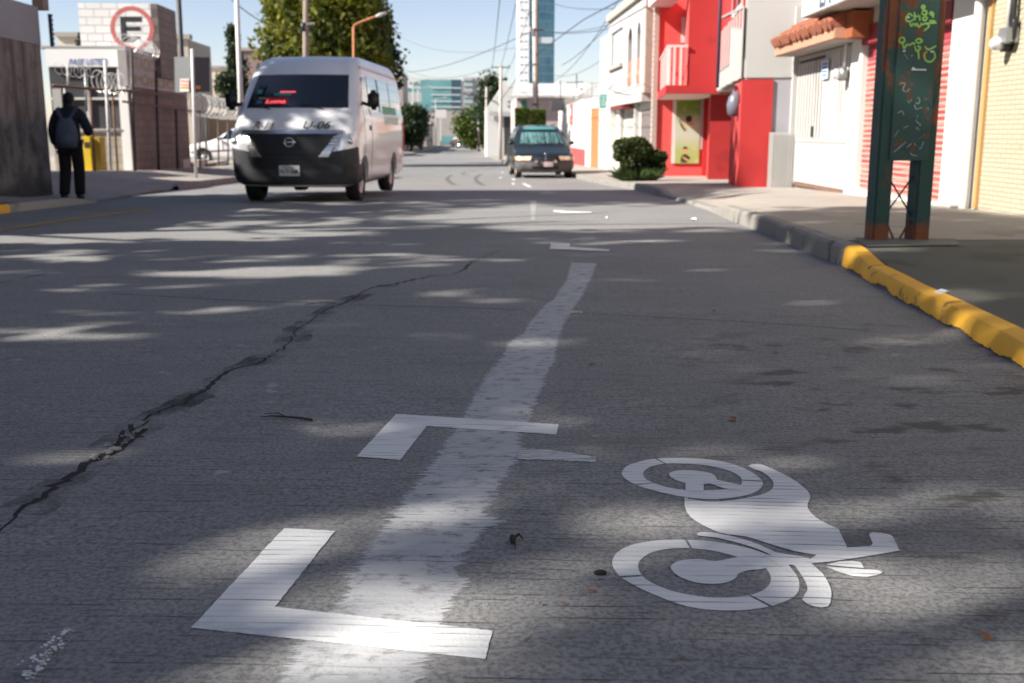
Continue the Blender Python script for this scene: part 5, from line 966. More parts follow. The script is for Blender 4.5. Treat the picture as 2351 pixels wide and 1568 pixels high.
def wheel(b, t, x, y, r, wd, rim, turn=0):
    sg = 1 if x > 0 else -1; c, s_ = math.cos(turn), math.sin(turn)
    def w(a, yy, z): return b.W(x+a*c-yy*s_, y+a*s_+yy*c, z)
    tm = MB(); prof = [(-wd, .62), (-wd, .90), (-wd*.86, .985), (-wd*.5, 1), (wd*.0, 1), (0, .95), (-.02, .66), (-.035, .6)] if sg > 0 else [(wd, .62), (wd, .90), (wd*.86, .985), (wd*.5, 1), (0, 1), (0, .95), (.02, .66), (.035, .6)]
    n = 28; vs = [w(a, r*k*math.cos(2*math.pi*i/n), r+r*k*math.sin(2*math.pi*i/n)) for i in range(n) for a, k in prof]; K = len(prof)
    tm.add(vs, [(i*K+j, i*K+j+1, ((i+1) % n)*K+j+1, ((i+1) % n)*K+j) for i in range(n) for j in range(K-1)]); wh = tm.build('wheel', 'rubber', t, smooth=True)
    rm = MB(); pr = [(-.012, .64), (-.03, .56), (-.055, .5), (-.05, .3), (-.02, .2), (-.01, .08), (-.01, 0)]
    vs = [w(sg*a, r*k*math.cos(2*math.pi*i/n), r+r*k*math.sin(2*math.pi*i/n)) for i in range(n) for a, k in pr]; K = len(pr); rm.add(vs, [(i*K+j, i*K+j+1, ((i+1) % n)*K+j+1, ((i+1) % n)*K+j) for i in range(n) for j in range(K-1)])
    rm.build('rim', rim, wh, smooth=True); hol = MB()
    for i in range(8):
        a = 2*math.pi*i/8; hol.add([w(sg*-.044, r*k*math.cos(a+d), r+r*k*math.sin(a+d)) for k, d in ((.34, -.16), (.34, .16), (.5, .15), (.5, -.15))], [(0, 1, 2, 3)])
    hol.build('rim_hole', 'black', wh); return wh
# ------------------------------------------------------------------ minibus
fl = G(583, 460); YV = fl.y-.92
FV = Fr(LX(668, YV+.2), YV-.02, 5.4); gV = gz(YV+1)
t = thing('minibus', "white high roofed minibus with dark bumper coming down the street", 'minibus', FV.W(0, 2.6, gV), -FV.a)
WV = 1.0
V = Body([(.27, .10, 5.2, .86), (.34, .03, 5.25, .95), (.5, .0, 5.28, .985), (.78, .0, 5.28, 1.0), (.95, .03, 5.28, 1.01), (1.08, .09, 5.28, 1.01), (1.22, .20, 5.28, 1.005), (1.36, .32, 5.28, 1.0), (1.47, .43, 5.27, .97), (1.75, .70, 5.24, .945), (2.03, .98, 5.2, .905), (2.15, 1.12, 5.17, .875), (2.27, 1.32, 5.12, .82), (2.35, 1.60, 5.05, .75), (2.40, 2.0, 4.95, .62), (2.42, 2.5, 4.7, .40)], FV, gV, .13, .25, .15)
RW = .34; wpos = [(-.93, .98), (.93, .98), (-.93, 3.95), (.93, 3.95)]
finish_body(V, 'vanwhite', t, wpos, RW)
for x, y in wpos: wheel(V, t, x, y, RW, .22, 'rim')
MB().box(-.8, .8, .5, 4.9, .24, .33, fr=type('f', (), {'W': lambda s, x, y, z: V.W(x, y, z)})()).build('underbody', 'black', t)
bm_ = V.patch(((-1.62, .29), (1.62, .29), (1.52, .60), (-1.52, .60)), .016, 48, 6); b2 = V.patch(((-1.28, .602), (1.28, .602), (1.13, .88), (-1.13, .88)), .014, 40, 6); bm_.add(b2.v, b2.f); bp = bm_.build('bumper', 'bumper', t, smooth=True)
V.patch(((-.62, .54), (.62, .54), (.70, .72), (-.70, .72)), .017, 14, 3).build('lower_intake', 'black', bp)
for sg in (-1, 1): V.patch(((sg*.80, .46), (sg*1.02, .50), (sg*.98, .64), (sg*.84, .60)), .018, 5, 3).build('fog_recess', 'black', bp)
V.patch(((-.45, .74), (.45, .74), (.74, 1.085), (-.74, 1.085)), .022, 22, 8).build('grille', 'black', t, smooth=True)
sb = MB()
for i in range(7):
    z = .80+i*.042; k = .48+(z-.74)*.72; p = V.patch(((-k, z), (k, z), (k+.005, z+.012), (-k-.005, z+.012)), .03, 18, 1); sb.add(p.v, p.f)
sb.build('grille_slats', 'bumper', t)
V.patch(((-.82, 1.088), (.82, 1.088), (.81, 1.145), (-.81, 1.145)), .03, 22, 2).build('chrome_strip', 'chrome', t, smooth=True)
for sg in (-1, 1):
    V.patch(((sg*.44, .73), (sg*.60, .73), (sg*.69, .90), (sg*.58, .90)), .034, 5, 4).build('grille_trim', 'chrome', t)
    for i in range(3): z = .92+i*.048; V.patch(((sg*(.60+i*.03), z), (sg*(.715+i*.03), z), (sg*(.735+i*.03), z+.033), (sg*(.615+i*.03), z+.033)), .034, 4, 2).build('grille_trim', 'chrome', t)
    hl = V.patch(((sg*.66, .81), (sg*1.02, .875), (sg*1.19, 1.145), (sg*.82, 1.075)), .02, 10, 8).build('headlight', 'lamp', t, smooth=True)
    lp = V.at(sg*.93, .97, .015); MB().sphere(lp, .055, 14, 10).build('bulb', 'chrome', hl, smooth=True)
ec = V.at(0, .955, .04); er = MB(); n = 28
ex_, ez_ = FV.ex, Vector((0, 0, 1))
P = [ec+ex_*math.cos(2*math.pi*i/n)*.072+ez_*math.sin(2*math.pi*i/n)*.066 for i in range(n+1)]; er.tube(P, .011, 8, cap=False); er.box(-.105, .105, -.008, .008, -.013, .013, fr=type('f', (), {'W': lambda s, x, y, z: ec+ex_*x+FV.ey*y+ez_*z})()); er.build('emblem', 'chrome', t, smooth=True)
ws = V.patch(((-.84, 1.49), (.84, 1.49), (.76, 2.03), (-.76, 2.03)), .006, 22, 14).build('windscreen', 'glass', t, smooth=True)
for sg in (-1, 1): 
    p = V.patch(((sg*.842, 1.485), (sg*.93, 1.50), (sg*.84, 2.035), (sg*.762, 2.035)), .004, 4, 10)
for (x0, x1) in ((-.75, -.05), (.10, .78)):
    MB().tube([V.at(x0+.35, 1.47, .02), V.at(x0, 1.53, .018), V.at(x1-.03, 1.515, .018)], .009, 6).build('wiper', 'black', t)
def vtext(s, u, z, h, wd, m, off=.012, sh=.3, bold=.02, par=None):
    p, q_, r_ = V.at(u, z, off), V.at(u+.2, z, off), V.at(u, z+h, off); lt = MB(); text_mb(lt, s, p, q_-p, r_-p, h, .002, bold, sh, width=wd); return lt.build('lettering', m, par or t)
vtext("R-11", -.62, 1.16, .15, .36, 'ink', .03, .3, .018); vtext("U-06", .19, 1.165, .15, .42, 'ink', .03, .25, .02)
sg_ = V.patch(((-.53, 1.545), (-.14, 1.545), (-.13, 1.665), (-.50, 1.665)), .009, 6, 3).build('route_sign', mat("deep_red_sign", (.25, .02, .03), .5, .1, 5, 0), ws)
q = NT("glowing_red_lettering"); q.fin((.9, .08, .10), .5); q.b.inputs['Emission Color'].default_value = (1, .10, .12, 1); q.b.inputs['Emission Strength'].default_value = .55; M['glowred'] = q.m
vtext("Loma", -.51, 1.565, .085, .35, 'glowred', .014, .2, .03, ws)
for i, (u, z, a, h, m) in enumerate(((-.40, 1.69, .30, .035, 'tealsign'), (-.30, 1.735, .26, .02, 'glowred'), (-.68, 1.56, .10, .05, 'bluepaint'), (-.66, 1.63, .14, .03, 'beigepaint'), (-.70, 1.72, .08, .07, 'tealsign'))): V.patch(((u, z), (u+a, z), (u+a, z+h), (u, z+h)), .009, 4, 1).build('windscreen_sticker', m, ws)
pl = V.patch(((-.17, .44), (.15, .44), (.15, .60), (-.17, .60)), .03, 4, 2).build('number_plate', 'plate', t); vtext("14-77-SSM", -.155, .475, .07, .29, 'ink', .036, 0, .015, pl); vtext("PUE MEX", -.10, .56, .022, .18, 'ink', .036, 0, .01, pl)
# flanks
for sg in (1, -1):
    V.patch(((.98, 1.50), (1.42, 1.50), (1.50, 2.0), (1.24, 2.0)), .006, 6, 8, sidey=sg).build('cab_window', 'glass', t)
    sw_ = V.patch(((1.66, 1.47), (4.95, 1.42), (4.9, 2.02), (1.66, 2.02)), .005, 24, 8, sidey=sg).build('side_window', 'sideglass', t, smooth=True)
    for yy in (2.55, 2.62, 3.75): V.patch(((yy, 1.46), (yy+.035, 1.46), (yy+.035, 2.02), (yy, 2.02)), .009, 1, 6, sidey=sg).build('window_divider', 'black', sw_)
    V.patch(((2.9, 1.25), (4.5, 1.25), (4.5, 1.40), (2.9, 1.40)), .006, 12, 2, sidey=sg).build('side_graphic', mat("pale_green_graphic", (.35, .62, .52), .5, .3, 9, 0, spots=((.74, .74, .745), 12, .5, .05)), t)
    V.patch(((2.9, 1.43), (4.4, 1.43), (4.4, 1.57), (2.9, 1.57)), .008, 12, 2, sidey=sg).build('side_graphic', 'green', t)
    V.patch(((1.62, .42), (1.635, .42), (1.635, 2.05), (1.62, 2.05)), .004, 1, 10, sidey=sg).build('door_seam', 'black', t); V.patch(((.99, .75), (1.005, .75), (1.005, 1.48), (.99, 1.48)), .004, 1, 6, sidey=sg).build('door_seam', 'black', t)
    V.patch(((1.42, 1.14), (1.56, 1.14), (1.56, 1.22), (1.42, 1.22)), .012, 3, 2, sidey=sg).build('door_handle', 'black', t); V.patch(((1.64, 1.08), (5.1, 1.05), (5.1, 1.075), (1.64, 1.105)), .008, 20, 1, sidey=sg).build('slide_rail', 'vanwhite', t)
    V.patch(((1.4, 2.15), (4.95, 2.13), (4.95, 2.165), (1.4, 2.185)), .006, 20, 1, sidey=sg).build('roof_gutter', 'cream', t)
    hd = MB(); vfr = type('f', (), {'W': lambda s_, x, y, z: V.W(x, y, z)})(); hd.box(sg*1.17-.095, sg*1.17+.095, .86, 1.0, 1.46, 1.78, fr=vfr); mi_ = hd.build('mirror', 'black', t, smooth=True, bevel=.055, seg=3); MB().tube([V.W(sg*.95, 1.06, 1.58), V.W(sg*1.08, .95, 1.55)], .03, 8).build('mirror_arm', 'black', mi_, smooth=True)
    V.patch(((4.95, .75), (5.12, .75), (5.12, 1.3), (4.95, 1.3)), .008, 2, 5, sidey=sg).build('tail_light', 'redpaint', t)
# ------------------------------------------------------------------ parked minivan
FK = Fr(LX(1253, 34.6), 34.5, -1.6); gK = gz(35.5); K_ = FK
t = thing('minivan', "old dark blue minivan with peeling paint parked at the kerb", 'minivan', K_.W(0, 2.4, gK), -K_.a)
B = Body([(.20, .16, 4.6, .84), (.30, .04, 4.66, .93), (.42, .0, 4.7, .96), (.56, .0, 4.72, .975), (.68, .04, 4.72, .98), (.78, .12, 4.72, .975), (.86, .40, 4.72, .965), (.95, .78, 4.71, .955), (1.05, 1.12, 4.7, .945), (1.12, 1.24, 4.68, .935), (1.3, 1.52, 4.64, .88), (1.5, 1.86, 4.56, .80), (1.62, 2.10, 4.5, .74), (1.69, 2.45, 4.4, .68), (1.73, 2.9, 4.2, .55), (1.75, 3.2, 3.9, .3)], K_, gK, .16, .30, .2)
M['navypaint'] = mat("peeling_dark_blue_paint", (.008, .013, .016), .35, .2, 2, 0, coat=.35, spots=((.10, .25, .24), 2.3, .64, .05)); M['roofpaint'] = mat("peeling_teal_roof", (.05, .22, .20), .5, .3, 3, .1, 30, spots=((.35, .16, .12), 4, .60, .06))
wp = [(-.93, .92), (.93, .92), (-.93, 3.75), (.93, 3.75)]; finish_body(B, 'navypaint', t, wp, .31)
for x, y in wp: wheel(B, t, x, y, .31, .2, 'rimgold')
B.patch(((-1.35, .20), (1.35, .20), (1.30, .56), (-1.30, .56)), .016, 40, 6).build('bumper', mat("weathered_grey_bumper", (.10, .095, .092), .6, .25, 3, .1, 40, spots=((.22, .2, .19), 3, .58, .1)), t, smooth=True)
B.patch(((-.42, .30), (.42, .30), (.45, .42), (-.45, .42)), .022, 12, 2).build('lower_intake', 'black', t); B.patch(((-.40, .585), (.40, .585), (.34, .70), (-.34, .70)), .012, 12, 3).build('grille', 'black', t)
B.patch(((-.012, .585), (.012, .585), (.012, .74), (-.012, .74)), .02, 1, 4).build('grille_bar', 'chrome', t)
for sg in (-1, 1):
    hl = B.patch(((sg*.50, .60), (sg*.98, .60), (sg*1.02, .72), (sg*.46, .73)), .014, 8, 4).build('headlight', 'lampold', t, smooth=True); B.patch(((sg*.985, .605), (sg*1.12, .61), (sg*1.12, .71), (sg*1.025, .715)), .014, 4, 3).build('turn_signal', 'amber', hl)
    p = B.at(sg*.30, .565, .08); dv = -K_.ey; fg = MB().tube([p-dv*.07, p, p+dv*.012], [.05, .062, .05], 16).build('fog_lamp', 'black', t, smooth=True); MB().tube([p+dv*.013, p+dv*.02], .052, 16).build('lens', 'chrome', fg)
    B.patch(((1.75, 1.12), (2.75, 1.12), (2.72, 1.52), (2.12, 1.52)), .006, 8, 6, sidey=sg).build('side_window', 'glass', t); B.patch(((2.85, 1.12), (4.3, 1.12), (4.15, 1.52), (2.82, 1.52)), .006, 8, 6, sidey=sg).build('side_window', 'glass', t)
    MB().sphere(B.W(sg*1.03, 1.55, 1.15), (.10, .06, .075), 12, 8).build('mirror', 'black', t, smooth=True)
    B.patch(((1.35, .45), (3.3, .45), (3.3, .55), (1.35, .55)), .012, 10, 2, sidey=sg).build('side_moulding', 'bumper', t)
    MB().tube([B.W(sg*.60, 2.7, 1.77), B.W(sg*.60, 4.1, 1.75)], .02, 8).build('roof_rail', 'black', t)
q = NT("silver_sunshade_behind_glass"); X, Y, Z = q.xyz(); n = q.noise(1, 3, .6, q.map((9, 1, 1.2))); c = q.mix(q.step(n, .35, .65), (.015, .05, .055), (.13, .24, .235)); c = q.mix(q.step(q.noise(16, 2), .64, .72), c, (.10, .50, .22)); c = q.mix(q.step(q.noise(22, 2), .68, .74), c, (.45, .40, .15)); M['shade'] = q.fin(c, .18, .0, .8, .8)
ws = B.patch(((-.78, 1.13), (.78, 1.13), (.63, 1.58), (-.63, 1.58)), .006, 16, 8).build('windscreen', 'shade', t, smooth=True); B.patch(((-.67, 1.50), (.67, 1.50), (.63, 1.585), (-.63, 1.585)), .009, 14, 2).build('tint_band', 'glass', ws)
B.patch(((-.62, 1.60), (.62, 1.60), (.55, 1.69), (-.55, 1.69)), .004, 12, 3).build('roof_front', 'roofpaint', t, smooth=True)
for x0, x1 in ((-.65, .0), (.05, .68)): MB().tube([B.at((x0+x1)/2, 1.10, .03), B.at(x0, 1.15, .02), B.at(x1, 1.15, .02)], .012, 6).build('wiper', 'black', t)
pl = B.patch(((-.06, .40), (.24, .40), (.24, .555), (-.06, .555)), .035, 3, 2).build('number_plate', mat("pale_pink_plate", (.55, .47, .46), .5, .1, 20, 0), t)
MB().sphere(B.at(0, .80, .03), (.035, .02, .035), 10, 8).build('emblem', 'chrome', t, smooth=True)
# ------------------------------------------------------------------ white car in the car park
Fw = Fr(LX(431, 44), 44, 90); gw = lz(-11, 44)
t = thing('parked_car', "white hatchback parked behind the lot fence", 'car', Fw.W(0, 2, gw), -Fw.a)
def smallcar(t, fr, g, paint, rim='rim', w=.86, L=4.2, parts=True, H=1.0):
    Bc = Body([(.20, .14, L-.1, w-.1), (.32, .02, L, w), (.6, .0, L, w+.02), (.75, .06, L-.02, w+.02), (.86, .5, L-.03, w), (.95, .95, L-.05, w-.02), (1.0, 1.08, L-.1, w-.04), (1.25, 1.5, L-.35, w-.14), (1.42*H, 1.85, L-.7, w-.22), (1.48*H, 2.2, L-1.1, w-.34), (1.50*H, 2.5, L-1.5, w-.5)], fr, g, .13, .26, .22)
    wq = [(-w+.02, .78), (w-.02, .78), (-w+.02, L-.8), (w-.02, L-.8)]; finish_body(Bc, paint, t, wq, .31)
    for x, y in wq: wheel(Bc, t, x, y, .31, .19, rim)
    Bc.patch(((-.68, 1.0), (.68, 1.0), (.56, 1.38*H), (-.56, 1.38*H)), .006, 12, 6).build('windscreen', 'glass', t, smooth=True)
    for sg in (-1, 1):
        Bc.patch(((1.5, 1.0), (2.35, 1.0), (2.33, 1.36), (1.83, 1.36)), .006, 6, 4, sidey=sg).build('side_window', 'glass', t); Bc.patch(((2.42, 1.0), (L-.6, 1.0), (L-.95, 1.36), (2.4, 1.36)), .006, 6, 4, sidey=sg).build('side_window', 'glass', t)
        Bc.patch(((sg*.45, .62), (sg*.85, .64), (sg*.86, .76), (sg*.5, .74)), .012, 6, 3).build('headlight', 'lamp', t, smooth=True); MB().sphere(Bc.W(sg*(w+.08), 1.45, 1.02), (.09, .06, .07), 10, 8).build('mirror', 'black', t, smooth=True)
    Bc.patch(((-.42, .50), (.42, .50), (.40, .64), (-.40, .64)), .012, 10, 2).build('grille', 'black', t); Bc.patch(((-.7, .24), (.7, .24), (.7, .40), (-.7, .40)), .012, 12, 2).build('lower_intake', 'bumper', t); Bc.patch(((-.2, .42), (.2, .42), (.2, .52), (-.2, .52)), .02, 3, 1).build('number_plate', 'plate', t); return Bc
smallcar(t, Fw, gw, 'vanwhite')
for (px, py, lab, m_, w_, rot) in ((1061, 341, "small dark car with its lamps lit far down the street", 'darkpaint', .86, 0), (1081, 341, "small red car parked by the far right kerb", 'redcar', .80, 0)):
    M['darkpaint'] = M.get('darkpaint') or mat("dark_blue_car_paint", (.02, .025, .04), .3, .1, 2, 0, coat=.5); M['redcar'] = M.get('redcar') or mat("red_car_paint", (.62, .03, .03), .3, .05, 2, 0, coat=.5)
    P = G(px, py); f_ = Fr(P.x, P.y, rot); t = thing('small_car', lab, 'car', f_.W(0, 2, gz(P.y)), -f_.a); Bc = smallcar(t, f_, gz(P.y), m_, 'rim', w_)
    if m_ == 'darkpaint':
        q = NT("lit_lamp"); q.fin((.9, .9, .85), .3); q.b.inputs['Emission Color'].default_value = (1, .97, .9, 1); q.b.inputs['Emission Strength'].default_value = 6
        for sg in (-1, 1): MB().sphere(Bc.at(sg*.66, .68, .04), .12, 10, 8).build('lit_lamp', q.m, t)
P = G(1083, 338.5); f_ = Fr(LX(1080, 196), 196, 0); t = thing('blue_truck', "blue and white truck standing behind the small red car", 'truck', f_.W(0, 3, gz(196)), 0)
Bt = Body([(.4, .1, 6, 1.0), (.8, 0, 6, 1.05), (1.3, .03, 6, 1.06), (1.9, .35, 6, 1.02), (2.2, .6, 6, .95), (2.3, 1, 5.8, .8)], f_, gz(196), .1, .2, .1); finish_body(Bt, mat("blue_truck_paint", (.05, .12, .33), .4, .2, 1, 0), t, [(-.95, 1), (.95, 1), (-.95, 4.8), (.95, 4.8)], .4); Bt.patch(((-.85, 1.4), (.85, 1.4), (.8, 1.95), (-.8, 1.95)), .01, 8, 4).build('windscreen', 'shade', t)
for x, y in ((-.95, 1), (.95, 1), (-.95, 4.8), (.95, 4.8)): wheel(Bt, t, x, y, .4, .24, 'rim')
# white minibus crossing at the far end
f_ = Fr(LX(992, 255)-.2, 252, 0); gm_ = gz(252); fx = Fr(LX(1032, 255), 254, 90); t = thing('minibus', "cream minibus with an orange nose crossing at the far end of the street", 'minibus', fx.W(0, 2.5, gm_), -fx.a)
Bm = Body([(.3, .1, 4.8, .8), (.5, 0, 4.85, .9), (.95, .02, 4.85, .92), (1.15, .2, 4.85, .92), (1.4, .5, 4.83, .9), (1.9, 1.0, 4.8, .84), (2.1, 1.25, 4.75, .74), (2.2, 1.6, 4.6, .5)], fx, gm_, .1, .22, .14); finish_body(Bm, 'cream', t, [(-.88, .9), (.88, .9), (-.88, 3.6), (.88, 3.6)], .34)
for x, y in ((-.88, .9), (.88, .9), (-.88, 3.6), (.88, 3.6)): wheel(Bm, t, x, y, .34, .2, 'rim')
Bm.patch(((-.75, 1.42), (.75, 1.42), (.66, 1.9), (-.66, 1.9)), .008, 8, 4).build('windscreen', 'glass', t)
for sg in (-1, 1):
    Bm.patch(((2.2, 1.35), (4.4, 1.35), (4.4, 1.65), (2.2, 1.65)), .008, 8, 2, sidey=sg).build('side_window', 'glass', t); Bm.patch(((1.25, 1.4), (2.0, 1.4), (2.0, 1.75), (1.45, 1.75)), .008, 4, 2, sidey=sg).build('cab_window', 'glass', t); Bm.patch(((.3, .35), (4.6, .35), (4.6, .55), (.3, .55)), .008, 8, 1, sidey=sg).build('lower_stripe', mat("orange_stripe", (.62, .16, .07), .5, .1, 3, 0), t); Bm.patch(((.75, 1.1), (1.05, 1.1), (1.4, 2.0), (1.1, 1.8)), .01, 4, 4, sidey=sg).build('nose_stripe', 'redcar', t)
# ================================================================== PERSON
def skin(name, V_, E_, r_, m, parent, T, sub=2):
    me = bpy.data.meshes.new(name); me.from_pydata([T(*v) for v in V_], E_, []); o = bpy.data.objects.new(name, me); COL.objects.link(o)
    md = o.modifiers.new('skin', 'SKIN'); md.use_smooth_shade = True
    for i, r in enumerate(r_): rr = r if isinstance(r, tuple) else (r, r); me.skin_vertices[0].data[i].radius = rr; me.skin_vertices[0].data[i].use_root = (i == 0)
    s_ = o.modifiers.new('sub', 'SUBSURF'); s_.levels = sub; s_.render_levels = sub
    bpy.context.view_layer.update(); me2 = bpy.data.meshes.new_from_object(o.evaluated_get(bpy.context.evaluated_depsgraph_get())); bpy.data.objects.remove(o)
    Wi = WM[parent.name].inverted(); me2.transform(Wi); me2.materials.clear(); me2.materials.append(M[m])
    for p in me2.polygons: p.use_smooth = True; p.material_index = 0
    o = bpy.data.objects.new(name, me2); COL.objects.link(o); o.parent = parent; WM[o.name] = WM[parent.name].copy(); return o
P = G(170, 448, .09); gP = lz(P.x, P.y); S = 1.70/1.72; fp = Fr(P.x, P.y, -6)
def T(x, y, z): return fp.W(x*S, y*S, gP+z*S)
t = thing('person', "person in a dark jacket and black trousers walking away on the left pavement", 'person', T(0, 0, 0), -fp.a)
# hips, legs mid stride (left foot back), torso leaning forward a little, head bowed
Vb = [(0, 0, .93), (0, .02, 1.12), (0, .05, 1.30), (0, .07, 1.42), (0, .10, 1.50), (0, .14, 1.585), (0, .155, 1.665),
      (-.10, 0, .88), (-.105, .03, .50), (-.12, -.10, .11), (-.12, .03, .035), (.10, 0, .88), (.10, .06, .50), (.095, .03, .10), (.095, .17, .035),
      (-.19, .06, 1.40), (-.275, .05, 1.13), (-.265, .13, .88), (-.26, .16, .82), (.19, .06, 1.40), (.29, .05, 1.14), (.25, .25, 1.08), (.21, .33, 1.12)]
Eb = [(0, 1), (1, 2), (2, 3), (3, 4), (4, 5), (5, 6), (0, 7), (7, 8), (8, 9), (9, 10), (0, 11), (11, 12), (12, 13), (13, 14), (3, 15), (15, 16), (16, 17), (17, 18), (3, 19), (19, 20), (20, 21), (21, 22)]
Rb = [(.15, .11), (.15, .11), (.16, .115), (.13, .10), .06, (.075, .09), (.07, .085), .09, .065, .045, .04, .09, .065, .045, .04, .06, .047, .034, (.036, .018), .06, .047, .034, (.036, .018)]
bd = skin('body', Vb, Eb, Rb, 'skin', t, T)
def hand(c, d, side, par):                  # four fingers and a thumb rooted in the palm
    c, d = Vector(c), Vector(d).normalized()
    for i in range(4):
        o_ = Vector((0, (i-1.5)*.018, 0)); L = (.062, .072, .068, .052)[i]; p0 = c+o_; p1 = p0+d*L*.5; p2 = p1+(d+Vector((side*.5, .1, 0))).normalized()*L*.5
        MB().tube([T(*p0), T(*p1), T(*p2)], [.0095*S, .0085*S, .006*S], 8).build('finger', 'skin', par, smooth=True)
    p0 = c+Vector((side*-.0, .03, .03)); MB().tube([T(*p0), T(*(p0+Vector((side*.02, .03, -.03)))), T(*(p0+Vector((side*.03, .035, -.06))))], [.011, .0095, .007], 8).build('thumb', 'skin', par, smooth=True)
hand((-.258, .165, .80), (-.02, .12, -1), 1, bd); hand((.20, .345, 1.13), (-.35, .9, .2), -1, bd)
skin('trousers', [Vb[i] for i in (0, 7, 8, 9, 11, 12, 13)]+[(-.118, -.105, .075), (.094, .025, .065)], [(0, 1), (1, 2), (2, 3), (3, 7), (0, 4), (4, 5), (5, 6), (6, 8)], [(.17, .13), .118, .102, .088, .118, .102, .088, .088, .088], 'trouser', t, T)
jk = skin('jacket', [(0, .0, .86), (0, .02, 1.0), (0, .03, 1.15), (0, .05, 1.30), (0, .065, 1.41), (0, .09, 1.485)]+[Vb[i] for i in (15, 16, 17, 19, 20, 21)]+[(.22, .31, 1.10)], [(0, 1), (1, 2), (2, 3), (3, 4), (4, 5), (4, 6), (6, 7), (7, 8), (4, 9), (9, 10), (10, 11), (11, 12)], [(.19, .14), (.195, .145), (.19, .145), (.185, .14), (.14, .11), (.085, .08), (.095, .09), .082, .065, (.095, .09), .085, .066, .06], 'navy', t, T)
for i, (a, b) in enumerate((((-.12, -.13, .05), (-.12, .07, .03)), ((.095, .0, .05), (.095, .2, .03)))):
    a, b = Vector(a), Vector(b); MB().tube([T(*(a+Vector((0, -.02, .03)))), T(*a), T(*a.lerp(b, .5)), T(*b)], [.055, .056, .05, .035], 12).build('shoe', 'black', t, smooth=True)
hr_ = MB(); hr_.sphere(T(0, .14, 1.645), (.088, .105, .105), 18, 12); hr_.sphere(T(0, .105, 1.57), (.07, .06, .07), 14, 10); hr_.build('hair', 'hair', t, smooth=True)
MB().sphere(T(0, .245, 1.62), (.014, .022, .02), 8, 6).build('nose', 'skin', bd, smooth=True)
for sx in (-1, 1): MB().sphere(T(sx*.082, .15, 1.62), (.012, .022, .034), 8, 6).build('ear', 'skin', bd, smooth=True)
for sx in (-1, 1): MB().sphere(T(sx*.03, .225, 1.645), .011, 8, 6).build('eye', 'black', bd, smooth=True)
MB().sphere(T(0, .233, 1.575), (.024, .008, .007), 8, 6).build('mouth', mat("lips", (.2, .07, .06), .6, .1, 5, 0), bd, smooth=True)
nk = MB(); nk.tube([T(0, .07, 1.42), T(0, .085, 1.475), T(0, .10, 1.53)], [.115, .095, .088], 14); nk.build('collar', 'navy', jk, smooth=True)
tb = thing('backpack', "slate blue backpack worn by the walking person", 'backpack', T(0, -.12, 1.1), -fp.a)
bp_ = MB(); prof = [(.84, .10, .06), (.86, .15, .10), (.95, .175, .135), (1.10, .165, .13), (1.24, .135, .10), (1.31, .10, .06), (1.33, .05, .03)]; n = 20; vs = []
for z, rx, ry in prof: vs += [T(rx*math.copysign(abs(math.cos(2*math.pi*i/n))**.7, math.cos(2*math.pi*i/n)), -.16+.03*(z-.84)+ry*math.copysign(abs(math.sin(2*math.pi*i/n))**.7, math.sin(2*math.pi*i/n)), z) for i in range(n)]
bp_.add(vs, [(j*n+i, j*n+(i+1) % n, (j+1)*n+(i+1) % n, (j+1)*n+i) for j in range(len(prof)-1) for i in range(n)]+[tuple(range(n))[::-1], tuple((len(prof)-1)*n+i for i in range(n))]); bp_.build('pouch', 'pack', tb, smooth=True)
pk = MB(); pk.sphere(T(0, -.27, .98), (.125, .05, .11), 14, 10); pk.build('front_pocket', 'pack', tb, smooth=True)
for sx in (-1, 1): ribbon(MB(), smooth_path([T(sx*.04, -.13, 1.28), T(sx*.085, -.105, 1.36), T(sx*.135, -.06, 1.45), T(sx*.145, .02, 1.505), T(sx*.145, .11, 1.47)], 4), .06*S, (0, -1, .55)).build('strap', 'pack', tb)
# ================================================================== FAR BACKGROUND
def bbox_thing(name, label, cat, px0, px1, ptop, Y, depth, m, pbot=None, group=None):
    a, b = FY(px0, ptop, Y), FY(px1, ptop, Y); zb_ = gz(Y)-.5; t = thing(name, label, cat, (a.x, Y, gz(Y)), 0, group); MB().box(a.x, b.x, Y, Y+depth, zb_, a.z).build('wall', m, t); return t, a.x, b.x, zb_, a.z
def win_grid(t, Y, px0, px1, py0, py1, nx, ny, m, fx=.6, fy=.5, name='window'):
    for i in range(nx):
        for j in range(ny):
            u0 = px0+(px1-px0)*(i+(1-fx)/2)/nx; u1 = px0+(px1-px0)*(i+(1+fx)/2)/nx; v0 = py0+(py1-py0)*(j+(1-fy)/2)/ny; v1 = py0+(py1-py0)*(j+(1+fy)/2)/ny; a, b = FY(u0, v1, Y), FY(u1, v0, Y); MB().box(a.x, b.x, Y-.12, Y-.02, a.z, b.z).build(name, m, t)
# glass tower
M['towerwhite'] = mat("white_tower_cladding", (.80, .80, .80), .6, .03, .1, 0)
YTW = 430.0; a, b, c_ = FY(1190.5, 0, YTW), FY(1215, 0, YTW), FY(1273.5, 0, YTW+6)
t = thing('glass_tower', "tall blue glass tower with a white windowed edge", 'tower', (a.x, YTW, gz(YTW))); zt_ = 92.0; zb_ = gz(YTW)-2
q = NT("blue_tower_glass"); X, Y, Z = q.xyz(); fl_ = q.step(q.math('ABSOLUTE', q.math('SUBTRACT', q.math('FRACT', q.math('DIVIDE', Z, 3.4)), .5)), .40, .47); mu = q.step(q.math('ABSOLUTE', q.math('SUBTRACT', q.math('FRACT', q.math('DIVIDE', X, 1.45)), .5)), .42, .48)
cb = q.n("ShaderNodeTexWhiteNoise"); cb.noise_dimensions = '3D'; v = q.n("ShaderNodeVectorMath"); v.operation = 'FLOOR'; q.l(q.map((1/1.45, .001, 1/3.4)), v.inputs[0]); q.l(v.outputs[0], cb.inputs['Vector'])
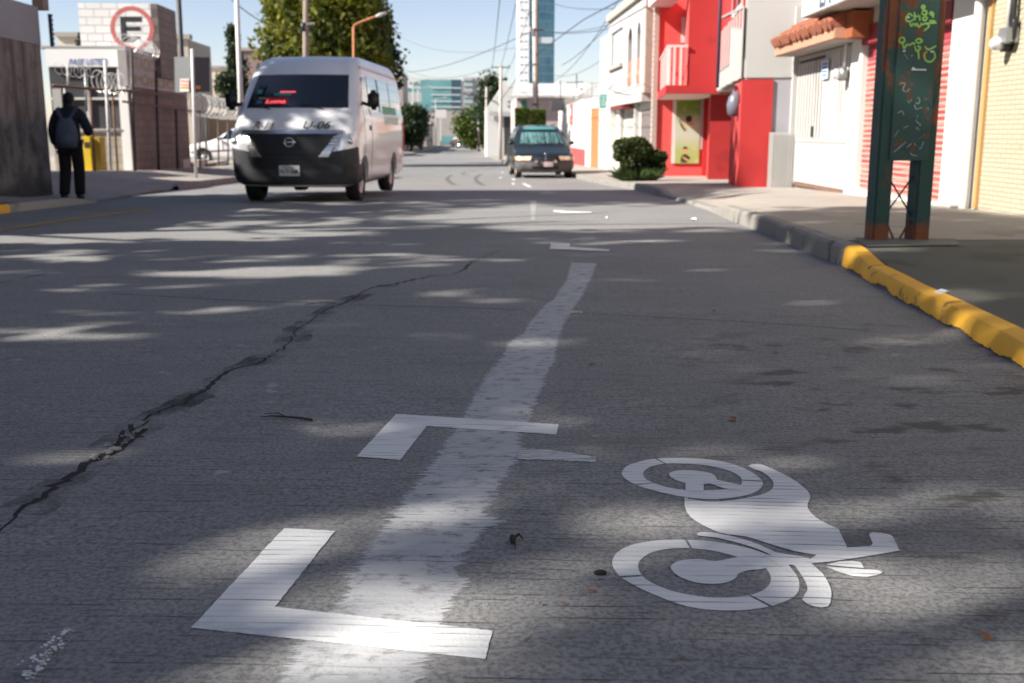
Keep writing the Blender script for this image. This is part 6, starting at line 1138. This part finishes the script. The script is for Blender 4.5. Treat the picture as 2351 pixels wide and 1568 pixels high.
c = q.mix(cb.outputs['Value'], (.035, .16, .27), (.10, .30, .40)); c = q.mix(q.step(q.noise(.06, 3), .4, .62), c, (.14, .36, .42)); c = q.mix(q.math('MULTIPLY', fl_, .6), c, (.32, .44, .48)); c = q.mix(q.math('MULTIPLY', mu, .45), c, (.30, .42, .48)); M['towerglass'] = q.fin(c, .18, 0, .6)  # tower glass kept pale, distance haze put into its colours
MB().box(a.x, b.x-.02, YTW, YTW+14, zb_, zt_).build('white_wing', 'towerwhite', t)
MB().add([(b.x, YTW+.3, zb_), (c_.x, YTW+6, zb_), (c_.x, YTW+20, zb_), (b.x, YTW+20, zb_), (b.x, YTW+.3, zt_+3), (c_.x, YTW+6, zt_+3), (c_.x, YTW+20, zt_+3), (b.x, YTW+20, zt_+3)], [(0, 1, 5, 4), (1, 2, 6, 5), (2, 3, 7, 6), (3, 0, 4, 7), (4, 5, 6, 7)]).build('glass_facade', 'towerglass', t)
z = 12.0
wm2 = mat("tower_window_glass", (.22, .30, .36), .2, .2, 1, 0); k = 0
while z < 60: 
    for f in ((.18, .42), (.58, .82)): MB().box(a.x+(b.x-a.x)*f[0], a.x+(b.x-a.x)*f[1], YTW-.1, YTW-.01, z, z+.55).build('window', wm2, t)
    z += 3.0
p0, p1 = FY(1222, 98, YTW-1), FY(1270, 84, YTW-1); MB().box(p0.x, p1.x, YTW+1.5, YTW+2.0, p0.z, p1.z).build('sign_band', mat("grey_white_sign_band", (.50, .53, .58), .5, .25, 1.2, 0), t)
# office block closing the street
YO = 330.0; M['teal'] = None
q = NT("teal_curtain_wall"); X, Y, Z = q.xyz(); cb = q.n("ShaderNodeTexWhiteNoise"); cb.noise_dimensions = '3D'; v = q.n("ShaderNodeVectorMath"); v.operation = 'FLOOR'; q.l(q.map((1/1.5, .001, 1/1.7)), v.inputs[0]); q.l(v.outputs[0], cb.inputs['Vector'])
c = q.mix(cb.outputs['Value'], (.05, .17, .20), (.09, .24, .27)); c = q.mix(q.step(q.noise(.07, 2), .45, .6), c, (.13, .30, .31)); M['teal'] = q.fin(c, .15, 0, .6)
t, x0_, x1_, zb_, zt_ = bbox_thing('office_block', "pale office block with teal glass front closing the end of the street", 'office block', 926, 1063, 178, YO, 20, 'white')
a, b = FY(966, 252, YO), FY(1058, 183, YO); cw = MB().box(a.x, b.x, YO-.5, YO-.02, a.z, b.z).build('glass_front', 'teal', t)
for py in (202, 218, 233, 246): a, b = FY(990, py+1, YO), FY(1058, py-1, YO); MB().box(a.x, b.x, YO-.75, YO-.51, a.z, b.z).build('floor_band', 'white', cw)
a, b = FY(1037, 252, YO), FY(1059, 183, YO); MB().box(a.x, b.x, YO-.62, YO-.505, a.z, b.z).build('dark_bay', mat("dark_teal_glass", (.03, .07, .10), .2, .2, 1, 0), cw)
a, b = FY(930, 215, YO), FY(965, 202, YO); MB().box(a.x, b.x, YO-.3, YO-.02, a.z-3, b.z).build('window_band', 'teal', t); a, b = FY(940, 193, YO), FY(960, 188, YO); MB().box(a.x, b.x, YO-.3, YO-.02, a.z, b.z).build('window', 'teal', t)
a, b = FY(990, 340, YO), FY(1052, 256, YO); MB().box(a.x, b.x, YO-5, YO-.6, zb_, b.z).build('entrance_block', 'greybeige', t); a, b = FY(1012, 330, YO-5), FY(1045, 312, YO-5); MB().box(a.x, b.x, YO-5.2, YO-5.01, a.z, b.z).build('entrance_glazing', 'teal', t)
t, x0_, x1_, zb_, zt_ = bbox_thing('office_block', "grey office wing with striped windows beside the teal glass front", 'office block', 1063.5, 1140, 177, YO-3, 22, mat("grey_office_wall", (.42, .42, .43), .8, .05, .1, 0))
a, b = FY(1064, 252, YO-3), FY(1085, 178, YO-3); mb = MB().box(a.x, b.x, YO-3.4, YO-3.02, a.z, b.z).build('pale_bay', 'white2', t)
for py in (185, 198, 211, 224, 237): a, b = FY(1065, py+2, YO-3), FY(1083, py-1, YO-3); MB().box(a.x, b.x, YO-3.6, YO-3.41, a.z, b.z).build('window', 'teal', mb)
a, b = FY(1103, 177, YO), FY(1108, 170, YO); MB().box(a.x, b.x, YO, YO+3, a.z-1, b.z).build('roof_tank', 'white', t)
# far houses on both sides
far = [('far_building', "grey beige building rising just behind the minibus", 905, 924, 163, 140, 12, 'greybeige'), ('far_building', "brown flat roofed building between the cypress and the broad tree", 545, 640, 116, 95, 12, mat("purple_brown_render", (.24, .17, .15), .9, .08, .3, 0)), ('far_building', "cream flat building left of the cypress", 470, 545, 157, 110, 12, 'cream'), ('far_building', "cream rooftop peeping above the booth's fascia", 133, 184, 85, 60, 6, 'cream'), ('far_building', "beige wall behind the dark leaning pole", 398, 431, 90, 58, 5, mat("warm_beige_render", (.46, .40, .34), .9, .05, .3, 0))]
for n_, l_, a_, b_, tp_, Y_, d_, m_ in far: t, x0_, x1_, zb_, zt_ = bbox_thing(n_, l_, 'building', a_, b_, tp_, Y_, d_, m_); MB().box(x0_-.15, x1_+.15, Y_-.15, Y_+.4, zt_+.003, zt_+.25).build('roof_edge', 'greybeige', t)
x_ = -9.2
for i, (Y_, Y1_, h_, m_, l_) in enumerate(((120, 150, 3.4, 'greybeige', "low grey house in shade beside the trimmed street tree"), (151, 178, 4.2, 'cream', "cream house front with shop signs far down on the left"), (180, 215, 3.6, 'white2', "pale house far down on the left near the billboard"), (218, 262, 4.6, 'greybeige', "dark shed roofed building by the crossing minibus"))):
    t = thing('far_house', l_, 'house', (x_, Y_, gz(Y_))); xx = -8.6+.5*(i % 2); MB().box(xx-8, xx, Y_, Y1_, gz(Y1_)-1, gz(Y_)+h_).build('wall', m_, t); MB().box(xx-8.2, xx+.4, Y_-.2, Y1_+.2, gz(Y_)+h_+.003, gz(Y_)+h_+.3).build('roof', 'darksteel' if i == 3 else 'terra', t)
    for k in range(3): yy = Y_+(Y1_-Y_)*(k+.3)/3; MB().box(xx+.003, xx+.05, yy, yy+2, gz(yy)+.6, gz(yy)+2.2).build('door' if k == 1 else 'window', 'darksteel', t)
P = FY(1012, 261, 200); t = thing('billboard', "small white billboard on a post far down the street", 'billboard', P); MB().box(P.x-1.05, P.x+1.05, 200, 200.2, P.z-.75, P.z+.75).build('board', 'white', t); MB().tube([(P.x, 200.1, gz(200)), (P.x, 200.1, P.z-.75)], .1, 8).build('post', 'steelgrey', t)
P = FY(945, 222, 260); t = thing('billboard', "white rooftop hoarding left of the teal glass front", 'billboard', P); MB().box(P.x-1.9, P.x+2.4, 260, 260.3, P.z-1.2, P.z+1.1).build('board', 'white2', t); MB().tube([(P.x, 260.1, gz(260)), (P.x, 260.1, P.z-1.2)], .15, 8).build('post', 'steelgrey', t)
# right side beyond the orange door
def house_r(label, X_, Y_, Y1_, px, ptop, m, name='far_house'):
    z_ = FY(px, ptop, Y_).z; t = thing(name, label, 'house', (X_, Y_, gz(Y_))); MB().box(X_, X_+9, Y_, Y1_, gz(Y1_)-1, z_).build('wall', m, t); return t, z_
YP_ = 70.0; t, z_ = house_r("pink house with a pale sheet roof behind the hedge", LX(1186, YP_), YP_, YP_+9, 1240, 224, mat("dusty_pink_render", (.46, .36, .35), .9, .06, .5, 0))
xp0 = LX(1186, YP_); MB().add([(xp0-.4, YP_-.6, z_), (xp0+10, YP_-.6, z_), (xp0+10, YP_+5, z_+1.0), (xp0+.4, YP_+5, z_+1.0), (xp0-.4, YP_-.6, z_+.12), (xp0+10, YP_-.6, z_+.12), (xp0+10, YP_+5, z_+1.12), (xp0+.4, YP_+5, z_+1.12)], [(0, 1, 2, 3), (4, 7, 6, 5), (0, 4, 5, 1), (1, 5, 6, 2), (2, 6, 7, 3), (3, 7, 4, 0)]).build('roof', mat("pale_sheet_roof", (.50, .49, .47), .8, .1, .6, .1, 10), t)
MB().box(LX(1197, YP_), LX(1209, YP_), YP_-.06, YP_-.003, gz(70), FY(0, 228, YP_).z).build('door', mat("green_door", (.04, .2, .12), .6, .1, 2, 0), t)
YG = 92.0; z_ = FY(1150, 250, YG).z; xg0, xg1 = LX(1117, YG), LX(1186, YG); t = thing('gabled_house', "white house with a sloping gable and shaded side wall behind the second pole", 'house', (xg0, YG, gz(YG)))
zr_ = FY(0, 187, YG).z; MB().add([(xg0, YG, gz(YG)-1), (xg1, YG, gz(YG)-1), (xg1, YG, FY(0, 213, YG).z), (LX(1158, YG), YG, zr_), (LX(1140, YG), YG, FY(0, 215, YG).z), (xg0, YG, z_), (xg0, YG+8, gz(YG)-1), (xg1, YG+8, gz(YG)-1), (xg1, YG+8, FY(0, 213, YG).z), (LX(1158, YG), YG+8, zr_), (LX(1140, YG), YG+8, FY(0, 215, YG).z), (xg0, YG+8, z_)], [(0, 1, 2, 3, 4, 5), (11, 10, 9, 8, 7, 6), (0, 5, 11, 6), (5, 4, 10, 11), (4, 3, 9, 10), (3, 2, 8, 9), (2, 1, 7, 8)]).build('wall', 'white', t)
for py in (232, 243): a, b = FY(1165, py+2, YG), FY(1182, py, YG); MB().box(a.x, b.x, YG-.1, YG-.003, a.z, b.z).build('window', 'darksteel', t)
a, b = FY(1157, 330, YG), FY(1184, 268, YG); MB().box(a.x, b.x, YG-.12, YG-.003, gz(YG), b.z).build('garage_door', 'darksteel', t); MB().box(xg0+.2, xg1, YG-.5, YG-.13, b.z+.05, b.z+.4).build('canopy', 'white2', t)
for i, (Y_, Y1_, ptop, m_, l_) in enumerate(((104, 140, 285, 'white', "long low white wall far down on the right"), (142, 185, 280, 'cream', "cream wall beneath the far right trees"), (187, 260, 275, 'white2', "last pale house front on the right before the office block"))): t, z_ = house_r(l_, 3.4, Y_, Y1_, 1110, ptop, m_); MB().box(3.3, 12, Y_-.1, Y1_, z_+.003, z_+.15).build('coping', 'greybeige', t); MB().box(3.36, 3.397, Y_+4, Y_+7, gz(Y_), z_-.5).build('door', 'darksteel', t)
t = thing('yellow_barrier', "yellow barrier across the far end of the street", 'barrier', G(1068, 334)); P = FY(1060, 334, 285); P2 = FY(1074, 324, 285); MB().box(P.x, P2.x, 285, 285.3, P.z, P2.z).build('panel', 'yellow', t); MB().box(P.x, P.x+.2, 285.05, 285.25, gz(285), P.z-.003).build('foot', 'darksteel', t)
# hedge around the pole
YH = 56.0; a, b = FY(1184, 300, YH), FY(1252, 254, YH); pts = []
for fx0, fx1, py0 in ((1184, 1213, 252), (1217, 1252, 255)):
    n = 2600; p = np.stack([rng.uniform(fx0, fx1, n), rng.uniform(py0, 305, n), rng.uniform(-.5, .5, n)], 1); e = rng.integers(0, 3, n); p[e == 0, 2] = -.5; top = e == 1; p[top, 1] = py0+rng.normal(0, 1.0, top.sum()); pts.append(np.array([list(FY(x, y, YH+d)) for x, y, d in p]))
    
t = thing('hedge', "clipped green hedge behind the parked minivan", 'hedge', (a.x, YH, gz(YH))); V, F = quads(np.concatenate(pts), .10); np_mesh('foliage', V, F, 'leafHedge', t); tr_ = MB()
for px in (1190, 1205, 1225, 1245): tr_.tube([(LX(px, YH), YH, gz(YH)), FY(px, 275, YH)], .03, 6)
tr_.build('stems', 'bark', t)
# ------------------------------------------------------------------ trees
def ftree(label, px, py0, py1, w, Y, prof, leaf, size, ncl, nl, group=None, sp=.3, rough=.25, up=None, base=None, limbs=5, flat=1.0):
    p = FY(px, py0, Y); zt_, zb_ = p.z, FY(px, py1, Y).z; rr = [k*w*Y/4800 for k in prof]; g = gz(Y)
    pts = crown_pts((p.x, Y, 0), rr, (zb_, zt_), ncl, nl, sp, rough, flat); nrm = np.tile(np.array(up), (len(pts), 1)) if up else None
    if ncl > 400: pts = np.concatenate([pts, crown_pts((p.x, Y, 0), [k*.8 for k in rr], (zb_, zt_), 160, 70, .5, .1, flat, .1)]); pts[:, 2] += rng.normal(size=len(pts))*.25
    return tree('tree', label, 'tree', (p.x, Y, g), pts, size, leaf, trunk_mb((p.x, Y, g), (p.x, Y, zb_+(zt_-zb_)*.75), .022*(zt_-g)+.06, .05, limbs, rr[len(rr)//2]*.8), group, nrm)
ftree("broad yellow-green tree towering behind the minibus", 742, -150, 190, 236, 56, [.78, 1.0, 1.02, .98, .93, .86, .70, .45, .1], 'leafBig', .165, 520, 110, sp=.34, rough=.16, limbs=9)
ftree("dark ragged conifer to the right of the broad tree", 872, 28, 200, 84, 64, [.7, 1.0, .8, .62, .45, .3, .12], 'leafDark', .15, 110, 42, sp=.24, rough=.55, limbs=7)
ftree("slim cypress beside the pale lamp post", 533, 60, 245, 40, 72, [.8, 1.0, .75, .5, .44, .4, .32, .18, .03], 'leafCyp', .11, 150, 60, sp=.13, rough=.3)
ftree("small cypress tip behind the pale lamp post", 557, 136, 235, 20, 74, [1, .9, .6, .3, .05], 'leafDark', .12, 36, 40, sp=.16)
ftree("low shrub tree at the foot of the slim cypress", 516, 178, 250, 44, 71, [.7, 1, .8, .3], 'leafCyp', .13, 50, 36, sp=.22, rough=.5)
ftree("small vertical bush beside the block tower", 184, 80, 126, 7, 59, [.8, 1, .8, .2], 'leafDark', .09, 14, 30, sp=.08)
ftree("round clipped tree at the left kerb behind the minibus", 942, 250, 322, 66, 125, [.55, .95, 1, .85, .35], 'leafCyp', .20, 120, 50, sp=.34)
ftree("darker clipped tree beyond the round one", 966, 255, 300, 28, 150, [.6, 1, 1, .5], 'leafDark', .22, 60, 40, sp=.34)
ftree("bushy tree hanging over the far right pavement", 1082, 258, 328, 56, 172, [.45, .8, 1, .9, .4], 'leafHedge', .28, 110, 45, sp=.5, rough=.4)
ftree("second bushy tree behind the far right poles", 1108, 262, 325, 40, 185, [.5, .9, 1, .5], 'leafCyp', .28, 70, 40, sp=.5, rough=.4)
ftree("tall tree above the white gabled house", 1130, 186, 300, 60, 130, [.6, .9, 1, .9, .6, .3], 'leafCyp', .26, 120, 44, sp=.45, rough=.45)
# ------------------------------------------------------------------ poles on the right
t, a, b = pole('power_pole', "big pale concrete power pole behind the minivan", 'power pole', (1231, 330), (1227.5, -60), 58, .16, .13, 'concpole'); d_ = FY(1229, 68, 58)
MB().tube([FY(1224, 67, 57.8), FY(1248, 69, 57.8)], .05, 8).build('crossarm', 'darksteel', t); MB().tube([FY(1217, 68, 57.8)-Vector((0, 0, .12)), FY(1217, 68, 57.8)+Vector((0, 0, .14))], .11, 8).build('insulator', 'whitemetal', t)
for py in (148, 240): MB().tube([FY(1229.5, py-1.5, 58), FY(1229.5, py+1.5, 58)], .19, 12).build('band', 'darksteel', t)
MB().tube([FY(1233, -40, 57.8), FY(1234, 90, 57.8), FY(1234, 200, 57.8), FY(1236, 290, 57.8)], .04, 6).build('conduit', 'ruststeel', t)
t, a, b = pole('power_pole', "slim concrete pole with a crossarm by the white gabled house", 'power pole', (1149, 369), (1150, 150), 70, .13, .09, 'concpole')
MB().tube([FY(1128, 154.5, 70), FY(1171, 154.5, 70)], .05, 6).build('crossarm', 'steel', t); 
for px in (1130, 1149, 1169): MB().tube([FY(px, 154, 70), FY(px, 149, 70)], .05, 6).build('insulator', 'steel', t)
MB().tube(smooth_path([FY(1148, 250, 70), FY(1143, 238, 70), FY(1118, 226, 70), FY(1085, 218, 70)], 4), .045, 6).build('lamp_arm', 'darksteel', t); MB().tube([FY(1085, 218, 70), FY(1080, 217, 70), FY(1064, 213, 70)], [.09, .16, .12], 8).build('lamp_head', 'steel', t)
t, a, b = pole('power_pole', "third concrete pole further down the right pavement", 'power pole', (1115, 352), (1117, 200), 105, .14, .1, 'concpole'); MB().tube([FY(1107, 207, 105), FY(1128, 207, 105)], .06, 6).build('crossarm', 'steel', t)
t, a, b = pole('power_pole', "far thin pole with a lamp bracket at the right trees", 'power pole', (1099, 345), (1098, 275), 150, .13, .1, 'concpole'); MB().tube([FY(1098, 278, 150), FY(1086, 276, 150)], .06, 6).build('lamp_arm', 'darksteel', t)
for px, py, Y_, l_ in ((948, 189, 160, "nearest of the white street lamps in front of the teal glass"), (960, 205, 190, "middle white street lamp in front of the teal glass"), (1000, 228, 230, "farthest white street lamp near the small billboard")):
    t, a, b = pole('street_lamp', l_, 'street lamp', (px, 320), (px, py), Y_, .1, .08, 'whitemetal'); MB().tube([b, b+Vector((1.0, 0, .25)), b+Vector((1.7, 0, .4))], .06, 6).build('arm', 'whitemetal', t); MB().tube([b+Vector((1.7, 0, .4)), b+Vector((2.4, 0, .5))], .12, 6).build('lamp_head', 'whitemetal', t)
P = FX(1310, 213, 6.6); 
t = thing('roof_tank', "white water tank with thin aerials on the white wall's roof", 'water tank', FY(1331, 218, 60)); p = FY(1331, 218, 60); MB().tube([p-Vector((0, 0, .35)), p+Vector((0, 0, .3)), p+Vector((0, 0, .4))], [.25, .25, .08], 12).build('tank', 'whitemetal', t, smooth=True)
for px, py in ((1324, 170), (1359, 190), (1287, 186)): MB().tube([FY(px, 235, 60), FY(px, py, 60)], .03, 6).build('aerial', 'darksteel', t)
MB().tube([FY(1300, 190, 60), FY(1340, 188, 60)], .025, 6).build('crossbar', 'darksteel', t); MB().box(p.x-1.6, p.x+1.2, 59.6, 60.6, FY(0, 240, 60).z-.3, p.z-.35).build('stand', 'greybeige', t)
a, b = FF.W(.1, .3, zF0+.2), FF.W(.1, 12, zF0+.2); helix('razor_wire', "razor wire coil along the white wall with the orange door", a, b, .3, .3, .012)
# ------------------------------------------------------------------ overhead cables
def cable(pts, r=.012, label="thin dark overhead cable strung above the street", sag=.0):
    P = []
    for (ax, ay, aY), (bx, by, bY) in zip(pts, pts[1:]):
        a, b = FY(ax, ay, aY), FY(bx, by, bY)
        for i in range(13): s_ = i/12; P.append(a.lerp(b, s_)-Vector((0, 0, sag*4*s_*(1-s_))))
    tag(MB().tube(P, r, 5).build('power_cable', 'wire'), label, 'cable', 'cables strung above the street')
cable([(1500, -40, 30), (1340, 45, 45), (1229, 126, 58), (1149, 230, 70)], .022)
for (x0_, y0__, Y0_), (x1_, y1__, Y1_), sg_, r in (((905, 165, 120), (1228, 68, 58), .7, .022), ((1229, 70, 58), (1700, -40, 30), .6, .016), ((1460, -20, 38), (1290, 150, 60), .3, .016), ((1420, 0, 40), (1270, 185, 70), .5, .014), ((1500, 20, 42), (1268, 172, 75), .9, .014), ((1130, 154, 70), (1150, -30, 30), .2, .014), ((1149, 154, 70), (1192, -30, 30), .2, .012), ((1169, 154, 70), (1230, -30, 32), .3, .012), ((1130, 154, 70), (1107, 207, 105), .3, .014), ((1169, 154, 70), (1128, 207, 105), .3, .014), ((905, 140, 120), (1130, 154, 70), 1.2, .014), ((905, 152, 120), (1149, 160, 70), 1.4, .012), ((700, 62, 47), (512, -20, 36), .5, .018), ((702, 64, 47), (905, 100, 90), .6, .012), ((1229, 20, 58), (1180, -30, 40), .6, .012), ((1229, 68, 58), (1395, 58, 44), .2, .014), ((1480, 10, 35), (1275, 10, 58), .2, .014), ((880, 60, 110), (1229, 100, 58), 1.3, .010), ((1350, 190, 62), (1390, 184, 47), .1, .012), ((1503, 95, 33), (1394, 205, 42), .1, .010), ((1525, 190, 30), (1394, 200, 42), .3, .010)): cable([(x0_, y0__, Y0_), (x1_, y1__, Y1_)], r, sag=sg_)
# ------------------------------------------------------------------ small things on the ground
def leaf(px, py, L, rot, dz=.004):
    p = G(px, py)+Vector((0, 0, dz)); mb = MB(); c, s_ = math.cos(rot), math.sin(rot); pr = [(-.5, 0), (-.25, .16), (.05, .22), (.3, .13), (.5, 0), (.3, -.12), (.05, -.2), (-.25, -.15)]
    top = [p+Vector((L*(a*c-b*s_), L*(a*s_+b*c), L*(.22*abs(b)*2+.12*a*a))) for a, b in pr]; mb.add(top+[p+Vector((0, 0, L*.02))], [(i, (i+1) % 8, 8) for i in range(8)]); mb.tube([p+Vector((L*.5*c, L*.5*s_, L*.03)), p+Vector((L*.72*c, L*.72*s_, L*.1))], L*.018, 5)
    return mb.build('fallen_leaf', 'deadleaf')
for i, (px, py, L) in enumerate(((2263, 1466, .035), (1358, 1361, .022), (1293, 1389, .015), (987, 1141, .02), (1206, 1215, .014), (1470, 627, .05), (1780, 812, .04), (1682, 965, .05), (1360, 838, .04), (1640, 715, .04), (1570, 1516, .012), (1212, 1475, .016), (1240, 1390, .012))): tag(leaf(px, py, L, rnd.uniform(0, 6)), "small dry brown leaf lying on the grey road", 'leaf', 'dry leaves on the road')
p = [G(x, y)+Vector((0, 0, .006)) for x, y in ((716, 968), (690, 964), (655, 961), (625, 959), (598, 962))]; mb = MB().tube(p, [.0045, .0036, .0028, .002, .001], 6); mb.tube([p[2], G(640, 955)+Vector((0, 0, .01)), G(606, 955)+Vector((0, 0, .006))], [.002, .0016, .0008], 5); tag(mb.build('twig', 'twig'), "dark forked twig lying left of the upper bracket", 'twig')
p = G(1177, 1246); mb = MB(); mb.sphere(p+Vector((0, 0, .008)), (.007, .016, .009), 10, 8)
for dx, dy in ((.022, .012), (.004, -.034)): mb.tube([p+Vector((0, 0, .008)), p+Vector((dx*.6, dy*.6, .016)), p+Vector((dx, dy, .002))], [.0035, .0028, .0012], 5)
tag(mb.build('seed_pod', 'twig'), "dark curled seed pod lying between the worn strip and the motorcycle symbol", 'seed pod')
p = G(1378, 1319); tag(MB().sphere(p+Vector((0, 0, .004)), (.013, .007, .006), 10, 6).build('pebble', 'twig'), "small dark pebble left of the motorcycle symbol's lower wheel", 'pebble')
for P_, l_ in (([(2143, 673), (2160, 671), (2183, 671), (2178, 676), (2160, 677)], "white paper scrap lying on the dark pavement"), ([(1966, 626), (1969, 617), (1975, 624), (1968, 633)], "white scrap caught at the foot of the yellow kerb"), ([(1585, 503), (1597, 502), (1600, 506), (1588, 507)], "pale scrap in the sunlit band of road"), ([(1390, 500), (1394, 499), (1395, 502), (1391, 503)], "tiny white scrap near the farthest bracket")):
    on = .13 if 'pavement' in l_ else .0; Q = [G(x, y, on)+Vector((0, 0, .004+.012*(i % 2))) for i, (x, y) in enumerate(P_)]; tag(MB().plate(Q, (0, 0, .001)).build('paper_scrap', 'paper'), l_, 'litter')
Q = [G(820+70*i/10+rnd.uniform(-1, 1), 463+rnd.uniform(-1.2, 1.2))+Vector((0, 0, .003)) for i in range(11)]; mb = MB()
for a in Q: mb.plate([a+Vector((-.06, -.03, 0)), a+Vector((.07, -.02, 0)), a+Vector((.05, .04, 0)), a+Vector((-.05, .03, 0))], (0, 0, .002))
tag(mb.build('tar_patch', 'crack', road), "short dark broken tar seam beside the minibus")
# ================================================================== STREET TREES THAT THROW THE SHADE (left of and behind the viewer)
LIT = [(1420, 500, 420, 25, .99), (1000, 512, 500, 9, .8), (330, 536, 420, 12, .95), (60, 546, 260, 10, .95), (700, 512, 220, 7, .9), (560, 628, 200, 10, .95), (830, 610, 150, 6, .8), (300, 715, 230, 8, .95), (560, 704, 150, 7, .8), (110, 757, 190, 8, .95), (830, 585, 120, 5, .75), (600, 590, 120, 4, .6), (1330, 645, 110, 5, .85), (1120, 672, 200, 7, .7), (1200, 790, 110, 12, .8), (1150, 600, 150, 4, .7), (1350, 555, 180, 5, .8), (1600, 560, 200, 4, .5),
       (1850, 790, 330, 14, .55), (1600, 820, 200, 9, .45), (1250, 1180, 220, 55, .93), (980, 1250, 160, 70, .8), (2080, 1130, 330, 70, .93), (2150, 1290, 260, 90, .93), (1700, 1430, 420, 50, .93), (1350, 1350, 300, 70, .93), (1600, 1230, 120, 60, .65), (600, 1300, 140, 110, .93), (280, 1400, 260, 40, .8), (90, 1420, 150, 40, .7), (800, 1330, 180, 70, .8), (1750, 1080, 240, 26, .75), (1480, 1100, 180, 26, .7), (1100, 1000, 260, 22, .5), (500, 950, 260, 22, .55), (820, 1010, 150, 16, .45), (250, 1010, 200, 20, .5), (560, 830, 240, 14, .45), (1000, 1110, 300, 24, .6), (1250, 1540, 450, 26, .7), (2250, 1480, 200, 70, .88), (1900, 1350, 200, 50, .8), (2080, 480, 420, 22, .97), (1950, 455, 200, 12, .95), (2050, 900, 220, 30, .45), (1700, 980, 300, 18, .4), (2250, 760, 90, 40, .5), (2050, 640, 60, 40, .5)]
def litness(px, py):
    b = 0.0
    for x, y, a, c_, k in LIT:
        d = ((px-x)/a)**2+((py-y)/c_)**2
        if d < 2.6: b = max(b, (.62*k if y > 930 else (1.0 if k > .9 else k*.85))*min(1, max(0, (2.6-d)/1.7)))
    return b
CRW = [(-9.3, -5.5, 7.3, 5.0, 4.6, 4.4), (-9.6, 1.5, 7.4, 5.0, 4.4, 4.4), (-9.8, 8.5, 7.8, 5.2, 4.6, 4.9), (-10.0, 15.8, 7.9, 4.6, 4.4, 4.7)]
tg = []; tries = 0; kx, ky = SUN.x/SUN.z, SUN.y/SUN.z; cl = [[] for _ in CRW]
NCL = 10200; got = 0
while got < NCL and tries < 400000:
    tries += 1; gx, gy = rnd.uniform(-6.6, 7.6), rnd.uniform(.2, 22.6); g_ = gz(gy)
    z = rnd.uniform(3.4, 12.6); x, y = gx+kx*(z-g_), gy+ky*(z-g_); best = None
    for i, (cx_, cy_, cz_, rx, ry, rz) in enumerate(CRW):
        if ((x-cx_)/rx)**2+((y-cy_)/ry)**2+((z-cz_)/rz)**2 < 1: best = i; break
    if best is None: continue
    q_ = proj((gx, gy, g_)); 
    if q_ is None: continue
    near_g = min(1, max(0, (q_[1]-880)/120)); f_ = max(litness(*q_), .035+.19*near_g)
    pn = noise.noise(Vector((gx*.5, gy*1.9, 3.1))) if q_[1] < 930 else noise.noise(Vector((gx*1.5, gy*2.3, 7.7)))
    if pn > .08: f_ = max(f_, min(.30 if q_[0] > 1250 and q_[1] < 930 else (.42 if q_[1] > 930 else .62), (pn-.08)*2.6))
    L_ = max(0, 1+math.log(min(1, f_))/3.5) if f_ < .97 else 1.0
    if gx > 5.4: L_ = max(L_, .30 if gy > 14.8 else 1.0)
    if -3.2 < gx < 1.6 and 15.8 < gy < 17.9: L_ = max(L_, .78)
    if rnd.random() < L_: continue
    v_ = proj((x, y, z))
    if v_ and -120 < v_[0] < 2470 and -200 < v_[1] < 1700: continue
    cl[best].append((x, y, z)); got += 1
for i, (cx_, cy_, cz_, rx, ry, rz) in enumerate(CRW):
    C = np.array(cl[i]); near_ = i < 2
    C = np.repeat(C, 4, axis=0)+rng.normal(size=(len(C)*4, 3))*np.array([.07, .05, .07]); 
    if i == 0 or i == 3 or True:            # the far side of each crown, away from the road
        ex = crown_pts((cx_-1.5, cy_, 0), [1.5, 3.0, 3.4, 3.0, 1.6], (cz_-2.5, cz_+3.6), 60, 40, .5); ok = (ex[:, 0]-kx*(ex[:, 2]))*1.0 < -7.2; ex = ex[ok]; pv = [proj(p) for p in ex]; ok = np.array([not (v_ and -100 < v_[0] < 2450 and -150 < v_[1] < 1650) for v_ in pv]) if len(ex) else np.zeros(0, bool); C = np.concatenate([C, ex[ok]]) if len(ex) else C
    base_ = (cx_, cy_, gz(cy_)); tk = trunk_mb(base_, (cx_+.3, cy_, cz_), .24, .08, 9, 3.6, 1.2)
    tree('tree', ["leafy street tree standing furthest behind the viewer", "leafy street tree left of and behind the viewer", "leafy street tree just before the stained wall", "leafy street tree growing over the stained wall"][i], 'tree', base_, C, .17, 'leafA', tk, 'street trees on the left pavement')
